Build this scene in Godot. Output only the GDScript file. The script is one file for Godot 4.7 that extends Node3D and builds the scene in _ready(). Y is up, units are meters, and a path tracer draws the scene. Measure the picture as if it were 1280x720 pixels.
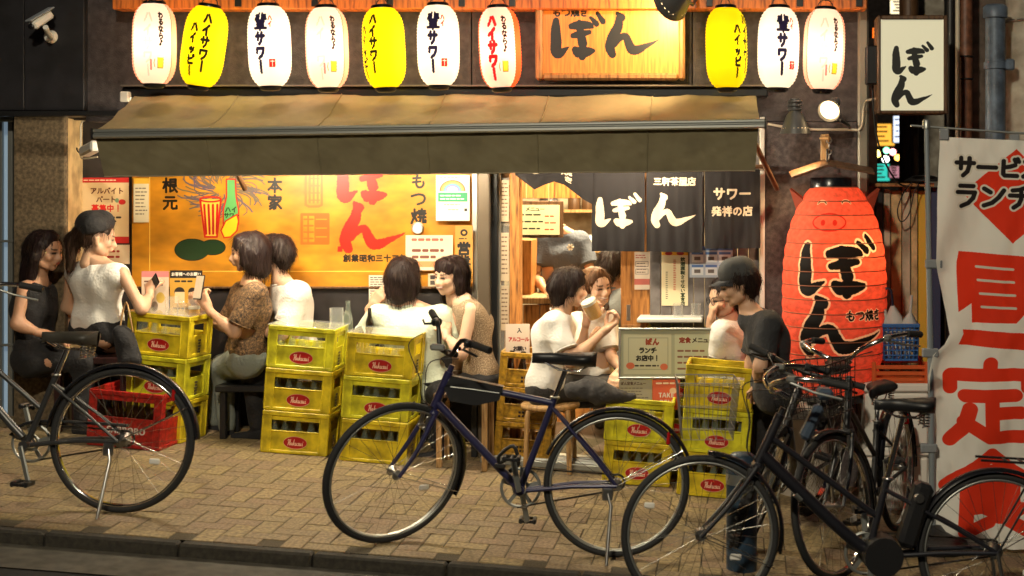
extends Node3D

func _ready() -> void:
	rng.seed = 11
	# camera: the lens is parallel to the shop front and shifted, as in the photograph
	var cam := Camera3D.new()
	cam.name = "camera"
	cam.projection = Camera3D.PROJECTION_FRUSTUM
	cam.near = 0.5
	cam.far = 200.0
	cam.size = 0.5 * 720.0 / F
	cam.frustum_offset = Vector2(0.5 * (640.0 - CX) / F, 0.5 * (HY - 360.0) / F)
	var lens := CameraAttributesPhysical.new()
	lens.frustum_near = 0.5
	lens.frustum_far = 200.0
	lens.frustum_focal_length = 45.0
	lens.frustum_focus_distance = 8.3
	lens.exposure_aperture = 2.2
	cam.attributes = lens
	cam.near = 0.5
	cam.far = 200.0
	cam.position = Vector3(0, HC, 0)
	add_child(cam)
	cam.current = true
	# night sky over a lit street
	var env := Environment.new()
	env.background_mode = Environment.BG_SKY
	var sky := Sky.new()
	var sm := ProceduralSkyMaterial.new()
	sm.sky_top_color = Color(0.10, 0.10, 0.13)
	sm.sky_horizon_color = Color(0.26, 0.21, 0.17)
	sm.ground_horizon_color = Color(0.10, 0.08, 0.06)
	sm.ground_bottom_color = Color(0.05, 0.04, 0.035)
	sm.sky_curve = 0.2
	sky.sky_material = sm
	env.sky = sky
	env.background_energy_multiplier = 0.3
	env.tonemap_mode = Environment.TONE_MAPPER_LINEAR
	env.tonemap_exposure = 1.42
	env.sdfgi_enabled = true
	env.ssao_enabled = true
	env.ssil_enabled = true
	var we := WorldEnvironment.new()
	we.name = "world"
	we.environment = env
	add_child(we)
	var moon := DirectionalLight3D.new()
	moon.name = "moon"
	moon.light_energy = 0.01
	moon.light_color = Color(0.8, 0.85, 1.0)
	moon.light_angular_distance = 0.5
	moon.shadow_enabled = true
	add_child(moon)
	moon.rotation_degrees = Vector3(-55, 25, 0)

	materials()
	ground()
	shop()
	awning()
	lanterns()
	signs()
	right_side()
	alley()
	crates()
	furniture()
	bicycles()
	people()
	small_things()
# ---------------------------------------------------------------- helpers
const F := 1800.0
const CX := 930.0
const HY := 226.0
const HC := 1.811
const SLOPE := -0.078
const RISE := 0.02

var count := {}
var M := {}
var rng := RandomNumberGenerator.new()

# a point that shows at column x, row y of the photograph when it stands d metres away
func P(x: float, y: float, d: float) -> Vector3:
	return Vector3((x - CX) * d / F, HC - (y - HY) * d / F, -d)

# the pavement falls to the right and rises towards the shop
func gy(X: float, d: float) -> float:
	return SLOPE * X + RISE * (d - 6.74)

func G(x: float, d: float) -> Vector3:
	var X := (x - CX) * d / F
	return Vector3(X, gy(X, d), -d)

func ground_frame(at: Vector3, turn: float) -> Transform3D:
	var up := Vector3(-SLOPE, 1.0, RISE).normalized()
	var right := Vector3(1, SLOPE, 0).normalized()
	var back := right.cross(up).normalized()
	var b := Basis(right, up, back)
	return Transform3D(b * Basis(Vector3.UP, turn), at)

class MB:
	var v := PackedVector3Array()
	var n := PackedVector3Array()
	var u := PackedVector2Array()
	var c := PackedColorArray()
	var ix := PackedInt32Array()
	var col := Color(1, 1, 1)
	var colored := false
	func vert(p: Vector3, nn: Vector3, uv := Vector2.ZERO) -> int:
		v.append(p); n.append(nn); u.append(uv)
		c.append(col)
		return v.size() - 1
	func tri(a: int, b: int, d: int) -> void:
		var f := (v[b] - v[a]).cross(v[d] - v[a])
		if f.dot(n[a] + n[b] + n[d]) > 0.0:
			ix.append(a); ix.append(d); ix.append(b)
		else:
			ix.append(a); ix.append(b); ix.append(d)
	func quad_i(a: int, b: int, d: int, e: int) -> void:
		tri(a, b, d); tri(a, d, e)
	# flat quad, corners in order; uv runs a(0,0) b(1,0) c(1,1) d(0,1)
	func quad(a: Vector3, b: Vector3, d: Vector3, e: Vector3, out := Vector3.ZERO, r := Rect2(0, 0, 1, 1)) -> void:
		var nn := (b - a).cross(e - a).normalized()
		if out != Vector3.ZERO and nn.dot(out) < 0.0: nn = -nn
		var i := vert(a, nn, r.position)
		vert(b, nn, r.position + Vector2(r.size.x, 0))
		vert(d, nn, r.end)
		vert(e, nn, r.position + Vector2(0, r.size.y))
		quad_i(i, i + 1, i + 2, i + 3)
	func tri_flat(a: Vector3, b: Vector3, d: Vector3, out: Vector3) -> void:
		var nn := (b - a).cross(d - a).normalized()
		if nn.dot(out) < 0.0: nn = -nn
		var i := vert(a, nn); vert(b, nn); vert(d, nn)
		tri(i, i + 1, i + 2)
	# chamfered box
	func box(at: Vector3, size: Vector3, bev := 0.0, xf := Transform3D()) -> void:
		var h := size * 0.5
		if bev <= 0.0:
			for ax in 3:
				for s in [-1.0, 1.0]:
					var o := Vector3.ZERO; o[ax] = s
					var a := (ax + 1) % 3
					var b := (ax + 2) % 3
					var q := []
					for k in [[-1, -1], [1, -1], [1, 1], [-1, 1]]:
						var p := Vector3.ZERO
						p[ax] = s * h[ax]; p[a] = k[0] * h[a]; p[b] = k[1] * h[b]
						q.append(xf * (at + p))
					quad(q[0], q[1], q[2], q[3], xf.basis * o)
			return
		bev = minf(bev, minf(h.x, minf(h.y, h.z)) * 0.9)
		for ax in 3:
			var a := (ax + 1) % 3
			var b := (ax + 2) % 3
			for s in [-1.0, 1.0]:
				var o := Vector3.ZERO; o[ax] = s
				var q := []
				for k in [[-1, -1], [1, -1], [1, 1], [-1, 1]]:
					var p := Vector3.ZERO
					p[ax] = s * h[ax]; p[a] = k[0] * (h[a] - bev); p[b] = k[1] * (h[b] - bev)
					q.append(xf * (at + p))
				quad(q[0], q[1], q[2], q[3], xf.basis * o)
			for s in [-1.0, 1.0]:
				for t in [-1.0, 1.0]:
					var o := Vector3.ZERO; o[a] = s; o[b] = t
					var q := []
					for k in [[-1, 0], [1, 0], [1, 1], [-1, 1]]:
						var p := Vector3.ZERO
						p[ax] = k[0] * (h[ax] - bev)
						p[a] = s * (h[a] - (bev if k[1] == 1 else 0.0))
						p[b] = t * (h[b] - (0.0 if k[1] == 1 else bev))
						q.append(xf * (at + p))
					quad(q[0], q[1], q[2], q[3], xf.basis * o)
		for sx in [-1.0, 1.0]:
			for sy in [-1.0, 1.0]:
				for sz in [-1.0, 1.0]:
					var k := Vector3(sx, sy, sz)
					tri_flat(xf * (at + k * (h - Vector3(0, bev, bev))), xf * (at + k * (h - Vector3(bev, 0, bev))), xf * (at + k * (h - Vector3(bev, bev, 0))), xf.basis * k)
	# box between two corners
	func span(a: Vector3, b: Vector3, bev := 0.0) -> void:
		box((a + b) * 0.5, (b - a).abs(), bev)
	# a bar of rectangular section from a to b
	func bar(a: Vector3, b: Vector3, w: float, t: float, bev := 0.0, up := Vector3.UP) -> void:
		var z := (b - a).normalized()
		if absf(z.dot(up)) > 0.98: up = Vector3.RIGHT
		var x := up.cross(z).normalized()
		var y := z.cross(x)
		box(Vector3.ZERO, Vector3(w, t, a.distance_to(b)), bev, Transform3D(Basis(x, y, z), (a + b) * 0.5))
	# round tube along points; r is a number or an array
	func tube(p: Array, r, seg := 8, cap := true, squash := 1.0) -> void:
		var m := p.size()
		if m < 2: return
		var t0: Vector3 = (p[1] - p[0]).normalized()
		var x := t0.cross(Vector3.UP if absf(t0.y) < 0.9 else Vector3.RIGHT).normalized()
		var base := v.size()
		var last := t0
		var L := 0.0
		for i in m:
			var t: Vector3
			if i == 0: t = t0
			elif i == m - 1: t = (p[i] - p[i - 1]).normalized()
			else: t = ((p[i] - p[i - 1]).normalized() + (p[i + 1] - p[i]).normalized()).normalized()
			if i > 0: L += (p[i] as Vector3).distance_to(p[i - 1])
			x = (x - t * x.dot(t)).normalized()
			var y := t.cross(x)
			var rr: float = r[i] if r is Array else r
			for k in seg:
				var a := TAU * k / seg
				var nn := x * cos(a) + y * sin(a) * squash
				vert(p[i] + nn * rr, (x * cos(a) + y * sin(a)).normalized(), Vector2(float(k) / seg, L))
			last = t
		for i in m - 1:
			for k in seg:
				var a := base + i * seg + k
				var b := base + i * seg + (k + 1) % seg
				quad_i(a, b, b + seg, a + seg)
		if cap:
			for e in 2:
				var i := 0 if e == 0 else m - 1
				var nn := -t0 if e == 0 else last
				var f := v.size()
				for k in seg: vert(v[base + i * seg + k], nn)
				for k in range(1, seg - 1): tri(f, f + k, f + k + 1)
	# profile of [radius, height] spun about the axis of xf
	func lathe(prof: Array, seg := 16, xf := Transform3D(), sharp := 0.6, v_flip := false) -> void:
		var total := 0.0
		for i in prof.size() - 1: total += Vector2(prof[i][0], prof[i][1]).distance_to(Vector2(prof[i + 1][0], prof[i + 1][1]))
		var nr := []
		for i in prof.size() - 1:
			var d := Vector2(prof[i + 1][0] - prof[i][0], prof[i + 1][1] - prof[i][1]).normalized()
			nr.append(Vector2(d.y, -d.x))
		var L := 0.0
		for i in prof.size() - 1:
			var n0: Vector2 = nr[i]
			var n1: Vector2 = nr[i]
			if i > 0 and nr[i - 1].dot(nr[i]) > sharp: n0 = (nr[i - 1] + nr[i]).normalized()
			if i < nr.size() - 1 and nr[i + 1].dot(nr[i]) > sharp: n1 = (nr[i + 1] + nr[i]).normalized()
			var step := Vector2(prof[i][0], prof[i][1]).distance_to(Vector2(prof[i + 1][0], prof[i + 1][1]))
			var f := v.size()
			for k in seg + 1:
				var a := TAU * k / seg
				var o := Vector3(-sin(a), 0, -cos(a))
				vert(xf * (o * prof[i][0] + Vector3.UP * prof[i][1]), (xf.basis * (o * n0.x + Vector3.UP * n0.y)).normalized(), Vector2(float(k) / seg, L / total if v_flip else 1.0 - L / total))
				vert(xf * (o * prof[i + 1][0] + Vector3.UP * prof[i + 1][1]), (xf.basis * (o * n1.x + Vector3.UP * n1.y)).normalized(), Vector2(float(k) / seg, (L + step) / total if v_flip else 1.0 - (L + step) / total))
			for k in seg:
				var a := f + k * 2
				if prof[i][0] < 1e-5: tri(a, a + 1, a + 3)
				elif prof[i + 1][0] < 1e-5: tri(a, a + 1, a + 2)
				else: quad_i(a, a + 1, a + 3, a + 2)
			L += step
	# ring in the plane of xf's x and y
	func torus(R: float, r: float, sR := 48, sr := 8, xf := Transform3D(), wide := 1.0) -> void:
		var f := v.size()
		for i in sR:
			var a := TAU * i / sR
			var o := Vector3(cos(a), sin(a), 0)
			for k in sr:
				var b := TAU * k / sr
				var nn := o * cos(b) + Vector3(0, 0, 1) * sin(b)
				vert(xf * (o * R + (o * cos(b) + Vector3(0, 0, wide) * sin(b)) * r), (xf.basis * nn).normalized(), Vector2(float(i) / sR, float(k) / sr))
		for i in sR:
			for k in sr:
				var a := f + i * sr + k
				var b := f + i * sr + (k + 1) % sr
				var d := f + ((i + 1) % sR) * sr + (k + 1) % sr
				var e := f + ((i + 1) % sR) * sr + k
				quad_i(a, b, d, e)
	# grid of points (rows of equal length) with smooth normals
	func sheet(g: Array, towards := Vector3(0, 0, 1)) -> void:
		var R := g.size()
		var C: int = g[0].size()
		var f := v.size()
		for i in R:
			for k in C:
				var du: Vector3 = g[i][mini(k + 1, C - 1)] - g[i][maxi(k - 1, 0)]
				var dv: Vector3 = g[mini(i + 1, R - 1)][k] - g[maxi(i - 1, 0)][k]
				var nn := du.cross(dv).normalized()
				if nn.dot(towards) < 0.0: nn = -nn
				vert(g[i][k], nn, Vector2(float(k) / (C - 1), float(i) / (R - 1)))
		for i in R - 1:
			for k in C - 1:
				var a := f + i * C + k
				quad_i(a, a + 1, a + C + 1, a + C)
	# flat outline (2-D points) pushed to a depth along z of xf
	func slab(poly: Array, depth: float, xf := Transform3D()) -> void:
		var pts := PackedVector2Array(poly)
		var t := Geometry2D.triangulate_polygon(pts)
		for s in [0.5, -0.5]:
			var f := v.size()
			var nn := (xf.basis * Vector3(0, 0, signf(s))).normalized()
			for q in pts: vert(xf * Vector3(q.x, q.y, s * depth), nn, q)
			for i in range(0, t.size(), 3): tri(f + t[i], f + t[i + 1], f + t[i + 2])
		var mid := Vector2.ZERO
		var ccw := not Geometry2D.is_polygon_clockwise(pts)
		for i in pts.size():
			var a := pts[i]
			var b := pts[(i + 1) % pts.size()]
			var e := (b - a).normalized()
			var o := Vector2(e.y, -e.x) if ccw else Vector2(-e.y, e.x)
			quad(xf * Vector3(a.x, a.y, depth / 2), xf * Vector3(b.x, b.y, depth / 2), xf * Vector3(b.x, b.y, -depth / 2), xf * Vector3(a.x, a.y, -depth / 2), xf.basis * Vector3(o.x, o.y, 0))
	func add(o: MB, xf := Transform3D()) -> void:
		var f := v.size()
		for i in o.v.size():
			v.append(xf * o.v[i]); n.append((xf.basis * o.n[i]).normalized()); u.append(o.u[i]); c.append(o.c[i])
		var flip := xf.basis.determinant() < 0.0
		for i in range(0, o.ix.size(), 3):
			ix.append(f + o.ix[i])
			ix.append(f + o.ix[i + (2 if flip else 1)])
			ix.append(f + o.ix[i + (1 if flip else 2)])
	func mesh() -> ArrayMesh:
		var a := []
		a.resize(Mesh.ARRAY_MAX)
		a[Mesh.ARRAY_VERTEX] = v
		a[Mesh.ARRAY_NORMAL] = n
		a[Mesh.ARRAY_TEX_UV] = u
		if colored: a[Mesh.ARRAY_COLOR] = c
		a[Mesh.ARRAY_INDEX] = ix
		var m := ArrayMesh.new()
		m.add_surface_from_arrays(Mesh.PRIMITIVE_TRIANGLES, a)
		return m

func numbered(called: String) -> String:
	if not count.has(called):
		count[called] = 0
		return called
	count[called] += 1
	return "%s_%03d" % [called, count[called]]

func tag(o: Node, label: String, category: String, group := "") -> Node:
	o.set_meta("label", label)
	o.set_meta("category", category)
	if group: o.set_meta("group", group)
	return o

func thing(called: String, label: String, category: String, at: Vector3, group := "") -> Node3D:
	var o := Node3D.new()
	o.name = numbered(called)
	add_child(o)
	o.position = at
	tag(o, label, category, group)
	return o

# a part whose shape is given in its parent's own frame
func part(parent: Node3D, called: String, shape, m: Material, xf := Transform3D()) -> MeshInstance3D:
	var o := MeshInstance3D.new()
	o.name = called
	o.mesh = shape.mesh() if shape is MB else shape
	o.material_override = m
	parent.add_child(o, true)
	o.transform = xf
	return o

# a part whose shape is given in world coordinates
func wpart(parent: Node3D, called: String, shape, m: Material) -> MeshInstance3D:
	return part(parent, called, shape, m, parent.global_transform.affine_inverse())

func setting(called: String, shape, m: Material) -> MeshInstance3D:
	var o := part(self, numbered(called), shape, m)
	o.set_meta("kind", "structure")
	return o

func copy(o: Node3D, xf: Transform3D, label := "", group := "") -> Node3D:
	var r: Node3D = o.duplicate()
	r.name = numbered(String(o.name))
	add_child(r)
	r.transform = xf
	if label: r.set_meta("label", label)
	if group: r.set_meta("group", group)
	return r

func arc(center: Vector3, ax: Vector3, ay: Vector3, r: float, a0: float, a1: float, k := 12) -> Array:
	var out := []
	for i in k + 1:
		var a := deg_to_rad(lerpf(a0, a1, float(i) / k))
		out.append(center + ax * cos(a) * r + ay * sin(a) * r)
	return out

func curve(p: Array, k := 6) -> Array:
	var out := []
	for i in p.size() - 1:
		var a = p[maxi(i - 1, 0)]
		var d = p[mini(i + 2, p.size() - 1)]
		for j in k:
			out.append(p[i].cubic_interpolate(p[i + 1], a, d, float(j) / k))
	out.append(p[-1])
	return out

# ---------------------------------------------------------------- materials
func lin(r: float, g: float, b: float) -> Color:
	return Color(r, g, b).linear_to_srgb()

func mat(called: String, color: Color, rough := 0.6, metal := 0.0, opt := {}) -> StandardMaterial3D:
	var m := StandardMaterial3D.new()
	m.resource_name = called
	m.albedo_color = color
	m.roughness = rough
	m.metallic = metal
	for k in opt: m.set(k, opt[k])
	M[called] = m
	return m

func noise_tex(seed_: int, freq: float, colors: Array, size := 512, type := FastNoiseLite.TYPE_SIMPLEX_SMOOTH, oct := 4, stretch := Vector2.ONE) -> ImageTexture:
	var nz := FastNoiseLite.new()
	nz.seed = seed_
	nz.noise_type = type
	nz.frequency = freq
	nz.fractal_octaves = oct
	var w := int(size / stretch.x)
	var h := int(size / stretch.y)
	var im := nz.get_seamless_image(w, h, false, false, 0.15, true)
	if stretch != Vector2.ONE: im.resize(size, size, Image.INTERPOLATE_CUBIC)
	im.convert(Image.FORMAT_RGB8)
	if colors.size() > 0:
		var lut := PackedByteArray()
		for i in 256:
			var t := i / 255.0 * (colors.size() - 1)
			var k := mini(int(t), colors.size() - 2)
			var c: Color = (colors[k] as Color).lerp(colors[k + 1], t - k)
			lut.append(c.r8); lut.append(c.g8); lut.append(c.b8)
		var b := im.get_data()
		for i in range(0, b.size(), 3):
			var q := b[i] * 3
			b[i] = lut[q]; b[i + 1] = lut[q + 1]; b[i + 2] = lut[q + 2]
		im = Image.create_from_data(size, size, false, Image.FORMAT_RGB8, b)
	return ImageTexture.create_from_image(im)

func tri_map(m: StandardMaterial3D, scale: float, world := false) -> StandardMaterial3D:
	m.uv1_triplanar = true
	m.uv1_world_triplanar = world
	m.uv1_scale = Vector3.ONE * scale
	return m
# ---------------------------------------------------------------- lettering: strokes in a box of 100 by 100
var GLYPH := {
	"ハ": [[38,25,30,55,12,85],[60,22,75,50,90,85]],
	"イ": [[75,10,50,35,15,58],[52,38,52,95]],
	"サ": [[8,32,92,32],[30,8,30,60],[70,8,70,45,62,75,42,95]],
	"ワ": [[15,50,15,18,85,18,80,50,65,75,38,93]],
	"ー": [[8,50,92,50]],
	"|": [[50,8,50,92]],
	"ッ": [[25,45,32,65],[48,40,54,60],[80,42,72,70,48,92]],
	"ピ": [[25,15,25,80,32,88,85,88],[25,48,55,42,78,34],[97,14,92,21,84,17,86,7,94,7,97,14]],
	"ビ": [[22,15,22,80,30,88,85,88],[22,48,55,42,76,34],[74,6,80,19],[88,3,94,16]],
	"バ": [[34,28,26,58,8,88],[56,26,70,52,84,88],[76,8,82,20],[90,4,96,16]],
	"パ": [[34,28,26,58,8,88],[56,26,70,52,84,88],[97,14,92,21,84,17,86,7,94,7,97,14]],
	"ア": [[12,15,88,15,80,35,58,52],[52,32,48,65,22,93]],
	"ル": [[30,15,30,45,25,70,10,90],[60,12,60,85,75,78,95,55]],
	"ト": [[35,8,35,95],[35,38,80,60]],
	"コ": [[15,18,82,18,82,88],[12,86,84,86]],
	"ラ": [[25,12,78,12],[15,38,85,38,78,62,60,82,32,95]],
	"ン": [[15,20,38,35],[15,90,45,78,70,55,90,25]],
	"チ": [[75,8,45,20,18,24],[8,45,92,45],[50,20,50,60,42,80,22,95]],
	"ス": [[18,15,80,15,65,45,40,70,10,90],[55,55,90,90]],
	"メ": [[75,10,60,45,40,70,12,92],[28,30,80,75]],
	"ニ": [[22,25,78,25],[8,82,92,82]],
	"ュ": [[20,42,70,42,66,85],[8,85,92,85]],
	"!": [[50,5,50,68],[50,88,50,92]],
	"♪": [[50,8,50,75,36,88,26,80,36,70,50,74],[50,8,72,24,70,40]],
	"わ": [[32,8,32,95],[8,30,48,26,10,78],[22,62,50,38,75,34,90,50,86,75,60,93]],
	"る": [[22,15,72,12,20,60,50,45,80,50,86,72,70,90,48,92,36,82,48,72,62,82]],
	"な": [[10,28,50,24],[35,8,28,40,12,62],[70,20,88,38],[65,42,65,78,52,92,36,88,34,78,50,72,70,80,90,94]],
	"ら": [[35,8,60,20],[28,32,22,65,50,48,78,52,84,72,66,90,38,95]],
	"も": [[45,8,38,50,38,75,50,92,72,90,84,72,82,58],[18,35,65,32],[16,60,64,56]],
	"つ": [[8,35,50,24,82,30,92,50,80,75,45,88]],
	"き": [[20,22,78,16],[18,42,80,36],[42,6,72,60],[60,62,30,66,24,80,40,92,74,92]],
	"の": [[52,20,46,55,28,80,14,68,16,40,40,20,68,20,88,42,84,70,60,90]],
	"お": [[12,28,60,26],[38,8,38,80,26,90,14,78,35,58,65,50,84,62,78,82,58,90],[72,18,90,32]],
	"い": [[20,22,20,65,32,82,42,70],[72,25,84,45,86,65]],
	"さ": [[15,28,82,22],[42,6,70,55],[62,58,32,62,24,78,42,92,76,92]],
	"せ": [[8,42,92,36],[70,12,70,60,58,68],[32,18,32,78,45,90,82,90]],
	"へ": [[8,60,38,32,92,75]],
	"ば": [[18,10,14,50,18,90,26,72],[38,32,88,28],[38,52,88,48],[66,12,66,75,52,90,38,82,50,70,68,78,88,92],[78,4,84,14],[90,2,96,12]],
	"ん": [[52,8,32,55,12,94,30,62,48,52,58,68,64,90,78,88,94,62]],
	"三": [[15,18,85,18],[22,50,78,50],[6,86,94,86]],
	"十": [[8,42,92,42],[50,6,50,96]],
	"本": [[8,28,92,28],[50,5,50,97],[48,30,30,60,8,80],[52,30,70,60,92,80],[32,72,68,72]],
	"元": [[22,16,78,16],[8,40,92,40],[38,40,34,70,10,94],[62,40,62,86,70,92,94,90,94,74]],
	"根": [[5,30,42,30],[24,5,24,97],[23,32,6,70],[26,35,42,55],[52,12,88,12,88,46],[52,29,88,29],[52,46,88,46],[52,12,52,92,70,84],[90,54,72,66],[62,50,96,94]],
	"家": [[50,2,50,12],[10,30,10,16,90,16,90,30],[24,32,76,32],[52,34,20,56],[42,42,58,66,54,90,44,94],[48,58,16,76],[54,72,18,94],[84,40,62,56],[58,52,92,90]],
	"軒": [[6,14,46,14],[10,28,42,28,42,60,10,60,10,28],[10,44,42,44],[4,74,48,74],[26,4,26,97],[58,20,92,20],[54,50,97,50],[75,20,75,97]],
	"茶": [[6,14,94,14],[32,4,32,24],[68,4,68,24],[50,24,28,44,6,54],[50,24,72,44,94,54],[22,62,78,62],[50,48,50,97],[38,70,22,88],[62,70,78,88]],
	"屋": [[14,10,88,10,88,30,14,30],[14,10,14,60,4,95],[28,44,92,44],[54,44,34,60,84,60],[30,76,88,76],[58,62,58,93],[20,94,97,94]],
	"店": [[52,2,52,14],[12,16,95,16],[14,16,14,60,4,95],[54,26,54,56],[54,40,90,40],[32,58,86,58,86,92,32,92,32,58]],
	"焼": [[10,30,16,50],[42,24,34,44],[26,6,26,50,6,95],[28,55,44,88],[54,16,94,16],[73,4,73,40],[50,32,97,32],[60,22,60,42],[87,22,87,42],[50,56,97,56],[66,56,62,80,46,95],[82,56,82,88,97,88,97,76]],
	"創": [[32,4,6,32],[32,4,58,26],[18,34,46,34],[16,44,48,44,48,60,16,60,16,44],[16,60,6,90],[20,70,50,70,50,94,20,94,20,70],[70,16,70,70],[92,4,92,92,82,90]],
	"業": [[36,4,36,26],[62,4,62,26],[18,10,26,24],[82,10,74,24],[8,28,92,28],[34,32,40,42],[66,32,60,42],[16,46,84,46],[22,58,78,58],[6,70,94,70],[50,46,50,98],[46,72,10,94],[54,72,90,94]],
	"昭": [[8,12,38,12,38,84,8,84,8,12],[8,48,38,48],[50,12,92,12,88,44,78,44],[68,12,64,34,48,50],[54,58,92,58,92,92,54,92,54,58]],
	"和": [[44,6,12,18],[4,34,52,34],[28,14,28,97],[27,38,6,72],[30,40,50,62],[62,24,94,24,94,84,62,84,62,24]],
	"年": [[28,4,8,36],[22,20,90,20],[26,44,84,44],[28,44,28,68],[5,68,96,68],[58,20,58,98]],
	"募": [[6,10,94,10],[32,2,32,18],[68,2,68,18],[26,22,74,22,74,48,26,48,26,22],[26,35,74,35],[6,58,94,58],[44,50,8,78],[56,56,92,78],[24,74,76,74,70,96,60,94],[50,64,44,80,22,97]],
	"集": [[28,4,8,28],[24,16,24,62],[62,4,54,14],[24,15,88,15],[24,30,82,30],[24,45,82,45],[24,60,92,60],[56,15,56,60],[6,74,94,74],[50,60,50,98],[47,76,10,95],[53,76,90,95]],
	"中": [[12,25,88,25,88,65,12,65,12,25],[50,4,50,97]],
	"発": [[18,10,44,10,30,30,8,46],[16,22,26,32],[58,4,72,26,96,44],[88,10,70,20],[24,44,76,44],[8,64,92,64],[38,46,36,70,14,95],[62,46,62,88,94,88,94,74]],
	"祥": [[22,4,28,14],[6,26,44,26,6,62],[26,42,26,97],[32,48,42,58],[62,4,68,16],[90,4,82,16],[52,24,97,24],[56,44,94,44],[48,66,98,66],[75,24,75,98]],
	"昼": [[22,8,80,8],[80,8,80,32],[22,32,80,32],[22,8,22,36,4,62],[62,32,96,62],[30,48,72,48,72,82,30,82,30,48],[30,65,72,65],[6,95,96,95]],
	"定": [[50,2,50,14],[8,32,8,16,92,16,92,32],[24,42,78,42],[52,42,52,92],[52,64,84,64],[28,58,22,80,6,97],[22,74,50,94,97,94]],
	"食": [[50,2,28,22,4,38],[50,2,72,22,96,38],[50,22,50,34],[26,36,74,36,74,66,26,66],[26,51,74,51],[26,36,26,94,50,86],[82,68,62,80],[48,68,92,97]],
	"営": [[24,4,30,16],[50,2,50,16],[78,4,70,16],[8,34,8,20,92,20,92,34],[28,34,72,34,72,54,28,54,28,34],[50,54,44,64],[18,66,82,66,82,95,18,95,18,66]],
	"輩": [[36,4,36,42,22,46],[10,12,36,12],[10,24,36,24],[6,38,36,36],[62,4,62,44],[62,12,90,12],[62,24,90,24],[62,36,94,36],[20,50,80,50],[26,58,74,58,74,80,26,80,26,58],[26,69,74,69],[6,88,94,88],[50,44,50,99]],
	"入": [[36,8,52,14,46,50,8,94],[50,32,70,68,94,92]],
	"願": [[6,10,46,10],[10,10,10,60,4,92],[20,22,42,22,42,46,20,46,20,22],[31,46,31,90],[20,60,14,84],[42,60,48,82],[54,10,96,10],[60,22,90,22,90,72,60,72,60,22],[60,38,90,38],[60,55,90,55],[66,74,54,94],[84,74,96,94]],
	"客": [[50,2,50,12],[8,28,8,14,92,14,92,28],[44,22,20,48],[38,32,72,32,50,54,8,70],[40,40,92,68],[28,70,74,70,74,95,28,95,28,70]],
	"様": [[4,28,40,28],[22,5,22,97],[21,32,5,66],[24,36,38,54],[56,4,62,12],[86,4,78,14],[48,18,96,18],[52,30,92,30],[46,44,98,44],[72,18,72,92,64,92],[50,58,64,62],[92,52,76,64],[66,62,46,86],[76,66,97,90]],
	"飲": [[24,3,4,28],[24,3,44,24],[12,32,38,32,38,58,12,58],[12,45,38,45],[12,32,12,92,38,80],[64,5,54,40],[60,20,96,20,90,38],[72,30,70,60,48,95],[74,55,97,94]],
	"酒": [[8,10,18,20],[4,36,14,46],[18,62,6,94],[28,12,97,12],[34,30,92,30,92,94,34,94,34,30],[54,12,54,50,44,58],[72,12,72,52,86,56],[34,74,92,74]],
	"運": [[8,8,18,20],[4,40,18,40,14,70,4,92],[10,82,30,94,97,94],[32,20,32,10,94,10,94,20],[34,24,92,24],[40,34,86,34,86,58,40,58,40,34],[40,46,86,46],[32,70,96,70],[63,18,63,86]],
	"転": [[6,14,46,14],[10,28,42,28,42,60,10,60,10,28],[10,44,42,44],[4,74,48,74],[26,4,26,97],[58,20,92,20],[54,42,97,42],[74,42,58,88,92,82],[82,66,96,92]],
	"宣": [[50,2,50,12],[8,28,8,14,92,14,92,28],[24,34,76,34],[30,46,70,46,70,80,30,80,30,46],[30,63,70,63],[8,95,92,95]],
	"言": [[44,2,54,12],[6,22,94,22],[24,38,76,38],[24,54,76,54],[26,68,74,68,74,95,26,95,26,68]],
}
# brush word of the shop: x, y, half width; two letters
var BRUSH_BA := [
	[20,40,13, 18,75,20, 20,120,23, 20,160,23, 33,172,18, 54,158,11, 72,146,3],
	[84,62,12, 118,57,18, 160,58,14, 174,66,5], [90,100,10, 120,93,14, 160,86,9],
	[118,50,14, 124,95,17, 132,130,20], [112,166,21, 100,156,14], [132,165,26], [150,164,20, 176,160,9], [130,182,16],
	[166,28,7, 190,52,12], [194,10,8, 217,42,12]]
var BRUSH_N := [
	[44,6,8, 60,22,17], [52,20,14, 46,58,20, 24,100,22, 12,140,21, 22,168,16], [30,130,12, 54,104,13, 78,98,15, 92,128,18, 106,150,20, 132,150,17, 162,136,11, 192,124,6, 218,110,1]]
# handwriting of the drinks maker's name on the crates
var BRUSH_CRATE := [
	[4,34,2, 12,22,4, 22,24,5, 14,62,5, 8,82,4], [40,14,3, 34,44,5, 30,80,5], [14,52,3, 34,46,3],
	[56,56,3, 46,58,4, 42,72,4, 50,80,4, 58,66,4, 60,56,4, 60,74,4, 66,80,3],
	[82,16,3, 76,50,5, 72,80,5], [92,52,3, 78,66,3, 84,70,3, 94,82,4], [100,54,4, 98,74,4, 106,80,4, 114,66,4, 116,54,4, 114,76,4, 122,80,3],
	[140,52,4, 130,58,4, 138,68,4, 136,80,4, 124,78,3], [148,54,4, 146,74,4, 154,80,4, 162,66,4, 164,54,4, 162,76,4, 170,80,3], [182,54,4, 178,76,4, 188,80,3], [186,36,4, 187,39,4]]

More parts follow.
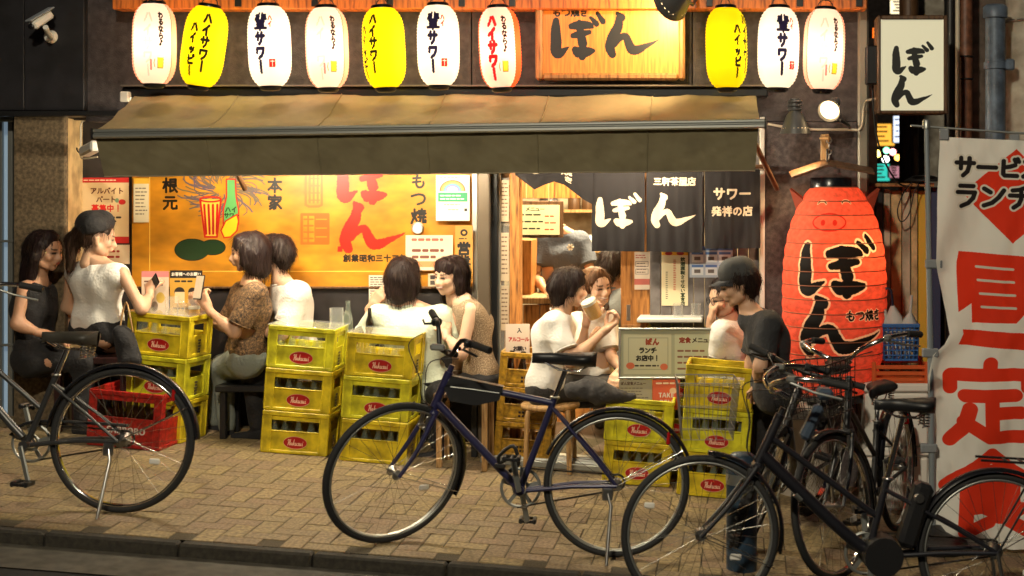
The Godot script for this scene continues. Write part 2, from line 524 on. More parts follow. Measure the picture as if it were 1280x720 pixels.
class Canvas:
	var im: Image
	var w: int
	var h: int
	var jag := 0.0
	var nz := FastNoiseLite.new()
	func _init(w_: int, h_: int, bg: Color) -> void:
		w = w_; h = h_
		im = Image.create_empty(w, h, false, Image.FORMAT_RGBA8)
		im.fill(bg)
		nz.seed = 5
		nz.frequency = 0.08
	func rect(x: float, y: float, ww: float, hh: float, c: Color) -> void:
		im.fill_rect(Rect2i(roundi(x), roundi(y), maxi(1, roundi(ww)), maxi(1, roundi(hh))), c)
	func dot(x: int, y: int, c: Color, a: float) -> void:
		if x < 0 or y < 0 or x >= w or y >= h: return
		if a >= 0.995: im.set_pixel(x, y, c)
		else:
			var o := im.get_pixel(x, y)
			im.set_pixel(x, y, Color(lerpf(o.r, c.r, a), lerpf(o.g, c.g, a), lerpf(o.b, c.b, a), maxf(o.a, c.a * a)))
	func seg(x0: float, y0: float, r0: float, x1: float, y1: float, r1: float, c: Color) -> void:
		var rm := maxf(r0, r1) + 1.0
		var dx := x1 - x0
		var dy := y1 - y0
		var L := maxf(dx * dx + dy * dy, 1e-6)
		for y in range(maxi(0, floori(minf(y0, y1) - rm)), mini(h - 1, ceili(maxf(y0, y1) + rm)) + 1):
			for x in range(maxi(0, floori(minf(x0, x1) - rm)), mini(w - 1, ceili(maxf(x0, x1) + rm)) + 1):
				var t := clampf(((x - x0) * dx + (y - y0) * dy) / L, 0.0, 1.0)
				var ex := x - x0 - t * dx
				var ey := y - y0 - t * dy
				var a := r0 + (r1 - r0) * t - sqrt(ex * ex + ey * ey) + 0.5
				if jag > 0.0: a += nz.get_noise_2d(x, y) * jag
				if a > 0.0: dot(x, y, c, minf(a, 1.0) * c.a)
	func line(p: Array, r: float, c: Color) -> void:
		for i in range(0, p.size() - 2, 2): seg(p[i], p[i + 1], r, p[i + 2], p[i + 3], r, c)
	func brush(p: Array, at: Vector2, k: Vector2, c: Color, fat := 0.0) -> void:
		var pts := []
		for i in range(0, p.size(), 3): pts.append(Vector3(at.x + p[i] * k.x, at.y + p[i + 1] * k.y, (p[i + 2] + fat) * minf(absf(k.x), absf(k.y))))
		if pts.size() == 1:
			seg(pts[0].x, pts[0].y, pts[0].z, pts[0].x, pts[0].y, pts[0].z, c)
			return
		var q := []
		for i in pts.size() - 1:
			for j in 4: q.append(pts[i].cubic_interpolate(pts[i + 1], pts[maxi(i - 1, 0)], pts[mini(i + 2, pts.size() - 1)], j / 4.0))
		q.append(pts[-1])
		for i in q.size() - 1: seg(q[i].x, q[i].y, q[i].z, q[i + 1].x, q[i + 1].y, q[i + 1].z, c)
	func glyph(g: Array, x: float, y: float, s: Vector2, r: float, c: Color, soft: bool) -> void:
		for st in g:
			var pts := []
			for i in range(0, st.size(), 2): pts.append(Vector2(x + st[i] * s.x / 100.0, y + st[i + 1] * s.y / 100.0))
			if soft and pts.size() > 2:
				var q := []
				for i in pts.size() - 1:
					for j in 3: q.append(pts[i].cubic_interpolate(pts[i + 1], pts[maxi(i - 1, 0)], pts[mini(i + 2, pts.size() - 1)], j / 3.0))
				q.append(pts[-1])
				pts = q
			for i in pts.size() - 1: seg(pts[i].x, pts[i].y, r, pts[i + 1].x, pts[i + 1].y, r * (0.85 if soft else 1.0), c)
	func poly(p: Array, c: Color) -> void:
		var y0 := 1e9
		var y1 := -1e9
		for i in range(1, p.size(), 2):
			y0 = minf(y0, p[i]); y1 = maxf(y1, p[i])
		for y in range(maxi(0, floori(y0)), mini(h - 1, ceili(y1)) + 1):
			var xs := []
			for i in range(0, p.size(), 2):
				var k := (i + 2) % p.size()
				var a: float = p[i + 1]
				var b: float = p[k + 1]
				if (a <= y) != (b <= y): xs.append(p[i] + (y - a) / (b - a) * (p[k] - p[i]))
			xs.sort()
			for i in range(0, xs.size() - 1, 2):
				if xs[i + 1] > 0 and xs[i] < w: im.fill_rect(Rect2i(maxi(0, roundi(xs[i])), y, maxi(1, roundi(xs[i + 1]) - maxi(0, roundi(xs[i]))), 1), c)
	func oval(cx: float, cy: float, rx: float, ry: float, c: Color) -> void:
		var p := []
		for i in 48: p.append_array([cx + cos(TAU * i / 48) * rx, cy + sin(TAU * i / 48) * ry])
		poly(p, c)
	func oval_line(cx: float, cy: float, rx: float, ry: float, r: float, c: Color, a0 := 0.0, a1 := TAU) -> void:
		var p := []
		for i in 33: p.append_array([cx + cos(lerpf(a0, a1, i / 32.0)) * rx, cy + sin(lerpf(a0, a1, i / 32.0)) * ry])
		line(p, r, c)
	func tex() -> ImageTexture:
		return ImageTexture.create_from_image(im)

# a run of letters; down = written from top to bottom
func letters(cv: Canvas, text: String, x: float, y: float, s: float, r: float, c: Color, down := false, gap := 1.08, sx := 1.0) -> void:
	for ch in text:
		var g = GLYPH.get("|" if down and ch == "ー" else ch)
		if g != null:
			var code := ch.unicode_at(0)
			cv.glyph(g, x, y, Vector2(s * sx, s), r, c, code >= 0x3040 and code < 0x30a0 or ch == "♪")
		if down: y += s * gap
		else: x += s * gap * sx

# rows of print too small to read
func fine_print(cv: Canvas, x: float, y: float, w: float, rows: int, step: float, r: float, c: Color) -> void:
	for i in rows:
		var at := x
		var end := x + w * rng.randf_range(0.7, 1.0)
		while at < end:
			var k := rng.randf_range(1.5, 4.0) * r * 2.0
			cv.seg(at, y + i * step, r, minf(at + k, end), y + i * step, r, c)
			at += k + r * 3.0

func print_mat(called: String, cv: Canvas, rough := 0.7, opt := {}) -> StandardMaterial3D:
	var m := mat(called, Color.WHITE, rough, 0.0, opt)
	m.albedo_texture = cv.tex()
	m.texture_repeat = false
	return m

func shop_word(cv: Canvas, x: float, y: float, k: float, c: Color, down := false, fat := 0.0) -> void:
	for st in BRUSH_BA: cv.brush(st, Vector2(x, y), Vector2(k, k), c, fat)
	for st in BRUSH_N: cv.brush(st, Vector2(x, y + 195 * k) if down else Vector2(x + 235 * k, y + 5 * k), Vector2(k, k), c, fat)
# ---------------------------------------------------------------- shared materials
func lamp(t: Node3D, kind, at: Vector3, energy: float, color: Color, size := 0.05) -> Light3D:
	var l: Light3D = kind.new()
	l.name = "light"
	l.light_energy = energy
	l.light_color = color
	l.light_size = size
	l.shadow_enabled = true
	if l is OmniLight3D:
		l.omni_range = 14.0
		l.omni_attenuation = 2.0
	t.add_child(l, true)
	l.global_position = at
	return l

func glow(called: String, color: Color, energy: float) -> StandardMaterial3D:
	return mat(called, color, 0.5, 0.0, {"emission_enabled": true, "emission": color, "emission_energy_multiplier": energy})

func materials() -> void:
	var g1 := noise_tex(1, 0.02, [Color(0.55, 0.55, 0.55), Color(0.8, 0.8, 0.8), Color(1, 1, 1)])
	var g2 := noise_tex(2, 0.012, [Color(0.66, 0.64, 0.62), Color(0.84, 0.83, 0.82), Color(1, 1, 1), Color(0.94, 0.94, 0.94)])
	var soft := noise_tex(6, 0.01, [Color(0.8, 0.79, 0.78), Color(0.93, 0.93, 0.92), Color(1, 1, 1)])
	var fine := noise_tex(3, 0.15, [], 512, FastNoiseLite.TYPE_SIMPLEX_SMOOTH, 3)
	var weave := noise_tex(4, 0.3, [Color(0.9, 0.9, 0.9), Color(1, 1, 1)], 256, FastNoiseLite.TYPE_VALUE, 2)
	var wood := noise_tex(5, 0.03, [Color(0.5, 0.45, 0.4), Color(0.85, 0.82, 0.8), Color(1, 1, 1), Color(0.8, 0.76, 0.7)], 512, FastNoiseLite.TYPE_SIMPLEX_SMOOTH, 4, Vector2(1, 10))
	var fz := FastNoiseLite.new()
	fz.seed = 12
	fz.frequency = 0.005
	fz.fractal_type = FastNoiseLite.FRACTAL_RIDGED
	fz.fractal_octaves = 1
	fz.domain_warp_enabled = true
	fz.domain_warp_amplitude = 30.0
	var fi := fz.get_seamless_image(512, 512, false, false, 0.2, true)
	fi.convert(Image.FORMAT_RGB8)
	M.t_fold = ImageTexture.create_from_image(fi)
	M.t_grime = g1; M.t_stain = g2; M.t_fine = fine; M.t_wood = wood; M.t_weave = weave
	for a in [["upper_wall", lin(.06, .047, .048), .75, g1, 1.4], ["black_panel", lin(.012, .011, .014), .5, g2, .8], ["stucco_brown", lin(.22, .155, .085), .9, g1, 3.0],
			["cream", lin(.62, .43, .2), .6, g2, 1.0], ["dark_wall", lin(.022, .017, .017), .55, g2, 1.0], ["concrete", lin(.42, .38, .31), .9, g2, 1.1],
			["asphalt", lin(.045, .042, .04), .85, fine, 5.0], ["kerb_stone", lin(.05, .042, .028), .85, g1, 2.5], ["gutter", lin(.07, .062, .046), .85, g2, 1.5],
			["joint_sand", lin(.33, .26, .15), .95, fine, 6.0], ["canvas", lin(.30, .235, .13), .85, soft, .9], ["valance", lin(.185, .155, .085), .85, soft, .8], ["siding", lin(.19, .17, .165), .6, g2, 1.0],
			["column_wall", lin(.1, .078, .076), .85, g1, 2.0], ["plaster", lin(.5, .42, .3), .8, g2, .7], ["tiles_floor", lin(.16, .12, .09), .5, g2, 1.0]]:
		var m := mat(a[0], a[1], a[2])
		m.albedo_texture = a[3]
		tri_map(m, a[4], true)
	for k in ["upper_wall", "stucco_brown", "asphalt", "column_wall", "joint_sand", "kerb_stone"]:
		M[k].heightmap_enabled = true
		M[k].heightmap_texture = fine
		M[k].heightmap_scale = 0.25 if k != "asphalt" else 0.6
	for a in [["orange_beam", lin(.62, .17, .02), .5], ["wood_orange", lin(.52, .22, .05), .5], ["wood_pale", lin(.5, .3, .12), .55], ["wood_dark", lin(.06, .03, .015), .55], ["wood_brown", lin(.14, .07, .03), .5], ["wood_frame", lin(.42, .2, .06), .5], ["bench_wood", lin(.03, .008, .007), .45]]:
		var m := mat(a[0], a[1], a[2])
		m.albedo_texture = wood
		tri_map(m, 2.2)
	mat("steel", lin(.55, .54, .52), .28, 1.0)
	mat("aluminium", lin(.42, .43, .4), .42, .85)
	mat("chrome", lin(.75, .74, .72), .12, 1.0)
	mat("black_metal", lin(.012, .012, .013), .4, .3)
	mat("black_plastic", lin(.01, .01, .011), .45)
	mat("black_gloss", lin(.008, .008, .01), .25)
	mat("rubber", lin(.014, .014, .014), .75)
	mat("grey_lamp", lin(.1, .1, .1), .4, .4)
	mat("white_plastic", lin(.7, .68, .62), .4)
	mat("paper", lin(.75, .7, .6), .8)
	mat("cable", lin(.015, .014, .013), .5)
	mat("cable_pale", lin(.45, .4, .3), .5)
	mat("rope_tan", lin(.5, .38, .2), .8)
	var gl := mat("glass", Color(0.95, 0.97, 0.95, 0.12), 0.03)
	gl.transparency = BaseMaterial3D.TRANSPARENCY_ALPHA
	var gb := mat("bottle_glass", Color(0.8, 0.88, 0.8, 0.09), 0.04)
	gb.transparency = BaseMaterial3D.TRANSPARENCY_ALPHA
	var gd := mat("brown_glass", Color(0.1, 0.04, 0.01, 0.8), 0.08)
	gd.transparency = BaseMaterial3D.TRANSPARENCY_ALPHA

# ---------------------------------------------------------------- ground
func ground() -> void:
	var kerb_d := 6.43
	var w := 0.1
	# bed of the pavers, kerb side to shop and on into the side alley
	var mb := MB.new()
	var bed := func(x0: float, x1: float, d0: float, d1: float, drop: float, m: MB):
		m.quad(Vector3(x0, gy(x0, d0) - drop, -d0), Vector3(x1, gy(x1, d0) - drop, -d0), Vector3(x1, gy(x1, d1) - drop, -d1), Vector3(x0, gy(x0, d1) - drop, -d1), Vector3.UP)
	bed.call(-7.0, 6.0, kerb_d + 0.07, 9.4, 0.0028, mb)
	var pav := setting("pavement", mb, M.joint_sand)
	var yup := ground_frame(Vector3.ZERO, 0.0).basis
	var fine: Texture2D = M.t_fine
	var tones := []
	for i in 7:
		var k: Array = [[.36, .262, .115], [.385, .28, .128], [.32, .228, .115], [.30, .21, .11], [.32, .215, .118], [.35, .25, .12], [.33, .24, .115]][i]
		var m := mat("paver_%d" % i, lin(k[0], k[1], k[2]), 0.72)
		m.albedo_texture = M.t_grime
		tri_map(m, 3.0 + 0.3 * i, true)
		m.heightmap_enabled = true
		m.heightmap_texture = fine
		m.heightmap_scale = 0.12
		tones.append(m)
	var shapes := []
	for k in 2:
		var b := MB.new()
		b.box(Vector3(0, -0.0175, 0), Vector3(0.1955 if k == 0 else 0.0945, 0.035, 0.0955 if k == 0 else 0.1945), 0.0022)
		shapes.append(b.mesh())
	var list := []
	for j in range(0, 31):
		for i in range(-56, 30):
			var t := posmod(i - j, 4)
			if t != 0 and t != 2: continue
			var d: float
			var x: float
			if t == 0:
				x = (i + 1.0) * w; d = kerb_d + 0.07 + (j + 0.5) * w
			else:
				x = (i + 0.5) * w; d = kerb_d + 0.07 + j * w
			if d < kerb_d + 0.1 or d > 9.3: continue
			var sx := CX + x * F / d
			if d > 8.9 and x < 0.8: continue
			list.append([x, d, t, sx > 10 and sx < 1270])
	list.sort_custom(func(a, b): return (a[1] if a[3] else a[1] + 50.0) < (b[1] if b[3] else b[1] + 50.0))
	var rest := [[], []]
	for n in list.size():
		var a: Array = list[n]
		var xf := Transform3D(yup * Basis(Vector3.UP, rng.randf_range(-.008, .008)) * Basis(Vector3.RIGHT, rng.randf_range(-.006, .006)), Vector3(a[0], gy(a[0], a[1]) + rng.randf_range(-.0015, .0015), -a[1]))
		var kind := 0 if a[2] == 0 else 1
		var tone: Material = tones[rng.randi_range(0, 6)]
		if n < 300:
			part(pav, "paver", shapes[kind], tone, xf)
		else:
			rest[kind].append([xf, tone.albedo_color.srgb_to_linear()])
	var mm_mat := mat("paver_rest", Color.WHITE, 0.72)
	mm_mat.albedo_texture = M.t_grime
	tri_map(mm_mat, 3.3, true)
	mm_mat.vertex_color_use_as_albedo = true
	for kind in 2:
		var mm := MultiMesh.new()
		mm.transform_format = MultiMesh.TRANSFORM_3D
		mm.use_colors = true
		mm.mesh = shapes[kind]
		mm.instance_count = rest[kind].size()
		for n in rest[kind].size():
			mm.set_instance_transform(n, rest[kind][n][0])
			mm.set_instance_color(n, rest[kind][n][1])
		var o := MultiMeshInstance3D.new()
		o.name = "far_pavers"
		o.multimesh = mm
		o.material_override = mm_mat
		o.set_meta("kind", "stuff")
		pav.add_child(o, true)
	# kerb stones
	var kb := MB.new()
	kb.quad(Vector3(-8, gy(-8, kerb_d + .02) - .07, -kerb_d - .02), Vector3(6, gy(6, kerb_d + .02) - .07, -kerb_d - .02), Vector3(6, gy(6, kerb_d + .07) - .07, -kerb_d - .07), Vector3(-8, gy(-8, kerb_d + .07) - .07, -kerb_d - .07), Vector3.UP)
	var kerb := setting("kerb", kb, M.kerb_stone)
	var ks := MB.new()
	ks.box(Vector3(0, -0.075, 0), Vector3(0.594, 0.15, 0.066), 0.01)
	var ksm := ks.mesh()
	for i in range(-9, 8):
		var x := i * 0.6 + 0.17
		part(kerb, "kerb_stone", ksm, M.kerb_stone, Transform3D(yup, Vector3(x, gy(x, kerb_d + .035) + rng.randf_range(-.002, .002), -kerb_d - .035)))
	# gutter and road, one sheet each, sloped like the street
	var gb := MB.new()
	bed.call(-9.0, 7.0, kerb_d - 0.32, kerb_d, 0.06, gb)
	setting("gutter", gb, M.gutter)
	var rb := MB.new()
	bed.call(-30.0, 30.0, -20.0, kerb_d - 0.318, 0.066, rb)
	setting("road", rb, M.asphalt)
	# alley floor beyond the shop corner
	var ab := MB.new()
	bed.call(0.7, 9.0, 9.3, 40.0, 0.006, ab)
	setting("alley_road", ab, M.asphalt)
	var sb := MB.new()
	bed.call(-9.0, -4.55, 8.3, 9.4, -0.003, sb)
	setting("neighbour_doorstep", sb, M.gutter)

# box seen at rows/columns of the photograph, front at d, going back by t
func pb(mb: MB, x0: float, y0: float, x1: float, y1: float, d: float, t: float, bev := 0.0) -> void:
	var a := P(x0, y0, d)
	var b := P(x1, y1, d)
	mb.span(a, Vector3(b.x, b.y, b.z - t), bev)

func pbm(x0: float, y0: float, x1: float, y1: float, d: float, t: float, bev := 0.0) -> MB:
	var mb := MB.new()
	pb(mb, x0, y0, x1, y1, d, t, bev)
	return mb

# a flat print with thickness: front carries the picture
func card(x0: float, y0: float, x1: float, y1: float, d: float, t := 0.002) -> MB:
	var mb := MB.new()
	var a := P(x0, y0, d)
	var b := P(x1, y1, d)
	mb.quad(a, Vector3(b.x, a.y, a.z), b, Vector3(a.x, b.y, a.z), Vector3(0, 0, 1))
	var f := MB.new()
	f.span(Vector3(a.x, a.y, a.z - 0.0004), Vector3(b.x, b.y, a.z - t))
	mb.add(f)
	for i in range(4, mb.u.size()): mb.u[i] = Vector2(0.01, 0.01)
	return mb

const DF := 8.6

# ---------------------------------------------------------------- the restaurant
func shop() -> void:
	var t := thing("restaurant_building", "dark restaurant front with golden mural recess and open wooden doorway", "building", Vector3(-1.9, 0.1, -8.6))
	var mb := MB.new()
	# wall over the openings, in panels with seams between them
	for a in [[107, 588.5], [590, 864.5], [866, 1084]]:
		var b := pbm(a[0], -90, a[1], 152, DF, 0.18, 0.003)
		wpart(t, "wall_panel", b, M.upper_wall)
	for a in [[-60, 30], [30.6, 105]]:
		wpart(t, "black_panel", pbm(a[0], -90, a[1], 138, DF - 0.05, 0.2, 0.003), M.black_panel)
	wpart(t, "panel_trim", pbm(-60, 138.3, 150, 145, DF - 0.08, 0.24, 0.004), M.black_metal)
	wpart(t, "backing_wall", pbm(-60, -90, 1084, 150, DF + 0.19, 0.05), M.dark_wall)
	wpart(t, "pillar", pbm(17, 145.4, 80.6, 620, DF - 0.02, 0.05, 0.004), M.stucco_brown)
	mb = MB.new()
	var jx := P(81, 0, DF).x
	mb.slab([Vector2(jx, DF - .015), Vector2(P(103, 0, 8.98).x, 8.985), Vector2(P(103, 0, 8.98).x - .05, 8.985), Vector2(jx - .05, DF - .015)], 2.6, Transform3D(Basis(Vector3.RIGHT, -PI / 2), Vector3(0, P(0, 147, DF).y - 1.3, 0)))
	wpart(t, "cream_jamb", mb, M.cream)
	wpart(t, "recess_wall", pbm(60, 60, 612, 640, 8.99, 0.1), M.dark_wall)
	mb = MB.new()
	mb.span(Vector3(jx - .1, P(0, 147, DF).y + 0.02, -DF - 0.19), Vector3(-1.5, P(0, 147, DF).y + 0.04, -9.0))
	wpart(t, "recess_soffit", mb, M.dark_wall)
	# post between recess and doorway
	wpart(t, "door_post", pbm(597, 146, 612, 640, DF - 0.03, 0.3, 0.006), mat("post_metal", lin(.1, .075, .05), .45, .3))
	wpart(t, "door_post", pbm(613, 146, 622, 640, DF + 0.02, 0.25, 0.004), M.black_metal)
	wpart(t, "recess_trim", pbm(590, 150, 596.5, 610, 8.93, 0.04, 0.003), M.aluminium)
	# threshold with rails
	var th := thing_free_ground_box(600, 812, 8.44, 8.74, 0.035)
	wpart(t, "threshold", th, M.aluminium)
	for k in 3:
		var y0 := 0.036
		var a := G(602, 8.5 + k * 0.06)
		var b := G(810, 8.5 + k * 0.06)
		mb = MB.new()
		mb.bar(a + Vector3.UP * (y0 + .005), b + Vector3.UP * (y0 + .005), 0.012, 0.009)
		wpart(t, "rail", mb, M.steel)
	# wooden door on the right with its pull, grey siding beside it
	wpart(t, "door_frame", pbm(637, 146, 650, 610, DF + 0.04, 0.1, 0.004), M.wood_orange)
	var dr: MeshInstance3D = wpart(t, "sliding_door", pbm(776, 146, 812, 610, DF + 0.06, 0.04, 0.003), M.wood_orange)
	wpart(dr, "door_pull", pbm(783, 381, 788, 401, DF + 0.058, 0.02, 0.002), M.steel)
	wpart(dr, "door_rail", pbm(777, 406, 811, 409, DF + 0.056, 0.02, 0.002), M.wood_frame)
	# open glass door slid to the left, seen almost edge on
	var gd: MeshInstance3D = wpart(t, "glass_door", pbm(622.5, 215, 625, 600, DF + 0.06, 0.035, 0.002), M.aluminium)
	wpart(gd, "pane", pbm(625.2, 222, 636.5, 590, DF + 0.075, 0.006), M.glass)
	for k in 11:
		mb = pbm(625.3, 146 + k * 17.0, 648, 146 + k * 17.0 + 14.5, DF + 0.20 + 0.012 * (k % 3), 0.02, 0.002)
		wpart(t, "side_slat", mb, M.wood_pale if k % 2 else M.plaster)
	for k in 10:
		wpart(t, "siding_board", pbm(812.5 + k * 13.7, 146, 825.6 + k * 13.7, 620, DF + 0.03, 0.05, 0.003), M.siding)
	wpart(t, "corner_trim", pbm(949.8, 146, 956, 620, DF - 0.02, 0.12, 0.004), M.white_plastic)
	wpart(t, "column", pbm(956.5, 152.5, 1072, 640, DF - 0.01, 0.5, 0.006), M.column_wall)
	wpart(t, "corner_post", pbm(1072.5, -90, 1086, 640, DF - 0.03, 0.5, 0.012), mat("post_grey", lin(.2, .18, .14), .5, .3))
	# beam the lanterns hang from
	var bm: MeshInstance3D = wpart(t, "beam", pbm(140, -40, 1084, 11.5, 8.42, 0.14, 0.006), M.orange_beam)
	for x in [297, 393, 487, 577, 640, 887, 1000, 1074]:
		wpart(bm, "beam_bracket", pbm(x - 4, -12, x + 4, 8, 8.405, 0.014, 0.002), M.black_metal)
	# room behind the doorway
	var fl := MB.new()
	fl.span(Vector3(-2.7, 0.02, -8.75), Vector3(0.75, 0.12, -12.5))
	wpart(t, "room_floor", fl, M.tiles_floor)
	var ce := MB.new()
	ce.span(Vector3(-2.7, 2.62, -8.8), Vector3(0.75, 2.7, -12.5))
	wpart(t, "room_ceiling", ce, M.plaster)
	for a in [[-2.78, -2.7], [0.75, 0.83]]:
		mb = MB.new()
		mb.span(Vector3(a[0], -0.1, -8.97), Vector3(a[1], 2.7, -12.6))
		wpart(t, "room_wall", mb, M.plaster)
	mb = MB.new()
	mb.span(Vector3(-2.78, -0.1, -12.5), Vector3(0.83, 2.7, -12.6))
	wpart(t, "room_wall", mb, M.plaster)
	mb = MB.new()
	mb.span(Vector3(-5.2, -0.4, -9.0), Vector3(-5.1, 2.7, -8.62))
	# boarded lintel inside
	for k in 6:
		wpart(t, "lintel_board", pbm(640 + k * 27, 160, 666 + k * 27, 248, 9.4 + 0.01 * (k % 2), 0.03, 0.003), M.wood_orange)
	# kitchen: counter front of upright boards, shelf, hood, jars
	var kc := thing("kitchen_counter", "orange wooden kitchen counter inside the doorway", "counter", Vector3(-1.0, 0.12, -10.1))
	for k in 9:
		wpart(kc, "counter_board", pbm(612 + k * 21, 381, 632 + k * 21, 560, 10.1, 0.03, 0.003), M.wood_orange)
	wpart(kc, "counter_top", pbm(606, 372, 800, 380, 10.05, 0.5, 0.006), M.wood_pale)
	wpart(kc, "counter_rail", pbm(606, 412, 800, 418, 10.08, 0.03, 0.004), M.wood_pale)
	wpart(kc, "side_cupboard", pbm(640, 300, 664, 372, 10.3, 0.3, 0.005), M.wood_orange)
	var sh := thing("kitchen_shelf", "pale shelf with jars on the kitchen back wall", "shelf", P(745, 260, 12.3))
	wpart(sh, "shelf_board", pbm(690, 262, 800, 266, 12.2, 0.28, 0.004), M.wood_pale)
	wpart(sh, "shelf_board", pbm(690, 312, 800, 316, 12.2, 0.28, 0.004), M.wood_pale)
	for k in 2:
		wpart(sh, "shelf_post", pbm(690 + k * 108, 225, 693 + k * 108, 372, 12.25, 0.2, 0.003), M.wood_frame)
	var jar := MB.new()
	jar.lathe([[0, 0], [.05, 0], [.055, .01], [.055, .1], [.045, .115], [.045, .13], [0, .13]], 14)
	var jm := jar.mesh()
	for k in 5:
		var j := thing("kitchen_jar", "small brown jar on the upper kitchen shelf" if k < 2 else "steel canister on the lower kitchen shelf", "jar", P(718 + k * 17 if k < 2 else 690 + k * 16, 262 if k < 2 else 312, 12.3), "jars on the kitchen shelf")
		part(j, "jar_body", jm, M.wood_brown if k < 2 else M.aluminium)
	# ceiling lamps of the room
	for k in 2:
		var cl := thing("ceiling_lamp", "warm ceiling lamp over the kitchen counter" if k == 0 else "warm ceiling lamp just behind the doorway", "lamp", Vector3(-1.05 - k * 0.1, 2.55, -10.9 + k * 1.93))
		mb = MB.new()
		mb.box(Vector3.ZERO, Vector3(1.0, 0.05, 0.22), 0.01)
		part(cl, "lamp_housing", mb, M.white_plastic)
		mb = MB.new()
		mb.box(Vector3(0, -0.032, 0), Vector3(0.94, 0.012, 0.18), 0.002)
		part(cl, "diffuser", mb, glow("room_glow_%d" % k, Color(1.0, 0.8, 0.5), 3.0))
		var al := AreaLight3D.new()
		al.name = "light"
		al.area_size = Vector2(0.92, 0.17)
		al.light_energy = 15.0 if k == 0 else 6.5
		al.light_color = Color(1.0, 0.91, 0.72)
		al.shadow_enabled = true
		cl.add_child(al)
		al.position = Vector3(0, -0.05, 0)
		al.rotation_degrees = Vector3(-90, 0, 0)
	# neighbour on the left: grey steel lattice window
	var nb := thing("neighbour_window", "pale blue lattice window of the house beside the brown pillar", "window", P(0, 560, 8.7))
	wpart(nb, "pane", pbm(-80, 150, 17, 640, 8.78, 0.03), glow("blue_pane", lin(.25, .34, .42), .35))
	for k in 7:
		wpart(nb, "lattice_bar", pbm(-70 + k * 13.2, 147, -64 + k * 13.2, 640, 8.72, 0.03, 0.004), M.aluminium)
	for y in [300, 430]:
		wpart(nb, "lattice_rail", pbm(-80, y, 16, y + 3, 8.715, 0.03, 0.003), M.aluminium)
	wpart(nb, "window_head", pbm(-80, 145.5, 16.5, 152, 8.70, 0.2, 0.004), M.aluminium)

func thing_free_ground_box(x0: float, x1: float, d0: float, d1: float, h: float) -> MB:
	var mb := MB.new()
	var a := G(x0, d0)
	var b := G(x1, d0)
	mb.bar(Vector3(a.x, gy(a.x, (d0 + d1) / 2) + h / 2, -(d0 + d1) / 2), Vector3(b.x, gy(b.x, (d0 + d1) / 2) + h / 2, -(d0 + d1) / 2), d1 - d0, h, 0.004)
	return mb

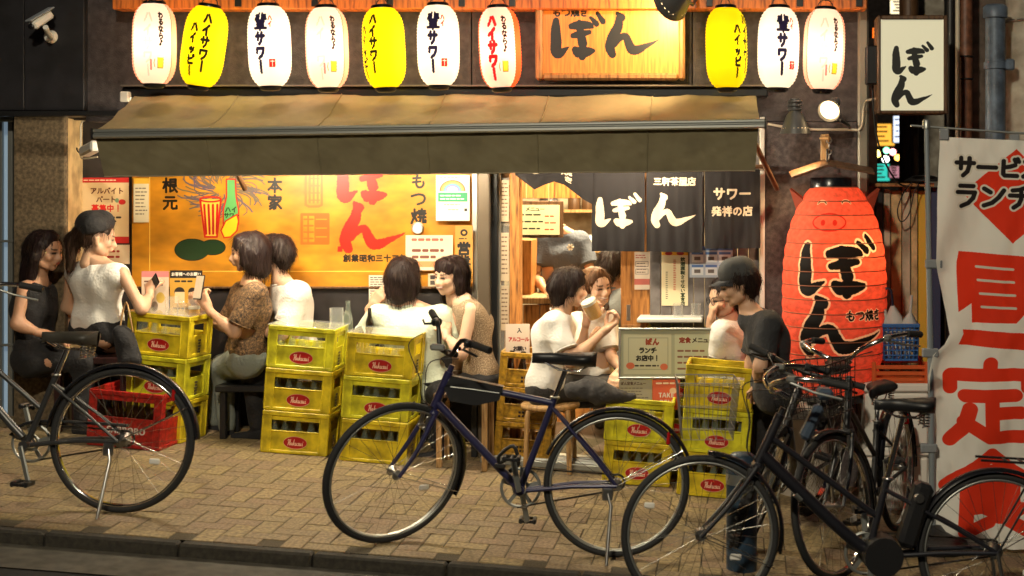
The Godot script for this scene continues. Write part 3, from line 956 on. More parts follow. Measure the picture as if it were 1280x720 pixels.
# ---------------------------------------------------------------- awning
func awning() -> void:
	var t := thing("awning", "long olive canvas awning with hanging valance over the shop front", "awning", P(540, 160, 8.0))
	var nz := FastNoiseLite.new()
	nz.seed = 3
	nz.frequency = 0.9
	# cassette box on the wall
	wpart(t, "cassette", pbm(152, 108.5, 960, 121, 8.42, 0.17, 0.008), M.black_metal)
	wpart(t, "cassette_lid", pbm(150, 106, 962, 108.2, 8.38, 0.21, 0.003), mat("cassette_lid", lin(.12, .1, .08), .5))
	var R := 12
	var C := 90
	var rows := []
	for i in R + 1:
		var a := float(i) / R
		var row := []
		for k in C + 1:
			var b := float(k) / C
			var back := P(lerpf(168, 945, b), 119.0, 8.42)
			var front := P(lerpf(119, 950, b), lerpf(163, 151, b), 7.96)
			var p := back.lerp(front, a)
			var sag := sin(a * PI) * (0.022 + 0.028 * nz.get_noise_2d(b * 4.2, a * 0.5))
			p.y -= sag - 0.018 * sin(a * PI) * nz.get_noise_2d(b * 14.0 + a * 2.5, 7.0)
			p.y += (1.0 - a) * 0.02 * nz.get_noise_2d(b * 9.0, 3.0) + 0.007 * sin(a * PI) * nz.get_noise_2d(b * 40.0 + a * 9.0, a * 2.0)
			row.append(p)
		rows.append(row)
	var mb := MB.new()
	mb.sheet(rows, Vector3(0, 1, 0.3))
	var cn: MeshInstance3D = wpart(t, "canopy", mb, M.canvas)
	for k in range(15, 90, 15):
		var line := []
		for row in rows: line.append(row[k] + Vector3(0, .002, 0))
		mb = MB.new()
		mb.tube(line, .004, 5)
		wpart(cn, "seam", mb, M.canvas)
	# front bar: two rounded lips with a groove
	mb = MB.new()
	var a0 := P(117, 163, 7.95)
	var b0 := P(957, 150, 7.95)
	mb.bar(a0 + Vector3(0, -.004, 0), b0 + Vector3(0, -.004, 0), 0.04, 0.02, 0.006)
	mb.bar(a0 + Vector3(0, -.032, 0.003), b0 + Vector3(0, -.032, 0.003), 0.046, 0.028, 0.008)
	mb.bar(a0 + Vector3(0, -.016, -0.006), b0 + Vector3(0, -.016, -0.006), 0.034, 0.01)
	var fb: MeshInstance3D = wpart(t, "front_bar", mb, M.aluminium)
	for e in [a0, b0]:
		mb = MB.new()
		mb.box(e + Vector3(0, -.02, 0), Vector3(0.012, 0.062, 0.054), 0.004)
		wpart(fb, "end_cap", mb, M.black_plastic)
	# valance
	rows = []
	for i in 13:
		var a := i / 12.0
		var row := []
		for k in 121:
			var b := k / 120.0
			var top := P(lerpf(119, 948, b), lerpf(170, 159, b), 7.962)
			var bot := P(lerpf(131, 944, b), lerpf(220.5, 213.5, b) + 0.8 * nz.get_noise_2d(b * 20.0, 1.0), 7.99)
			var p := top.lerp(bot, a)
			p.z += a * (0.018 * nz.get_noise_2d(b * 10.0, 20.0) + 0.008 * nz.get_noise_2d(b * 30.0 + a, 31.0)) + 0.006 * nz.get_noise_2d(b * 34.0 + a * 4.0, a * 3.0) + 0.004 * nz.get_noise_2d(b * 70.0 - a * 6.0, a * 2.0)
			row.append(p)
		rows.append(row)
	mb = MB.new()
	mb.sheet(rows)
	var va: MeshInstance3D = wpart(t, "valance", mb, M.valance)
	for k in range(20, 120, 20):
		var line := []
		for row in rows: line.append(row[k] + Vector3(0, 0, .002))
		mb = MB.new()
		mb.tube(line, .0035, 5)
		wpart(va, "seam", mb, M.valance)
	mb = MB.new()
	var hem := []
	for p in rows[12]: hem.append(p)
	mb.tube(hem, 0.0035, 5)
	wpart(va, "hem", mb, mat("hem_cord", lin(.3, .25, .16), .8))
	# folding arms
	for x in [965, 300]:
		mb = MB.new()
		mb.tube([P(x + 6, 236, 8.5), P(x - 22, 178, 7.99)], 0.016, 8)
		wpart(t, "folding_arm", mb, M.wood_brown)
	mb = MB.new()
	mb.box(P(157, 121, 8.4), Vector3(0.05, 0.06, 0.05), 0.006)
	wpart(t, "end_bracket", mb, M.white_plastic)
	# lamps fixed under the awning, hidden from the street by the valance
	for k in 3:
		var lx: float = [300, 520, 790][k]
		var at := P(lx, 194, 8.14)
		var l := thing("awning_lamp", ["warm tube lamp under the awning over the mural's glass and bottle", "warm tube lamp under the awning over the mural's red lettering", "warm tube lamp under the awning over the door curtain"][k], "lamp", at, "tube lamps under the awning")
		mb = MB.new()
		mb.box(Vector3(0, 0.035, 0), Vector3(0.64, 0.035, 0.06), 0.006)
		mb.tube([Vector3(-0.25, 0.05, 0), Vector3(-0.25, 0.17, 0)], 0.006, 6)
		mb.tube([Vector3(0.25, 0.05, 0), Vector3(0.25, 0.17, 0)], 0.006, 6)
		part(l, "lamp_housing", mb, M.white_plastic)
		mb = MB.new()
		mb.tube([Vector3(-0.24, 0, 0), Vector3(0.24, 0, 0)], 0.014, 10)
		part(l, "tube", mb, glow("awning_glow_%d" % k, Color(1.0, 0.82, 0.52), 4.0))
		for j in 3: lamp(l, OmniLight3D, at + Vector3(-0.16 + 0.16 * j, -0.0, 0), AWN * (1.0 if k < 2 else 0.5), Color(1.0, 0.94, 0.82), 0.03)

const AWN := 0.53

# ---------------------------------------------------------------- paper lanterns
func lantern_print(kind: int) -> Canvas:
	var cv: Canvas
	var ink := Color(0.05, 0.04, 0.06)
	if kind == 0:   # yellow
		cv = Canvas.new(640, 320, Color(1.0, 0.93, 0.05))
		letters(cv, "ハイサワー", 326, 34, 42, 5.2, ink, true)
		letters(cv, "ハイッピー", 268, 74, 38, 4.8, ink, true)
		letters(cv, "ハイサワー", 20, 34, 42, 5.2, ink, true)
	elif kind == 1:  # white, dark letters
		cv = Canvas.new(640, 320, Color(1, 0.99, 0.97))
		letters(cv, "輩", 286, 40, 66, 5.0, Color(0.07, 0.05, 0.16), true)
		letters(cv, "サワー", 292, 112, 48, 6.6, Color(0.07, 0.05, 0.16), true, 1.1)
		letters(cv, "ハイ", 356, 48, 22, 2.2, Color(0.85, 0.1, 0.06), true)
		cv.rect(358, 214, 30, 30, Color(0.85, 0.12, 0.06))
		cv.line([364, 222, 382, 222], 1.5, Color(1, 0.9, 0.85))
		cv.line([373, 218, 373, 240], 1.5, Color(1, 0.9, 0.85))
		letters(cv, "輩サワー", 20, 40, 48, 4.0, Color(0.07, 0.05, 0.16), true)
	else:            # white with pink sides; faded (2) or red letters (3)
		cv = Canvas.new(640, 320, Color(1.0, 0.98, 0.96))
		var pink := Color(1.0, 0.62, 0.5) if kind == 2 else Color(1.0, 0.42, 0.22)
		for x in [[0, 206], [424, 640]]: cv.rect(x[0], 0, x[1] - x[0], 320, pink.lerp(Color(1, .95, .9), 0.45 if kind == 2 else 0.0))
		for x in [206, 424]: cv.line([x, 0, x, 320], 2.5, Color(0.95, 0.35, 0.2))
		letters(cv, "わるなら♪", 352, 44, 24 if kind == 2 else 26, 2.8, ink, true)
		var c := Color(0.96, 0.86, 0.84) if kind == 2 else Color(0.92, 0.08, 0.1)
		letters(cv, "ハイサワー", 280, 40, 46, 7.0 if kind == 3 else 4.0, c, true)
		cv.rect(350, 216, 26, 38, Color(0.96, 0.9, 0.25))
		cv.line([350, 216, 350, 254, 376, 254, 376, 216], 1.6, Color(0.4, 0.5, 0.2))
		cv.line([336, 222, 332, 236, 336, 250], 1.6, Color(0.5, 0.55, 0.3))
		if kind == 2: cv.line([318, 226, 318, 258], 5.0, Color(0.95, 0.55, 0.55))
	return cv

func lanterns() -> void:
	var prof := []
	var H := 0.46
	var ribs := 26
	for i in ribs * 2 + 1:
		var a := float(i) / (ribs * 2)
		var y := a * H
		var e := absf(a - 0.5) * 2.0
		var r := 0.118 * pow(1.0 - pow(e, 4.2) * 0.72, 0.55)
		r += 0.0026 if i % 2 else -0.0026
		prof.append([r, y])
	var sm := MB.new()
	sm.lathe(prof, 44, Transform3D(), -1.0)
	var shade := sm.mesh()
	var cap := MB.new()
	cap.lathe([[0, 0.012], [.055, 0.012], [.062, 0.006], [.062, -0.012], [.055, -0.016], [0, -0.016]], 24)
	var capm := cap.mesh()
	var low := MB.new()
	low.lathe([[0, -.02], [.045, -.02], [.06, -.008], [.06, .012], [0, .012]], 24)
	var lowm := low.mesh()
	var mats := []
	for k in 4:
		var m := print_mat("lantern_paper_%d" % k, lantern_print(k), 0.8)
		m.texture_repeat = true
		m.backlight_enabled = true
		m.backlight = Color(1, 1, 1)
		m.emission_enabled = true
		m.emission = Color.BLACK
		m.emission_texture = m.albedo_texture
		m.emission_energy_multiplier = LAN_GLOW
		mats.append(m)
	# column, row, kind, turn, lean, what is beside it
	var list := [
		[193, 55, 2, 14, 0, "white and pink paper lantern with faded print, beside the one leaning yellow lantern"],
		[255, 58, 0, 6, -8, "yellow paper lantern leaning sideways beside a faded white and pink lantern"],
		[337, 58, 1, -6, 2, "white paper lantern with dark letters, between the leaning yellow lantern and a pink one"],
		[409, 60, 2, 8, 2, "faded white and pink lantern between a dark lettered one and an upright yellow one"],
		[480, 60, 0, -32, 3, "yellow paper lantern hanging between a faded pink lantern and a dark lettered white one"],
		[548, 57, 1, -2, 1, "white paper lantern with dark letters, hanging beside the lantern with orange red sides"],
		[625, 60, 3, -2, 3, "white paper lantern with red letters and orange red sides, left of the wooden shop sign"],
		[908, 60, 0, 52, 1, "yellow paper lantern hanging right beside the wooden shop sign and its spot lamp"],
		[973, 60, 1, 12, -1, "white paper lantern with dark letters hanging over the bell shaped spot lamp"],
		[1030, 62, 2, 6, -2, "faded white and pink paper lantern hanging over the round lit spot lamp"]]
	for a in list:
		var c := P(a[0], a[1], 8.25)
		var t := thing("paper_lantern", a[5], "lantern", c - Vector3(0, H / 2, 0), "paper lanterns along the orange beam")
		t.rotation_degrees = Vector3(0, a[3], 0)
		t.basis = Basis(Vector3(0, 0, 1), deg_to_rad(a[4])) * t.basis
		t.position = c - t.basis * Vector3(0, H / 2, 0)
		part(t, "paper_shade", shade, mats[a[2]])
		part(t, "top_cap", capm, M.black_gloss, Transform3D(Basis(), Vector3(0, H + .004, 0)))
		part(t, "bottom_cap", lowm, M.black_gloss, Transform3D(Basis(), Vector3(0, -.004, 0)))
		var w := MB.new()
		w.tube(arc(Vector3(0, H + .01, 0), Vector3(1, 0, 0), Vector3(0, 1, 0), .045, 0, 180, 10), .003, 5)
		part(t, "handle", w, M.cable)
		w = MB.new()
		var top := t.basis * Vector3(0, H + .05, 0)
		w.tube([top, Vector3(top.x + 0.01, top.y + .06, top.z - 0.05), Vector3(top.x, top.y + .1, -0.165)], .004, 5)
		w.v = Transform3D(t.basis.inverse(), Vector3.ZERO) * w.v
		part(t, "hanging_cord", w, M.cable)
		lamp(t, OmniLight3D, c, LAN * (0.75 if a[2] == 0 else 1.0), Color(1.0, 0.91, 0.76) if a[2] != 0 else Color(1.0, 0.9, 0.45), 0.03)

const LAN := 0.04
const LAN_GLOW := 0.07
# ---------------------------------------------------------------- signs and prints on the shop front
func grain(cv: Canvas, amt: float, fx: float, fy: float, seed_: int) -> void:
	var nz := FastNoiseLite.new()
	nz.seed = seed_
	nz.frequency = 1.0
	nz.fractal_octaves = 3
	var b := cv.im.get_data()
	for y in cv.h:
		for x in cv.w:
			var k := 1.0 + amt * nz.get_noise_2d(x * fx, y * fy)
			var i := (y * cv.w + x) * 4
			b[i] = mini(255, int(b[i] * k)); b[i + 1] = mini(255, int(b[i + 1] * k)); b[i + 2] = mini(255, int(b[i + 2] * k))
	cv.im = Image.create_from_data(cv.w, cv.h, false, Image.FORMAT_RGBA8, b)

func poster(called: String, label: String, x0: float, y0: float, x1: float, y1: float, d: float, cv: Canvas, cat := "poster") -> MeshInstance3D:
	var o := Node3D.new()
	var m := print_mat("print_" + called + str(M.size()), cv)
	var t := thing(called, label, cat, P((x0 + x1) / 2, y1, d))
	o.free()
	return wpart(t, "sheet", card(x0, y0, x1, y1, d), m)

func spot_lamp(label: String, at: Vector3, aim: Vector3, k: float, energy: float, lit: float, mount: Array, color := Color(1.0, 0.85, 0.62), cone := 50.0) -> Node3D:
	var t := thing("spot_lamp", label, "lamp", at, "spot lamps on the shop front")
	var z := (aim - at).normalized()
	var x := Vector3.UP.cross(-z).normalized()
	var b := Basis(x, z, x.cross(z))      # y runs along the beam
	var xf := Transform3D(b, at)
	var s := MB.new()
	s.lathe([[0.0, -.2 * k], [.028 * k, -.195 * k], [.034 * k, -.12 * k], [.05 * k, -.1 * k], [.085 * k, -.01 * k], [.09 * k, .004 * k], [.083 * k, .004 * k], [.045 * k, -.085 * k], [0, -.09 * k]], 22, xf)
	wpart(t, "lamp_hood", s, M.grey_lamp)
	s = MB.new()
	for i in 3: s.lathe([[.036 * k, -.185 * k + i * .022 * k], [.042 * k, -.18 * k + i * .022 * k], [.042 * k, -.176 * k + i * .022 * k], [.036 * k, -.171 * k + i * .022 * k]], 18, xf)
	wpart(t, "cooling_rib", s, M.grey_lamp)
	s = MB.new()
	s.lathe([[0, -.012 * k], [.05 * k, -.016 * k], [.078 * k, -.024 * k], [.078 * k, -.028 * k], [0, -.03 * k]], 20, xf)
	wpart(t, "lens", s, glow("lens_" + str(M.size()), color, lit))
	s = MB.new()
	s.tube(mount, 0.01, 8)
	wpart(t, "mount_arm", s, M.grey_lamp)
	if energy > 0.0:
		var l: SpotLight3D = lamp(t, SpotLight3D, at + z * 0.012 * k, energy, color, 0.03)
		l.spot_angle = cone
		l.spot_range = 12.0
		l.spot_angle_attenuation = 0.6
		l.look_at_from_position(at + z * 0.012 * k, aim + z * 0.01, Vector3.UP if absf(z.y) < 0.95 else Vector3.RIGHT)
	return t

func signs() -> void:
	var red := Color(0.86, 0.12, 0.05)
	var ink := Color(0.06, 0.045, 0.04)
	# ---- wooden shop sign
	var cv := Canvas.new(744, 500, Color(0.86, 0.52, 0.20))
	grain(cv, 0.22, 0.06, 0.004, 7)
	cv.jag = 2.0
	letters(cv, "三軒茶屋店", 250, 62, 52, 5.0, ink, false, 1.15)
	letters(cv, "もつ焼き", 66, 160, 44, 4.2, ink, false, 1.1)
	shop_word(cv, 60, 175, 1.26, ink)
	var t := thing("wooden_shop_sign", "framed wooden shop sign with black brush lettering on the upper wall", "sign", P(762, 100, 8.5))
	var bd: MeshInstance3D = wpart(t, "board", card(675, -30, 850, 94, 8.49, 0.02), print_mat("shop_sign_print", cv, 0.45))
	for a in [[669, -38, 677.5, 100], [848, -38, 856, 100]]:
		wpart(t, "frame_stile", pbm(a[0], a[1], a[2], a[3], 8.44, 0.08, 0.012), M.wood_frame)
	for a in [[677.8, 91, 847.7, 100], [677.8, -38, 847.7, -30]]:
		wpart(t, "frame_rail", pbm(a[0], a[1], a[2], a[3], 8.445, 0.07, 0.012), M.wood_frame)
	# ---- spot lamps
	spot_lamp("black spot lamp leaning over the corner of the wooden shop sign", P(838, 4, 8.1), P(770, 60, 8.5), 1.25, 0.95, 6.0, [P(850, -4, 8.12), P(866, 6, 8.2), P(874, -10, 8.55)], Color(1.0, 0.85, 0.62), 62.0)
	spot_lamp("bell shaped spot lamp pointing down at the wall beside the big red lantern", P(994, 166, 8.28), P(996, 330, 8.3), 1.0, 0.5, 3.0, [P(991, 140, 8.3), P(990, 131, 8.4), P(990, 128, 8.58)])
	spot_lamp("round spot lamp shining out towards the street over the big red lantern", P(1036, 139, 8.25), P(1000, 190, 7.75), 0.78, 0.4, 5.0, [P(1050, 150, 8.38), P(1060, 156, 8.45), P(1062, 160, 8.59)])
	# ---- mural in the recess
	var k := 3.0
	cv = Canvas.new(1296, 624, Color(0.74, 0.49, 0.10))
	grain(cv, 0.2, 0.006, 0.012, 3)
	var ox := 165.0
	var oy := 150.0
	var q := func(p: Array) -> Array:
		var o := []
		for i in range(0, p.size(), 2): o.append_array([(p[i] - ox) * k, (p[i + 1] - oy) * k])
		return o
	var grey := Color(0.42, 0.36, 0.26)
	# swirling line pattern behind the glass
	var r2 := RandomNumberGenerator.new()
	r2.seed = 4
	for i in 74:
		var a := r2.randf_range(0, TAU)
		var cx := 278.0 + cos(a) * r2.randf_range(8, 26)
		var cy := 236.0 + sin(a) * r2.randf_range(6, 18)
		var p := []
		var ang := a
		for j in 7:
			p.append_array([cx, cy])
			ang += r2.randf_range(-0.15, 0.6)
			cx += cos(ang) * 7.0
			cy += sin(ang) * 4.2
		cv.line(q.call(p), r2.randf_range(1.4, 3.0), grey.lerp(Color(0.35, 0.3, 0.38), r2.randf()))
	# glass, bottle, lemon, gourd
	var rl := Color(0.72, 0.1, 0.04)
	cv.poly(q.call([250, 249, 276, 249, 271, 296, 256, 296]), Color(0.93, 0.72, 0.25))
	cv.line(q.call([250, 249, 256, 296, 271, 296, 276, 249]), 3.5, rl)
	cv.oval_line((263 - ox) * k, (249 - oy) * k, 13 * k, 3 * k, 3.0, rl)
	for i in 4: cv.line(q.call([255 + i * 5.5, 256, 257.5 + i * 4.4, 292]), 4.0, rl)
	cv.poly(q.call([283, 224, 294, 224, 295, 246, 298, 262, 298, 280, 279, 280, 279, 262, 283, 246]), Color(0.35, 0.62, 0.34))
	cv.line(q.call([283, 224, 283, 246, 279, 262, 279, 280, 298, 280, 298, 262, 295, 246, 294, 224, 283, 224]), 2.5, rl)
	letters(cv, "ハイ", (281 - ox) * k, (258 - oy) * k, 22, 2.0, Color(0.1, 0.2, 0.08))
	letters(cv, "サワー", (280 - ox) * k, (266 - oy) * k, 18, 1.8, Color(0.1, 0.2, 0.08))
	cv.poly(q.call([276, 288, 282, 276, 296, 268, 298, 276, 296, 288, 288, 296, 280, 297]), Color(0.95, 0.75, 0.12))
	cv.line(q.call([276, 288, 282, 276, 296, 268, 298, 276, 296, 288, 288, 296, 280, 297, 276, 288]), 2.5, rl)
	var gourd := Color(0.10, 0.20, 0.09)
	cv.oval((240 - ox) * k, (312 - oy) * k, 22 * k, 14 * k, Color(0.04, 0.06, 0.04))
	cv.oval((266 - ox) * k, (309 - oy) * k, 16 * k, 10 * k, Color(0.04, 0.06, 0.04))
	cv.oval((240 - ox) * k, (312 - oy) * k, 21 * k, 13 * k, gourd)
	cv.oval((266 - ox) * k, (309 - oy) * k, 15 * k, 9 * k, gourd)
	# words
	letters(cv, "根元", (203 - ox) * k, (222 - oy) * k, 56, 4.2, ink, true, 1.15)
	letters(cv, "本家", (334 - ox) * k, (222 - oy) * k, 56, 4.2, ink, true, 1.15)
	letters(cv, "もつ焼", (513 - ox) * k, (216 - oy) * k, 58, 4.4, ink, true, 1.15)
	letters(cv, "創業昭和三十三年", (429 - ox) * k, (318 - oy) * k, 27, 2.4, ink, false, 1.12)
	# red brush word
	cv.jag = 3.0
	for st in BRUSH_BA: cv.brush(st, Vector2((422 - ox) * k, (190 - oy) * k), Vector2(1.0, 1.0), red)
	for st in BRUSH_N: cv.brush(st, Vector2((427 - ox) * k, (252 - oy) * k), Vector2(1.1, 1.05), red)
	cv.jag = 0.0
	# seals
	var seal := Color(0.9, 0.36, 0.08)
	cv.line(q.call([382, 200, 402, 200, 402, 256, 398, 258, 386, 258, 382, 256, 382, 200]), 4.0, seal)
	for i in 3: cv.line(q.call([387 + i * 5, 206, 387 + i * 5, 253]), 3.5, seal)
	for i in 5: cv.line(q.call([386, 214 + i * 9, 399, 214 + i * 9]), 2.2, seal)
	cv.line(q.call([377, 268, 410, 268, 410, 304, 377, 304, 377, 268]), 5.0, seal)
	cv.rect((393 - ox) * k, (269 - oy) * k, 48, 102, seal)
	for i in 3: cv.line(q.call([395, 274 + i * 11, 408, 274 + i * 11]), 2.0, Color(0.8, 0.54, 0.12))
	for i in 4: cv.line(q.call([380, 274 + i * 8, 391, 274 + i * 8]), 3.0, seal)
	cv.line(q.call([385, 270, 385, 302]), 3.0, seal)
	cv.rect((422 - ox) * k, (308 - oy) * k, 18, 20, red)
	cv.line(q.call([187, 151, 187, 339, 596, 339]), 1.3, Color(0.96, 0.78, 0.35))
	var mu := thing("mural_board", "golden painted board with red and black lettering in the recess behind the diners", "sign", P(380, 358, 8.970))
	wpart(mu, "painted_board", card(165, 150, 597, 358, 8.965, 0.02), print_mat("mural_print", cv, 0.42))
	wpart(mu, "edge_strip", pbm(164, 358.2, 597, 361, 8.955, 0.03, 0.003), M.wood_brown)
	# ---- posters and notices
	cv = Canvas.new(240, 340, Color(0.86, 0.74, 0.55))
	cv.rect(0, 0, 240, 26, Color(0.75, 0.13, 0.1))
	fine_print(cv, 12, 13, 190, 1, 5, 3.0, Color(0.95, 0.85, 0.7))
	letters(cv, "アルバイト", 44, 52, 32, 2.6, Color(0.35, 0.14, 0.06))
	letters(cv, "パート", 74, 96, 32, 2.6, Color(0.35, 0.14, 0.06))
	letters(cv, "募集中!", 50, 140, 36, 3.0, Color(0.8, 0.1, 0.05))
	cv.oval(206, 126, 18, 14, Color(0.75, 0.1, 0.08))
	cv.oval(180, 118, 10, 12, Color(0.45, 0.55, 0.4))
	fine_print(cv, 40, 206, 160, 2, 20, 5.0, Color(0.2, 0.14, 0.1))
	fine_print(cv, 30, 256, 170, 2, 16, 2.4, Color(0.3, 0.2, 0.14))
	cv.rect(0, 306, 240, 34, Color(0.75, 0.13, 0.1))
	poster("job_poster", "cream staff wanted poster with red bands beside the cream door jamb", 102, 222, 161, 304, 8.980, cv)
	cv = Canvas.new(200, 90, Color(0.84, 0.74, 0.6))
	fine_print(cv, 20, 30, 150, 2, 26, 5.0, Color(0.6, 0.15, 0.1))
	poster("small_notice", "small cream notice under the staff wanted poster", 103, 306, 162, 330, 8.982, cv, "notice")
	cv = Canvas.new(60, 180, Color(0.88, 0.82, 0.68))
	cv.rect(0, 0, 60, 22, Color(0.9, 0.7, 0.2))
	fine_print(cv, 8, 40, 44, 8, 15, 2.0, Color(0.4, 0.35, 0.3))
	poster("paper_strip", "narrow curled paper strip pinned to the left end of the mural", 167, 223, 186, 278, 8.950, cv, "notice")
	# rainbow sticker
	cv = Canvas.new(164, 220, Color(0.86, 0.85, 0.76))
	for i in 6: cv.oval_line(80, 74, 60 - i * 6, 48 - i * 5, 3.4, [Color(.8, .35, .3), Color(.9, .6, .3), Color(.9, .85, .4), Color(.4, .7, .45), Color(.4, .6, .8), Color(.5, .45, .7)][i], PI, TAU)
	cv.rect(10, 84, 144, 44, Color(0.22, 0.55, 0.38))
	fine_print(cv, 22, 98, 118, 2, 16, 3.0, Color(0.85, 0.9, 0.8))
	fine_print(cv, 40, 142, 84, 1, 10, 2.2, Color(0.4, 0.4, 0.35))
	fine_print(cv, 60, 166, 50, 1, 10, 2.2, Color(0.4, 0.4, 0.35))
	fine_print(cv, 20, 12, 120, 1, 10, 2.6, Color(0.3, 0.5, 0.45))
	cv.rect(138, 160, 14, 14, Color(0.2, 0.2, 0.2))
	poster("rainbow_notice", "pale notice with a rainbow over a green band beside the mural", 545, 219, 587, 276, 8.910, cv, "notice")
	# upright open for business plate
	cv = Canvas.new(96, 330, Color(0.72, 0.52, 0.22))
	cv.oval(48, 40, 20, 20, Color(0.08, 0.06, 0.05))
	cv.oval(48, 40, 9, 9, Color(0.72, 0.52, 0.22))
	fine_print(cv, 22, 74, 50, 1, 8, 3.0, Color(0.15, 0.1, 0.06))
	letters(cv, "営業中", 12, 96, 70, 6.5, ink, true, 1.08)
	poster("open_plate", "upright wooden plate with large black letters beside the door post", 569, 282, 591, 354, 8.870, cv, "sign")
	cv = Canvas.new(236, 130, Color(0.88, 0.78, 0.66))
	fine_print(cv, 34, 16, 168, 1, 8, 5.0, Color(0.7, 0.35, 0.3))
	fine_print(cv, 36, 56, 160, 2, 24, 5.5, Color(0.45, 0.25, 0.2))
	cv.rect(20, 96, 190, 22, Color(0.85, 0.55, 0.35))
	poster("hours_notice", "pale pink notice of opening hours on the mural's lower right", 507, 294, 566, 338, 8.930, cv, "notice")
	cv = Canvas.new(100, 180, Color(0.8, 0.76, 0.68))
	fine_print(cv, 8, 12, 80, 14, 12, 2.6, Color(0.3, 0.28, 0.26))
	poster("price_sheet", "white sheet of small print below the mural behind the raised hand", 461, 344, 488, 386, 8.960, cv, "notice")
	cv = Canvas.new(60, 80, Color(0.8, 0.74, 0.62))
	cv.rect(8, 10, 18, 26, Color(.25, .2, .2)); cv.rect(32, 10, 20, 26, Color(.4, .35, .3)); cv.rect(8, 44, 44, 26, Color(.3, .26, .24))
	poster("picture_notice", "small card of pictures hanging under the opening hours notice", 535, 342, 556, 358, 8.795, cv, "notice")
	# thermometer
	var tm := thing("wall_thermometer", "small round thermometer on the mural beside the lettering", "thermometer", P(522, 294, 8.950))
	var mb := MB.new()
	mb.lathe([[0, .02], [.03, .02], [.034, .014], [.034, 0], [0, 0]], 20, Transform3D(Basis(Vector3.RIGHT, PI / 2), P(522, 285, 8.960)))
	wpart(tm, "dial", mb, M.white_plastic)
	mb = MB.new()
	mb.torus(.034, .004, 24, 6, Transform3D(Basis(), P(522, 285, 8.940)))
	wpart(tm, "rim", mb, M.steel)
	# ---- prints on the siding right of the door
	cv = Canvas.new(120, 280, Color(0.85, 0.78, 0.7))
	cv.rect(0, 200, 120, 44, Color(0.75, 0.4, 0.35))
	fine_print(cv, 12, 24, 90, 2, 18, 3.5, Color(0.7, 0.3, 0.28))
	for i in 2: cv.line([10, 70 + i * 56, 108, 70 + i * 56, 108, 108 + i * 56, 10, 108 + i * 56, 10, 70 + i * 56], 1.6, Color(0.3, 0.25, 0.25))
	fine_print(cv, 20, 84, 80, 4, 22, 3.0, Color(0.3, 0.22, 0.2))
	poster("menu_slip", "narrow pink menu slip on the wooden door's edge", 793, 315, 812, 362, DF + 0.052, cv, "notice")
	cv = Canvas.new(184, 400, Color(0.88, 0.82, 0.66))
	cv.rect(0, 0, 184, 24, Color(0.9, 0.66, 0.15))
	cv.oval(50, 10, 26, 14, Color(.6, .12, .08)); cv.oval(130, 10, 26, 14, Color(.6, .12, .08))
	letters(cv, "飲酒運転させない宣言店", 132, 40, 30, 2.8, Color(0.15, 0.2, 0.1), true, 1.1)
	fine_print(cv, 84, 60, 14, 18, 13, 3.0, Color(0.75, 0.3, 0.2))
	fine_print(cv, 30, 150, 12, 15, 14, 2.6, Color(0.3, 0.3, 0.25))
	poster("drink_driving_notice", "long cream notice with vertical print on the grey siding", 827, 315, 860, 382, DF + 0.024, cv, "notice")
	cv = Canvas.new(240, 176, Color(0.75, 0.8, 0.86))
	cv.rect(0, 0, 240, 22, Color(0.3, 0.42, 0.65))
	for i in 6:
		var x := 12 + (i % 3) * 76
		var y := 32 + int(i / 3) * 72
		cv.rect(x, y, 64, 58, Color(0.92, 0.94, 0.95))
		cv.rect(x, y, 64, 14, Color(0.35, 0.5, 0.75))
		cv.rect(x + 14, y + 26, 34, 20, Color(0.45, 0.42, 0.4))
	poster("blue_notice", "pale blue notice with six picture boxes on the grey siding", 862, 308, 916, 347, DF + 0.024, cv, "notice")
	# sheets seen on the open glass door
	for i in 3:
		cv = Canvas.new(40, 160, Color(0.8, 0.72, 0.6))
		fine_print(cv, 5, 14, 30, 9, 15, 2.2, Color(0.45, 0.35, 0.28))
		poster("door_paper", ["faded paper at the top of the open glass door", "white paper in the middle of the open glass door", "curled paper at the foot of the open glass door"][i], 626, 225 + i * 66, 636, 225 + i * 66 + [52, 60, 56][i], DF + 0.066, cv, "notice")
	# hanging menu in the doorway
	cv = Canvas.new(260, 200, Color(0.84, 0.82, 0.66))
	letters(cv, "メニュー", 60, 14, 28, 2.2, Color(0.12, 0.14, 0.1), false, 1.0)
	for i in 3:
		fine_print(cv, 8, 66 + i * 46, 160, 1, 10, 5.0, Color(0.14, 0.16, 0.12))
		fine_print(cv, 176, 76 + i * 44, 60, 1, 10, 4.5, Color(0.8, 0.3, 0.15))
	var hm := thing("hanging_menu", "handwritten menu sheet on a brown board hanging in the doorway", "menu board", P(675, 298, 9.2))
	wpart(hm, "backing_board", pbm(643, 251, 704, 297, 9.2, 0.02, 0.003), M.wood_brown)
	wpart(hm, "menu_sheet", card(644, 256, 699.5, 293.5, 9.192, 0.002), print_mat("menu_sheet", cv))
	for x in [658, 686]:
		mb = MB.new()
		mb.tube([P(x, 251, 9.2), P(x, 200, 9.2)], 0.003, 5)
		wpart(hm, "cord", mb, M.rope_tan)
	curtain()
	security_camera()

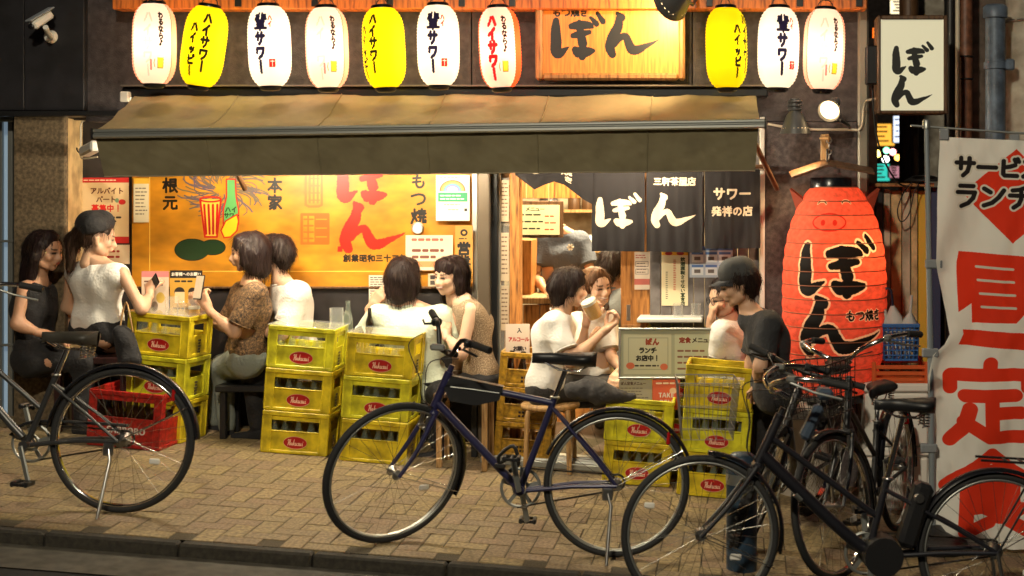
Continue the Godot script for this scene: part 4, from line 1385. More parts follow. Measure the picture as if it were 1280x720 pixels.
func cloth_panel(x0: float, x1: float, y0: float, yb: Array, d: float, seed_: int) -> MB:
	var nz := FastNoiseLite.new()
	nz.seed = seed_
	nz.frequency = 1.0
	var rows := []
	for i in 17:
		var a := i / 16.0
		var row := []
		for k in 25:
			var b := k / 24.0
			var t := b * (yb.size() - 1)
			var j := mini(int(t), yb.size() - 2)
			var bottom := lerpf(yb[j], yb[j + 1], t - j)
			var p := P(lerpf(x0, x1, b), lerpf(y0, bottom, a), d)
			p.z += (0.25 + a) * 0.018 * nz.get_noise_2d(b * 4.0, a * 0.35) + 0.004 * a * sin(b * 11.0 + seed_)
			p.x += 0.006 * a * nz.get_noise_2d(a * 2.0, b + 9.0)
			row.append(p)
		rows.append(row)
	var mb := MB.new()
	mb.sheet(rows)
	return mb

func curtain() -> void:
	var dark := Color(0.075, 0.048, 0.052)
	var pale := Color(0.84, 0.76, 0.64)
	var t := thing("door_curtain", "dark split shop curtain with pale brush lettering hanging over the doorway", "curtain", P(846, 314, 8.48))
	var mb := MB.new()
	mb.tube([P(640, 209, 8.5), P(954, 208, 8.5)], 0.012, 8)
	wpart(t, "curtain_rod", mb, M.wood_brown)
	var cv := Canvas.new(264, 408, dark)
	cv.jag = 1.5
	for st in BRUSH_BA: cv.brush(st, Vector2(20, 112), Vector2(1.0, 0.92), pale)
	var c1 := print_mat("curtain_ba", cv, 0.85)
	wpart(t, "curtain_panel", cloth_panel(740, 806, 212, [314, 314, 314.5], 8.48, 2), c1)
	cv = Canvas.new(280, 408, dark)
	cv.jag = 1.5
	for st in BRUSH_N: cv.brush(st, Vector2(30, 116), Vector2(1.0, 0.95), pale)
	letters(cv, "三軒茶屋店", 36, 38, 40, 3.6, pale, false, 1.06)
	wpart(t, "curtain_panel", cloth_panel(808, 878, 212, [314, 315, 316], 8.48, 3), print_mat("curtain_n", cv, 0.85))
	cv = Canvas.new(280, 400, dark)
	letters(cv, "サワー", 44, 92, 58, 5.6, pale, false, 1.12)
	letters(cv, "発祥の店", 34, 186, 48, 4.4, pale, false, 1.1)
	wpart(t, "curtain_panel", cloth_panel(881, 950, 212, [311, 311, 310], 8.48, 4), print_mat("curtain_text", cv, 0.85))
	# the two left panels are tucked up over the rod
	cv = Canvas.new(400, 180, dark)
	letters(cv, "焼", 236, 10, 54, 4.0, pale)
	letters(cv, "き", 250, 74, 50, 4.0, pale)
	fine_print(cv, 60, 40, 90, 1, 10, 5.0, pale)
	wpart(t, "tucked_panel", cloth_panel(644, 741, 211, [219, 228, 237, 231, 227, 231, 240, 249, 256], 8.47, 5), print_mat("curtain_tucked", cv, 0.85))

func security_camera() -> void:
	var t := thing("security_camera", "white and grey security camera on the black upper wall", "security camera", P(62, 48, 8.5))
	var a := P(40, 33, 8.34)
	var b := P(63, 17, 8.44)
	var m := MB.new()
	m.bar(a, b, 0.055, 0.05, 0.01)
	wpart(t, "camera_body", m, M.white_plastic)
	m = MB.new()
	m.bar(a + Vector3(-.015, .028, .02), b + Vector3(.008, .036, 0), 0.066, 0.01, 0.004)
	wpart(t, "sun_hood", m, mat("hood_grey", lin(.3, .32, .34), .4))
	m = MB.new()
	m.lathe([[0, .004], [.015, .004], [.018, 0], [.018, -.01]], 14, Transform3D(Basis(Vector3.RIGHT, PI / 2), a + Vector3(0, 0, .012)))
	wpart(t, "lens", m, M.black_gloss)
	m = MB.new()
	m.tube([P(57, 34, 8.36), P(60, 42, 8.42), P(64, 46, 8.54)], 0.016, 8)
	m.lathe([[0, .03], [.03, .03], [.04, 0]], 14, Transform3D(Basis(Vector3.RIGHT, PI / 2), P(64, 46, 8.55)))
	wpart(t, "wall_bracket", m, M.white_plastic)
	# small floodlight with its cable at the left end of the awning
	var f := thing("corner_lamp", "small cream corner lamp with looped cable beside the awning's left end", "lamp", P(112, 200, 8.6))
	m = MB.new()
	m.bar(P(106, 190, 8.55), P(121, 182, 8.3), 0.07, 0.06, 0.012)
	wpart(f, "lamp_body", m, M.white_plastic)
	m = MB.new()
	m.tube(curve([P(121, 150, 8.62), P(103, 152, 8.62), P(101, 170, 8.62), P(101, 195, 8.62), P(106, 198, 8.61), P(122, 196, 8.6)], 4), 0.005, 6)
	wpart(f, "cable", m, M.cable_pale)
	m = MB.new()
	m.tube(curve([P(96, 185, 8.61), P(98, 190, 8.55), P(108, 193, 8.52), P(118, 188, 8.5)], 4), 0.004, 6)
	wpart(f, "cable", m, M.cable)
# ---------------------------------------------------------------- big lantern, box sign, pipes, banner
func right_side() -> void:
	var red := Color(0.86, 0.14, 0.06)
	# ---- big red lantern with a pig's face
	var cv := Canvas.new(1024, 640, Color(0.93, 0.16, 0.08))
	var nz := FastNoiseLite.new()
	nz.seed = 21
	nz.frequency = 0.007
	nz.fractal_octaves = 4
	var b := cv.im.get_data()
	nz.frequency = 0.03
	for y in 640:
		for x in 1024:
			var e := 1.0 + 0.16 * nz.get_noise_2d(x, y * 1.6)   # fibres and creases of the paper
			var i := (y * 1024 + x) * 4
			b[i] = mini(255, int(240 * e)); b[i + 1] = int(104 * e); b[i + 2] = int(74 * e)
	cv.im = Image.create_from_data(1024, 640, false, Image.FORMAT_RGBA8, b)
	var ink := Color(0.07, 0.06, 0.045)
	var edge := Color(1.0, 0.9, 0.72)
	# face: closed eyes and snout
	for e in [[432, 48], [546, 46]]:
		cv.oval_line(e[0], e[1] + 10, 20, 8, 4.5, edge, PI, TAU)
		cv.oval_line(e[0], e[1] + 10, 20, 8, 2.2, Color(.35, .3, .15), PI, TAU)
	cv.oval_line(470, 116, 62, 26, 2.2, Color(0.78, 0.14, 0.07))
	cv.oval(448, 118, 8, 9, Color(0.8, 0.16, 0.08))
	cv.oval(492, 118, 8, 9, Color(0.8, 0.16, 0.08))
	cv.jag = 1.5
	for c in [[edge, 7.0], [ink, 0.0]]:
		for st in BRUSH_BA: cv.brush(st, Vector2(372, 150), Vector2(1.2, .95), c[0], c[1])
		for st in BRUSH_N: cv.brush(st, Vector2(380, 330), Vector2(1.25, .98), c[0], c[1])
	for c in [[edge, 5.0], [ink, 2.6]]: letters(cv, "もつ焼き", 524, 372, 30, c[1], c[0], false, 1.1)
	var m := print_mat("big_lantern_paper", cv, 0.75)
	m.texture_repeat = true
	m.backlight_enabled = true
	m.backlight = Color(1, 1, 1)
	m.emission_enabled = true
	m.emission = Color.BLACK
	m.emission_texture = m.albedo_texture
	m.emission_energy_multiplier = BIG_GLOW
	var c0 := P(1043, 362, 8.28)
	var H := 1.178
	var t := thing("giant_red_lantern", "giant red paper lantern with a pig face and black brush lettering", "lantern", c0 - Vector3(0, H / 2, 0))
	var prof := []
	var ribs := 15
	for i in ribs * 6 + 1:
		var a := float(i) / (ribs * 6)
		var e := a * 2.0 - 1.0
		var r := 0.3 * pow(1.0 - pow(absf(e + 0.08) / 1.08, 2.6) * 0.72, 0.62) if e > -0.08 else 0.3 * pow(1.0 - pow(absf(e + 0.08) / 0.92, 3.0) * 0.55, 0.6)
		var ph := fmod(float(i), 6.0) / 6.0
		r += 0.006 * (absf(sin(ph * PI)) - 0.5)
		prof.append([r, a * H])
	var mb := MB.new()
	mb.lathe(prof, 64, Transform3D(), -1.0)
	var sh := part(t, "paper_shade", mb, m, Transform3D(Basis(Vector3.UP, deg_to_rad(4)), Vector3.ZERO))
	mb = MB.new()
	for i in ribs + 1: mb.torus(prof[i * 6][0] + 0.001, 0.003, 48, 5, Transform3D(Basis(Vector3.RIGHT, PI / 2), Vector3(0, prof[i * 6][1], 0)))
	part(t, "bamboo_hoops", mb, mat("bamboo_hoop", lin(.32, .1, .04), .7))
	mb = MB.new()
	mb.lathe([[0, .05], [.115, .05], [.12, .045], [.12, -.02], [.11, -.02]], 32, Transform3D(Basis(), Vector3(-0.02, H + .005, 0)))
	part(t, "top_ring", mb, M.black_gloss)
	mb = MB.new()
	mb.lathe([[.16, .03], [.17, .0], [.17, -.05], [0, -.05]], 32)
	part(t, "bottom_ring", mb, M.black_gloss)
	for s in [-1.0, 1.0]:
		mb = MB.new()
		var base := Vector3(s * 0.2, H - 0.075, 0.02)
		mb.slab([Vector2(-.045, -.05), Vector2(.045, -.045), Vector2(.015 * s, .085)], 0.03, Transform3D(Basis(Vector3(0, 0, 1), -s * 0.5) * Basis(Vector3.UP, s * 0.5), base))
		part(t, "ear", mb, mat("ear_red_%d" % int(s), lin(.3, .05, .02), .7))
	lamp(t, OmniLight3D, c0 + Vector3(0.08, 0.22, 0.05), BIG, Color(1.0, 0.8, 0.55), 0.06)
	# little roof over it, on a bracket with a chain
	var rf := thing("lantern_roof", "small gabled wooden roof hung over the giant red lantern", "roof", P(1040, 215, 8.28))
	for a in [[P(1034, 203, 8.28), P(988, 219, 8.28)], [P(1034, 203, 8.28), P(1092, 214, 8.28)]]:
		mb = MB.new()
		mb.bar(a[0], a[1], 0.26, 0.014, 0.003, Vector3(0, 1, .12))
		wpart(rf, "roof_board", mb, M.wood_brown)
	mb = MB.new()
	mb.tube([P(1034, 204, 8.28), P(1034, 186, 8.28)], 0.006, 6)
	wpart(rf, "hanger", mb, M.cable)
	for i in 4:
		mb = MB.new()
		mb.torus(0.014, 0.004, 12, 6, Transform3D(Basis(Vector3.UP, PI / 2 * (i % 2)), P(1036.5, 176 + i * 7.0, 8.28)))
		wpart(rf, "chain_link", mb, M.steel)
	mb = MB.new()
	mb.tube([P(1026, 173, 8.6), P(1030, 173, 8.28), P(1037, 173, 8.23)], 0.01, 8)
	mb.bar(P(1031, 168, 8.59), P(1031, 205, 8.59), 0.05, 0.03, 0.004, Vector3(0, 0, 1))
	wpart(rf, "wall_bracket", mb, M.wood_pale)
	# ---- box sign on the corner
	cv = Canvas.new(330, 488, Color(0.86, 0.84, 0.72))
	cv.jag = 1.2
	shop_word(cv, 62, 116, 0.94, Color(0.09, 0.09, 0.07), true)
	var bs := thing("box_sign", "cream box sign with black brush lettering in a dark frame", "sign", P(1140, 142, 8.3))
	var fm := print_mat("box_sign_print", cv, 0.4, {"emission_enabled": true, "emission": Color.BLACK, "emission_energy_multiplier": BOX_GLOW})
	fm.emission_texture = fm.albedo_texture
	wpart(bs, "sign_face", card(1101, 24, 1180, 138, 8.19, 0.004), fm)
	for a in [[1097, 19, 1101, 142], [1180, 19, 1184.5, 142]]: wpart(bs, "frame_side", pbm(a[0], a[1], a[2], a[3], 8.17, 0.22, 0.006), M.wood_brown)
	for a in [[1101.2, 19, 1179.8, 24], [1101.2, 138, 1179.8, 142]]: wpart(bs, "frame_end", pbm(a[0], a[1], a[2], a[3], 8.172, 0.215, 0.006), M.wood_brown)
	wpart(bs, "back_panel", pbm(1101.2, 24.2, 1179.8, 137.8, 8.38, 0.01), M.black_metal)
	wpart(bs, "wall_arm", pbm(1083, 57, 1096.8, 105, 8.22, 0.1, 0.006), M.black_metal)
	mb = MB.new()
	mb.tube(curve([P(1098, 124, 8.3), P(1084, 126, 8.4), P(1080, 135, 8.52), P(1076, 160, 8.55), P(1060, 162, 8.575), P(1000, 161, 8.575), P(960, 155, 8.575)], 5), 0.008, 6)
	wpart(bs, "feed_cable", mb, M.cable_pale)
	mb = MB.new()
	mb.tube(curve([P(1090, 106, 8.3), P(1094, 160, 8.3), P(1105, 200, 8.35), P(1122, 228, 8.6), P(1135, 233, 8.8)], 5), 0.006, 6)
	wpart(bs, "loose_cable", mb, M.cable)
	# ---- pipes and poles at the corner
	var pipe := func(called: String, label: String, x: float, y0: float, y1: float, d: float, r: float, mm: Material, cat := "pipe") -> Node3D:
		var o := thing(called, label, cat, P(x, y1, d))
		var s := MB.new()
		s.tube([P(x, y1, d), P(x, y0, d)], r, 20)
		wpart(o, "shaft", s, mm)
		return o
	mat("brown_pipe", lin(.26, .1, .05), .5).albedo_texture = M.t_grime
	mat("blue_steel", lin(.13, .17, .23), .5, .2).albedo_texture = M.t_stain
	mat("dark_column", lin(.1, .07, .05), .7).albedo_texture = M.t_stain
	for k in ["brown_pipe", "blue_steel", "dark_column"]: tri_map(M[k], 1.5)
	pipe.call("black_post", "thin black post rising behind the box sign's edge", 1188, -80, 640, 8.75, 0.034, M.black_metal)
	pipe.call("cream_conduit", "thin cream conduit beside the brown drain pipe", 1197, -80, 640, 8.7, 0.014, M.cable_pale)
	var o: Node3D = pipe.call("drain_pipe", "reddish brown drain pipe with bands on the corner wall", 1207, -80, 640, 8.75, 0.042, M.brown_pipe)
	for y in [71, 99, 190]:
		mb = MB.new()
		mb.torus(.045, .006, 24, 6, Transform3D(Basis(Vector3.RIGHT, PI / 2), P(1207, y, 8.75)))
		wpart(o, "pipe_band", mb, M.black_metal)
	var cw := thing("corner_wall", "brown wall strip between drain pipe and blue steel pole", "wall", P(1225, 640, 8.9))
	wpart(cw, "wall", pbm(1212, -90, 1300, 650, 8.95, 0.2), M.dark_column)
	o = pipe.call("blue_pole", "blue grey steel pole with a cap and clamps beside the concrete pole", 1244, 10, 690, 7.95, 0.055, M.blue_steel, "pole")
	for y in [16, 82]:
		mb = MB.new()
		mb.lathe([[.056, -.02], [.064, -.018], [.064, .018], [.056, .02]] if y == 82 else [[.056, -.03], [.068, -.028], [.068, .03], [.05, .045], [0, .045]], 24, Transform3D(Basis(), P(1244, y, 7.95)))
		wpart(o, "clamp" if y == 82 else "pole_cap", mb, M.blue_steel)
	mb = MB.new()
	mb.box(P(1262, 81, 7.93), Vector3(.05, .06, .05), .008)
	wpart(o, "clamp_bolt", mb, M.blue_steel)
	o = pipe.call("utility_pole", "thick round concrete utility pole at the street corner", 1296, -100, 690, 8.15, 0.175, M.concrete, "pole")
	for y in [28, 300]:
		mb = MB.new()
		mb.torus(.178, .008, 32, 6, Transform3D(Basis(Vector3.RIGHT, PI / 2), P(1296, y, 8.15)))
		wpart(o, "steel_band", mb, M.steel)
	# ---- banner
	banner()
	# ---- boards and yellow cabinet behind the lantern
	var yc := thing("board_stack", "upright cream and yellow boards leaning in the alley mouth", "boards", P(1128, 520, 8.9))
	var bx := [[1094, 1104, M.black_metal], [1105, 1113, M.plaster], [1114, 1127, M.cream], [1128, 1138, M.plaster], [1139, 1147, M.cream], [1148, 1163, mat("yellow_paint", lin(.62, .36, .03), .5)], [1164, 1176, mat("navy_panel", lin(.03, .035, .09), .6)]]
	for i in bx.size():
		wpart(yc, "board", pbm(bx[i][0], 234 + 2 * (i % 3), bx[i][1], 560, 8.88 + 0.015 * (i % 3), 0.03, 0.004), bx[i][2])
	wpart(yc, "top_board", pbm(1090, 229, 1168, 233.5, 8.8, 0.3, 0.004), M.wood_frame)
	var cb := thing("cable_coil", "coil of black cable lying on the boards behind the banner", "cable", P(1155, 229, 8.85))
	mb = MB.new()
	for i in 5: mb.torus(.09 - .008 * i, .005, 32, 5, Transform3D(Basis(Vector3.RIGHT, PI / 2 + .06 * i) * Basis.from_scale(Vector3(1.3, 1, 1)), P(1155, 226 - i * .9, 8.85)))
	wpart(cb, "coil", mb, M.cable)
	mb = MB.new()
	mb.tube(curve([P(1140, 228, 8.78), P(1130, 240, 8.76), P(1122, 262, 8.76), P(1126, 277, 8.76), P(1136, 268, 8.76), P(1143, 240, 8.76), P(1150, 228, 8.8)], 5), .004, 6)
	wpart(cb, "hanging_loop", mb, M.cable)
	# ---- baskets, umbrellas and foam boxes at the lantern's foot
	storage()

const BIG := 0.085
const BIG_GLOW := 0.1
const BOX_GLOW := 0.35

func banner() -> void:
	var d := 7.35
	var org := Color(0.90, 0.20, 0.05)
	var cv := Canvas.new(460, 1900, Color(0.93, 0.92, 0.88))
	# orange diamond behind the first words
	cv.poly([340, 40, 560, 250, 330, 480, 110, 250], org)
	var ink := Color(0.1, 0.07, 0.07)
	for c in [[Color(0.88, 0.86, 0.8), 19.0], [ink, 10.0]]:
		letters(cv, "サービス", 70, 84, 92, c[1], c[0], false, 1.06)
		letters(cv, "ランチ", 70, 206, 112, c[1], c[0], false, 1.06)
	# big block letters
	cv.poly([100, 520, 420, 540, 440, 690, 470, 880, 400, 780, 330, 850, 120, 850, 130, 760, 60, 800], org)
	for i in 4: cv.line([175, 590 + i * 62, 330, 600 + i * 60], 6.0, Color(0.84, 0.82, 0.76))
	cv.poly([70, 880, 440, 900, 440, 980, 70, 950], org)
	letters(cv, "定", 60, 1030, 370, 30.0, org, false, 1.0)
	letters(cv, "食", 60, 1450, 380, 30.0, org, false, 1.0)
	var nz := FastNoiseLite.new()
	nz.seed = 8
	nz.frequency = 1.0
	var rows := []
	for i in 41:
		var a := i / 40.0
		var y := lerpf(171, 690, a)
		var row := []
		var x0: float = 1172.0
		var keys := [[171, 1175], [250, 1171], [330, 1169], [390, 1182], [425, 1188], [440, 1166], [470, 1160], [560, 1163], [690, 1152]]
		for j in keys.size() - 1:
			if y >= keys[j][0]: x0 = lerpf(keys[j][1], keys[j + 1][1], clampf((y - keys[j][0]) / (keys[j + 1][0] - keys[j][0]), 0, 1))
		for k in 17:
			var bb := k / 16.0
			var p := P(lerpf(x0, 1304, bb), y + bb * lerpf(6, -4, a), d)
			p.z += 0.045 * nz.get_noise_2d(bb * 3.0 + a, a * 2.4) + 0.018 * sin(bb * 9.0 + a * 5.0) + 0.012 * nz.get_noise_2d(bb * 9.0 - a * 4.0, a * 14.0)
			row.append(p)
		rows.append(row)
	var mb := MB.new()
	mb.sheet(rows)
	var t := thing("lunch_banner", "tall white banner with orange and black lettering on a grey pole", "banner", G(1160, d))
	var m := print_mat("banner_print", cv, 0.85)
	m.backlight_enabled = true
	m.backlight = Color(0.7, 0.7, 0.7)
	wpart(t, "cloth", mb, m)
	mb = MB.new()
	mb.tube([G(1166, d) , P(1163, 440, d), P(1158, 156, d)], [0.017, 0.016, 0.012], 12)
	wpart(t, "pole", mb, mat("pole_grey", lin(.26, .29, .31), .4, .3))
	mb = MB.new()
	mb.tube([P(1138, 157, d), P(1310, 169, d)], 0.006, 8)
	wpart(t, "cross_bar", mb, M.aluminium)
	mb = MB.new()
	mb.lathe([[0, -.02], [.02, -.02], [.02, .02], [.01, .03], [0, .03]], 12, Transform3D(Basis(), P(1158, 156, d)))
	wpart(t, "pole_cap", mb, M.aluminium)
	for a in [[1168, 330], [1164, 441], [1162, 560]]:
		mb = MB.new()
		mb.box(P(a[0] - 1, a[1], d), Vector3(0.085, 0.045, 0.042), 0.006)
		wpart(t, "strap", mb, mat("strap_grey_%d" % a[1], lin(.2, .21, .22), .7))
	for x in [1180, 1268]:
		mb = MB.new()
		mb.box(P(x, 168 + (x - 1180) * .08, d), Vector3(0.05, 0.06, 0.02), 0.005)
		wpart(t, "top_loop", mb, M.strap_grey_330)
	mb = MB.new()
	mb.lathe([[0, 0], [.17, 0], [.18, .02], [.17, .06], [.06, .09], [.03, .12], [0, .12]], 24, ground_frame(G(1166, d), 0))
	wpart(t, "weighted_base", mb, M.black_plastic)

func wire_box(mb: MB, w: float, h: float, dp: float, nx: int, ny: int, nz_: int, r: float, taper := 1.0) -> void:
	for s in [-1.0, 1.0]:
		for i in nx + 1:
			var x := lerpf(-w / 2, w / 2, float(i) / nx)
			mb.tube([Vector3(x * taper, 0, s * dp / 2 * taper), Vector3(x, h, s * dp / 2)], r, 4, false)
		for i in nz_ + 1:
			var z := lerpf(-dp / 2, dp / 2, float(i) / nz_)
			mb.tube([Vector3(s * w / 2 * taper, 0, z * taper), Vector3(s * w / 2, h, z)], r, 4, false)
	for j in ny + 1:
		var a := float(j) / ny
		var k := lerpf(taper, 1.0, a)
		var rr := r * (1.8 if j == ny else 1.0)
		var q := [Vector3(-w / 2 * k, a * h, -dp / 2 * k), Vector3(w / 2 * k, a * h, -dp / 2 * k), Vector3(w / 2 * k, a * h, dp / 2 * k), Vector3(-w / 2 * k, a * h, dp / 2 * k)]
		for e in 4: mb.tube([q[e], q[(e + 1) % 4]], rr, 5, false)
	for i in range(1, nx): mb.tube([Vector3(lerpf(-w / 2, w / 2, float(i) / nx) * taper, 0, -dp / 2 * taper), Vector3(lerpf(-w / 2, w / 2, float(i) / nx) * taper, 0, dp / 2 * taper)], r, 4, false)

func storage() -> void:
	# white foam boxes, a red crate and a blue basket stacked by the lantern
	var mb := MB.new()
	var names := ["white foam box standing on the pavement beside the red lantern", "white foam box stacked under the orange crate"]
	for i in 2:
		var t := thing("foam_box", names[i], "box", G(1118, 8.22) + Vector3(0, i * 0.36, 0), "foam boxes by the lantern")
		mb = MB.new()
		mb.box(Vector3(0, .15, 0), Vector3(.36, .3, .3), .015)
		part(t, "box_body", mb, M.white_plastic)
		mb = MB.new()
		mb.box(Vector3(0, .327, 0), Vector3(.38, .05, .32), .012)
		part(t, "box_lid", mb, M.white_plastic)
	var base := G(1122, 8.22) + Vector3(0, .714, 0)
	var rc := thing("orange_crate", "shallow orange plastic crate on the foam boxes", "crate", base)
	mb = MB.new()
	for s in [-1.0, 1.0]:
		for j in 3: mb.box(Vector3(0, .02 + j * .035, s * .14), Vector3(.3, .022, .012), .002)
		for j in 3: mb.box(Vector3(s * .15, .02 + j * .035, 0), Vector3(.012, .022, .28), .002)
		for s2 in [-1.0, 1.0]: mb.box(Vector3(s * .148, .06, s2 * .138), Vector3(.024, .12, .024), .003)
	mb.box(Vector3(0, .006, 0), Vector3(.3, .012, .28), .002)
	part(rc, "crate_body", mb, mat("orange_plastic", lin(.6, .1, .02), .45))
	var bc := thing("blue_basket", "blue plastic basket of umbrellas standing on the orange crate", "basket", base + Vector3(0.01, .122, 0))
	mb = MB.new()
	wire_box(mb, .2, .2, .2, 8, 7, 8, .0045, .92)
	mb.box(Vector3(0, .195, .1), Vector3(.21, .018, .012), .003)
	mb.box(Vector3(0, .195, -.1), Vector3(.21, .018, .012), .003)
	mb.box(Vector3(.1, .195, 0), Vector3(.012, .018, .2), .003)
	mb.box(Vector3(-.1, .195, 0), Vector3(.012, .018, .2), .003)
	mb.box(Vector3(0, .004, 0), Vector3(.19, .008, .19), .002)
	part(bc, "basket_body", mb, mat("blue_plastic", lin(.03, .12, .35), .4))
	for i in 3:
		var u := thing("folded_umbrella", ["clear folded umbrella with a dark straight handle in the blue basket", "clear folded umbrella with a hooked black handle in the blue basket", "white folded umbrella drooping over the rim of the blue basket"][i], "umbrella", base + Vector3(-0.05 + .05 * i, .13, .02), "umbrellas in the blue basket")
		var lean := Vector3(-.1 + .06 * i, .42 - .05 * i, .02 * i)
		mb = MB.new()
		mb.tube([Vector3.ZERO, lean * .25, lean * .62, lean * .8], [.01, .045, .05, .012], 9)
		part(u, "folded_cover", mb, mat("umbrella_film_%d" % i, lin(.6, .58, .54), .3))
		mb = MB.new()
		if i == 1: mb.tube([lean * .78, lean * 1.0] + arc(lean * 1.0 + Vector3(-.025, 0, 0), Vector3.RIGHT, Vector3.UP, .025, 0, 180, 6), .008, 7)
		else: mb.tube([lean * .78, lean * 1.12], .009, 7)
		part(u, "handle", mb, mat("handle_%d" % i, lin(.01, .012, .03) if i < 2 else lin(.5, .48, .45), .4))
	# tall cream canister with a printed notice behind the bikes
	var cn := thing("cream_canister", "cream metal canister with a round red notice behind the bicycles", "canister", G(1003, 8.35))
	mb = MB.new()
	mb.lathe([[0, 0], [.15, 0], [.155, .01], [.155, .46], [.16, .47], [.16, .5], [.14, .52], [0, .52]], 28)
	part(cn, "canister_body", mb, mat("canister_cream", lin(.5, .44, .36), .45))
	mb = MB.new()
	mb.torus(.05, .006, 24, 5, Transform3D(Basis(), Vector3(.0, .2, .153)))
	part(cn, "red_ring", mb, mat("ring_red", lin(.5, .05, .06), .5))

# ---------------------------------------------------------------- alley with lit signs far behind
func alley() -> void:
	var far := thing("far_building", "dim building with lit windows at the end of the alley", "building", Vector3(2.0, -0.3, -26.0))
	var mb := MB.new()
	mb.span(Vector3(-3, -1, -26.2), Vector3(12, 9, -26.8))
	wpart(far, "wall", mb, M.dark_column)
	for a in [[1086, 155, 1118, 182, 24.0, Color(1.0, 0.72, 0.25), 0.9, "glowing amber sign far down the alley"], [1117, 145, 1127, 178, 23.0, Color(0.85, 0.9, 1.0), 1.1, "upright white sign glowing far down the alley"], [1086, 205, 1112, 226, 22.0, Color(0.2, 0.8, 0.72), 0.75, "turquoise sign glowing at the alley's end"],
			[1112, 208, 1124, 222, 21.0, Color(0.8, 0.55, 0.6), 0.55, "round pink sign glowing at the alley's end"], [1128, 150, 1140, 215, 20.0, Color(0.12, 0.12, 0.3), 0.6, "dim navy banner sign in the alley"], [1113, 0, 1135, 17, 20.0, Color(1.0, 0.92, 0.75), 1.2, "white sign glowing above the box sign"],
			[1211, 0, 1220, 19, 12.0, Color(0.75, 0.45, 0.85), 1.6, "small purple sign glowing beside the drain pipe"], [1091, 35, 1096, 55, 16.0, Color(1.0, 0.45, 0.1), 1.4, "small orange sign glowing beside the box sign's arm"]]:
		var t := thing("lit_sign", a[7], "sign", P((a[0] + a[2]) / 2.0, a[3], a[4]))
		wpart(t, "sign_case", pbm(a[0] - .6, a[1] - .6, a[2] + .6, a[3] + .6, a[4], 0.3, 0.02), M.black_metal)
		wpart(t, "sign_face", pbm(a[0], a[1], a[2], a[3], a[4] - 0.02, 0.018), glow("far_sign_%d" % a[0], a[5], a[6]))
		for j in 4:
			var yy := lerpf(a[1], a[3], (j + .6) / 4.6)
			var xm: float = lerpf(a[0], a[2], .5)
			var hw: float = (a[2] - a[0]) * (.36 - .07 * (j % 3))
			wpart(t, "sign_mark", pbm(xm - hw, yy - 1.0, xm + hw * (.6 + .2 * (j % 2)), yy + 1.0, a[4] - 0.035, 0.01), M.wood_brown)
	for i in 6:
		var x: float = [1089, 1097, 1107, 1116, 1122, 1108][i]
		var y: float = [196, 192, 199, 190, 197, 188][i]
		var t := thing("far_lamp", ["white", "yellow", "ivory", "pink", "amber", "green"][i] + " globe lamp glowing small down the alley", "lamp", P(x, y, 18 + i), "far globe lamps in the alley")
		mb = MB.new()
		mb.lathe([[0, -.05], [.035, -.035], [.05, 0], [.035, .035], [0, .05]], 12, Transform3D(Basis(), P(x, y, 18 + i)))
		wpart(t, "globe", mb, glow("far_lamp_%d" % i, [Color(1, .95, .85), Color(1, .85, .4), Color(1, 1, .95), Color(1, .6, .6), Color(1, .7, .3), Color(.5, 1, .7)][i], 5.0))
	# the houses on either side, just outside the picture
	for a in [[-9.5, -4.86, 8.82, "brown stucco house beside the lattice window", "stucco_brown"], [1.92, 8.0, 9.0, "grey house beyond the concrete utility pole", "siding"]]:
		var nh := thing("neighbour_house", a[3], "house", Vector3((a[0] + a[1]) / 2, gy((a[0] + a[1]) / 2, a[2]), -a[2]))
		mb = MB.new()
		mb.span(Vector3(a[0], -1.0, -a[2]), Vector3(a[1], 6.5, -a[2] - 0.4), .01)
		wpart(nh, "wall", mb, M[a[4]])
		for k in 2:
			var x := lerpf(a[0], a[1], .3 + .4 * k)
			mb = MB.new()
			mb.span(Vector3(x - .6, .0 + .0 * k, -a[2] + .02), Vector3(x + .6, 2.1, -a[2] + .005), .004)
			var sh: MeshInstance3D = wpart(nh, "shutter", mb, M.aluminium)
			for j in 12:
				mb = MB.new()
				mb.span(Vector3(x - .58, .1 + j * .165, -a[2] + .03), Vector3(x + .58, .12 + j * .165, -a[2] + .0205), .003)
				wpart(sh, "slat", mb, M.aluminium)
	# second utility pole and a vending wall down the alley
	var up := thing("alley_pole", "brown ridged pole standing in the alley under the box sign", "pole", P(1142, 260, 9.6))
	mb = MB.new()
	mb.tube([P(1136, 560, 10.5), P(1136, -60, 10.5)], 0.07, 16)
	wpart(up, "shaft", mb, M.wood_brown)
	var ap := thing("alley_wall", "pale concrete side wall of the house across the alley", "wall", P(1156, 560, 10.8))
	wpart(ap, "wall", pbm(1146, -120, 1180, 600, 10.8, 0.3), M.concrete)
	# street lamp on the near side, outside the picture: it lights awning, bicycles and paving
	var sl := thing("street_lamp", "tall grey street lamp with a curved arm on the near kerb", "street lamp", Vector3(-2.9, gy(-2.9, 0.2) - .066, -0.2))
	mb = MB.new()
	mb.tube([Vector3(0, 0, 0), Vector3(0, 4.6, 0), Vector3(.1, 5.1, -.1), Vector3(.5, 5.35, -.4), Vector3(1.3, 5.4, -.8)], [.08, .06, .05, .045, .04], 12)
	part(sl, "post", mb, M.aluminium)
	mb = MB.new()
	mb.box(Vector3(1.55, 5.39, -.95), Vector3(.55, .09, .3), .03)
	part(sl, "lamp_head", mb, M.aluminium)
	mb = MB.new()
	mb.box(Vector3(1.55, 5.338, -.95), Vector3(.44, .012, .22), .002)
	part(sl, "diffuser", mb, glow("street_glow", Color(1.0, 0.9, 0.72), 8.0))
	lamp(sl, OmniLight3D, sl.position + Vector3(1.55, 5.28, -.95), STREET, Color(1.0, 0.95, 0.84), 0.16)

const STREET := 31.0
# ---------------------------------------------------------------- crates and their bottles
var bottle_mesh: Mesh
var beer_mesh: Mesh

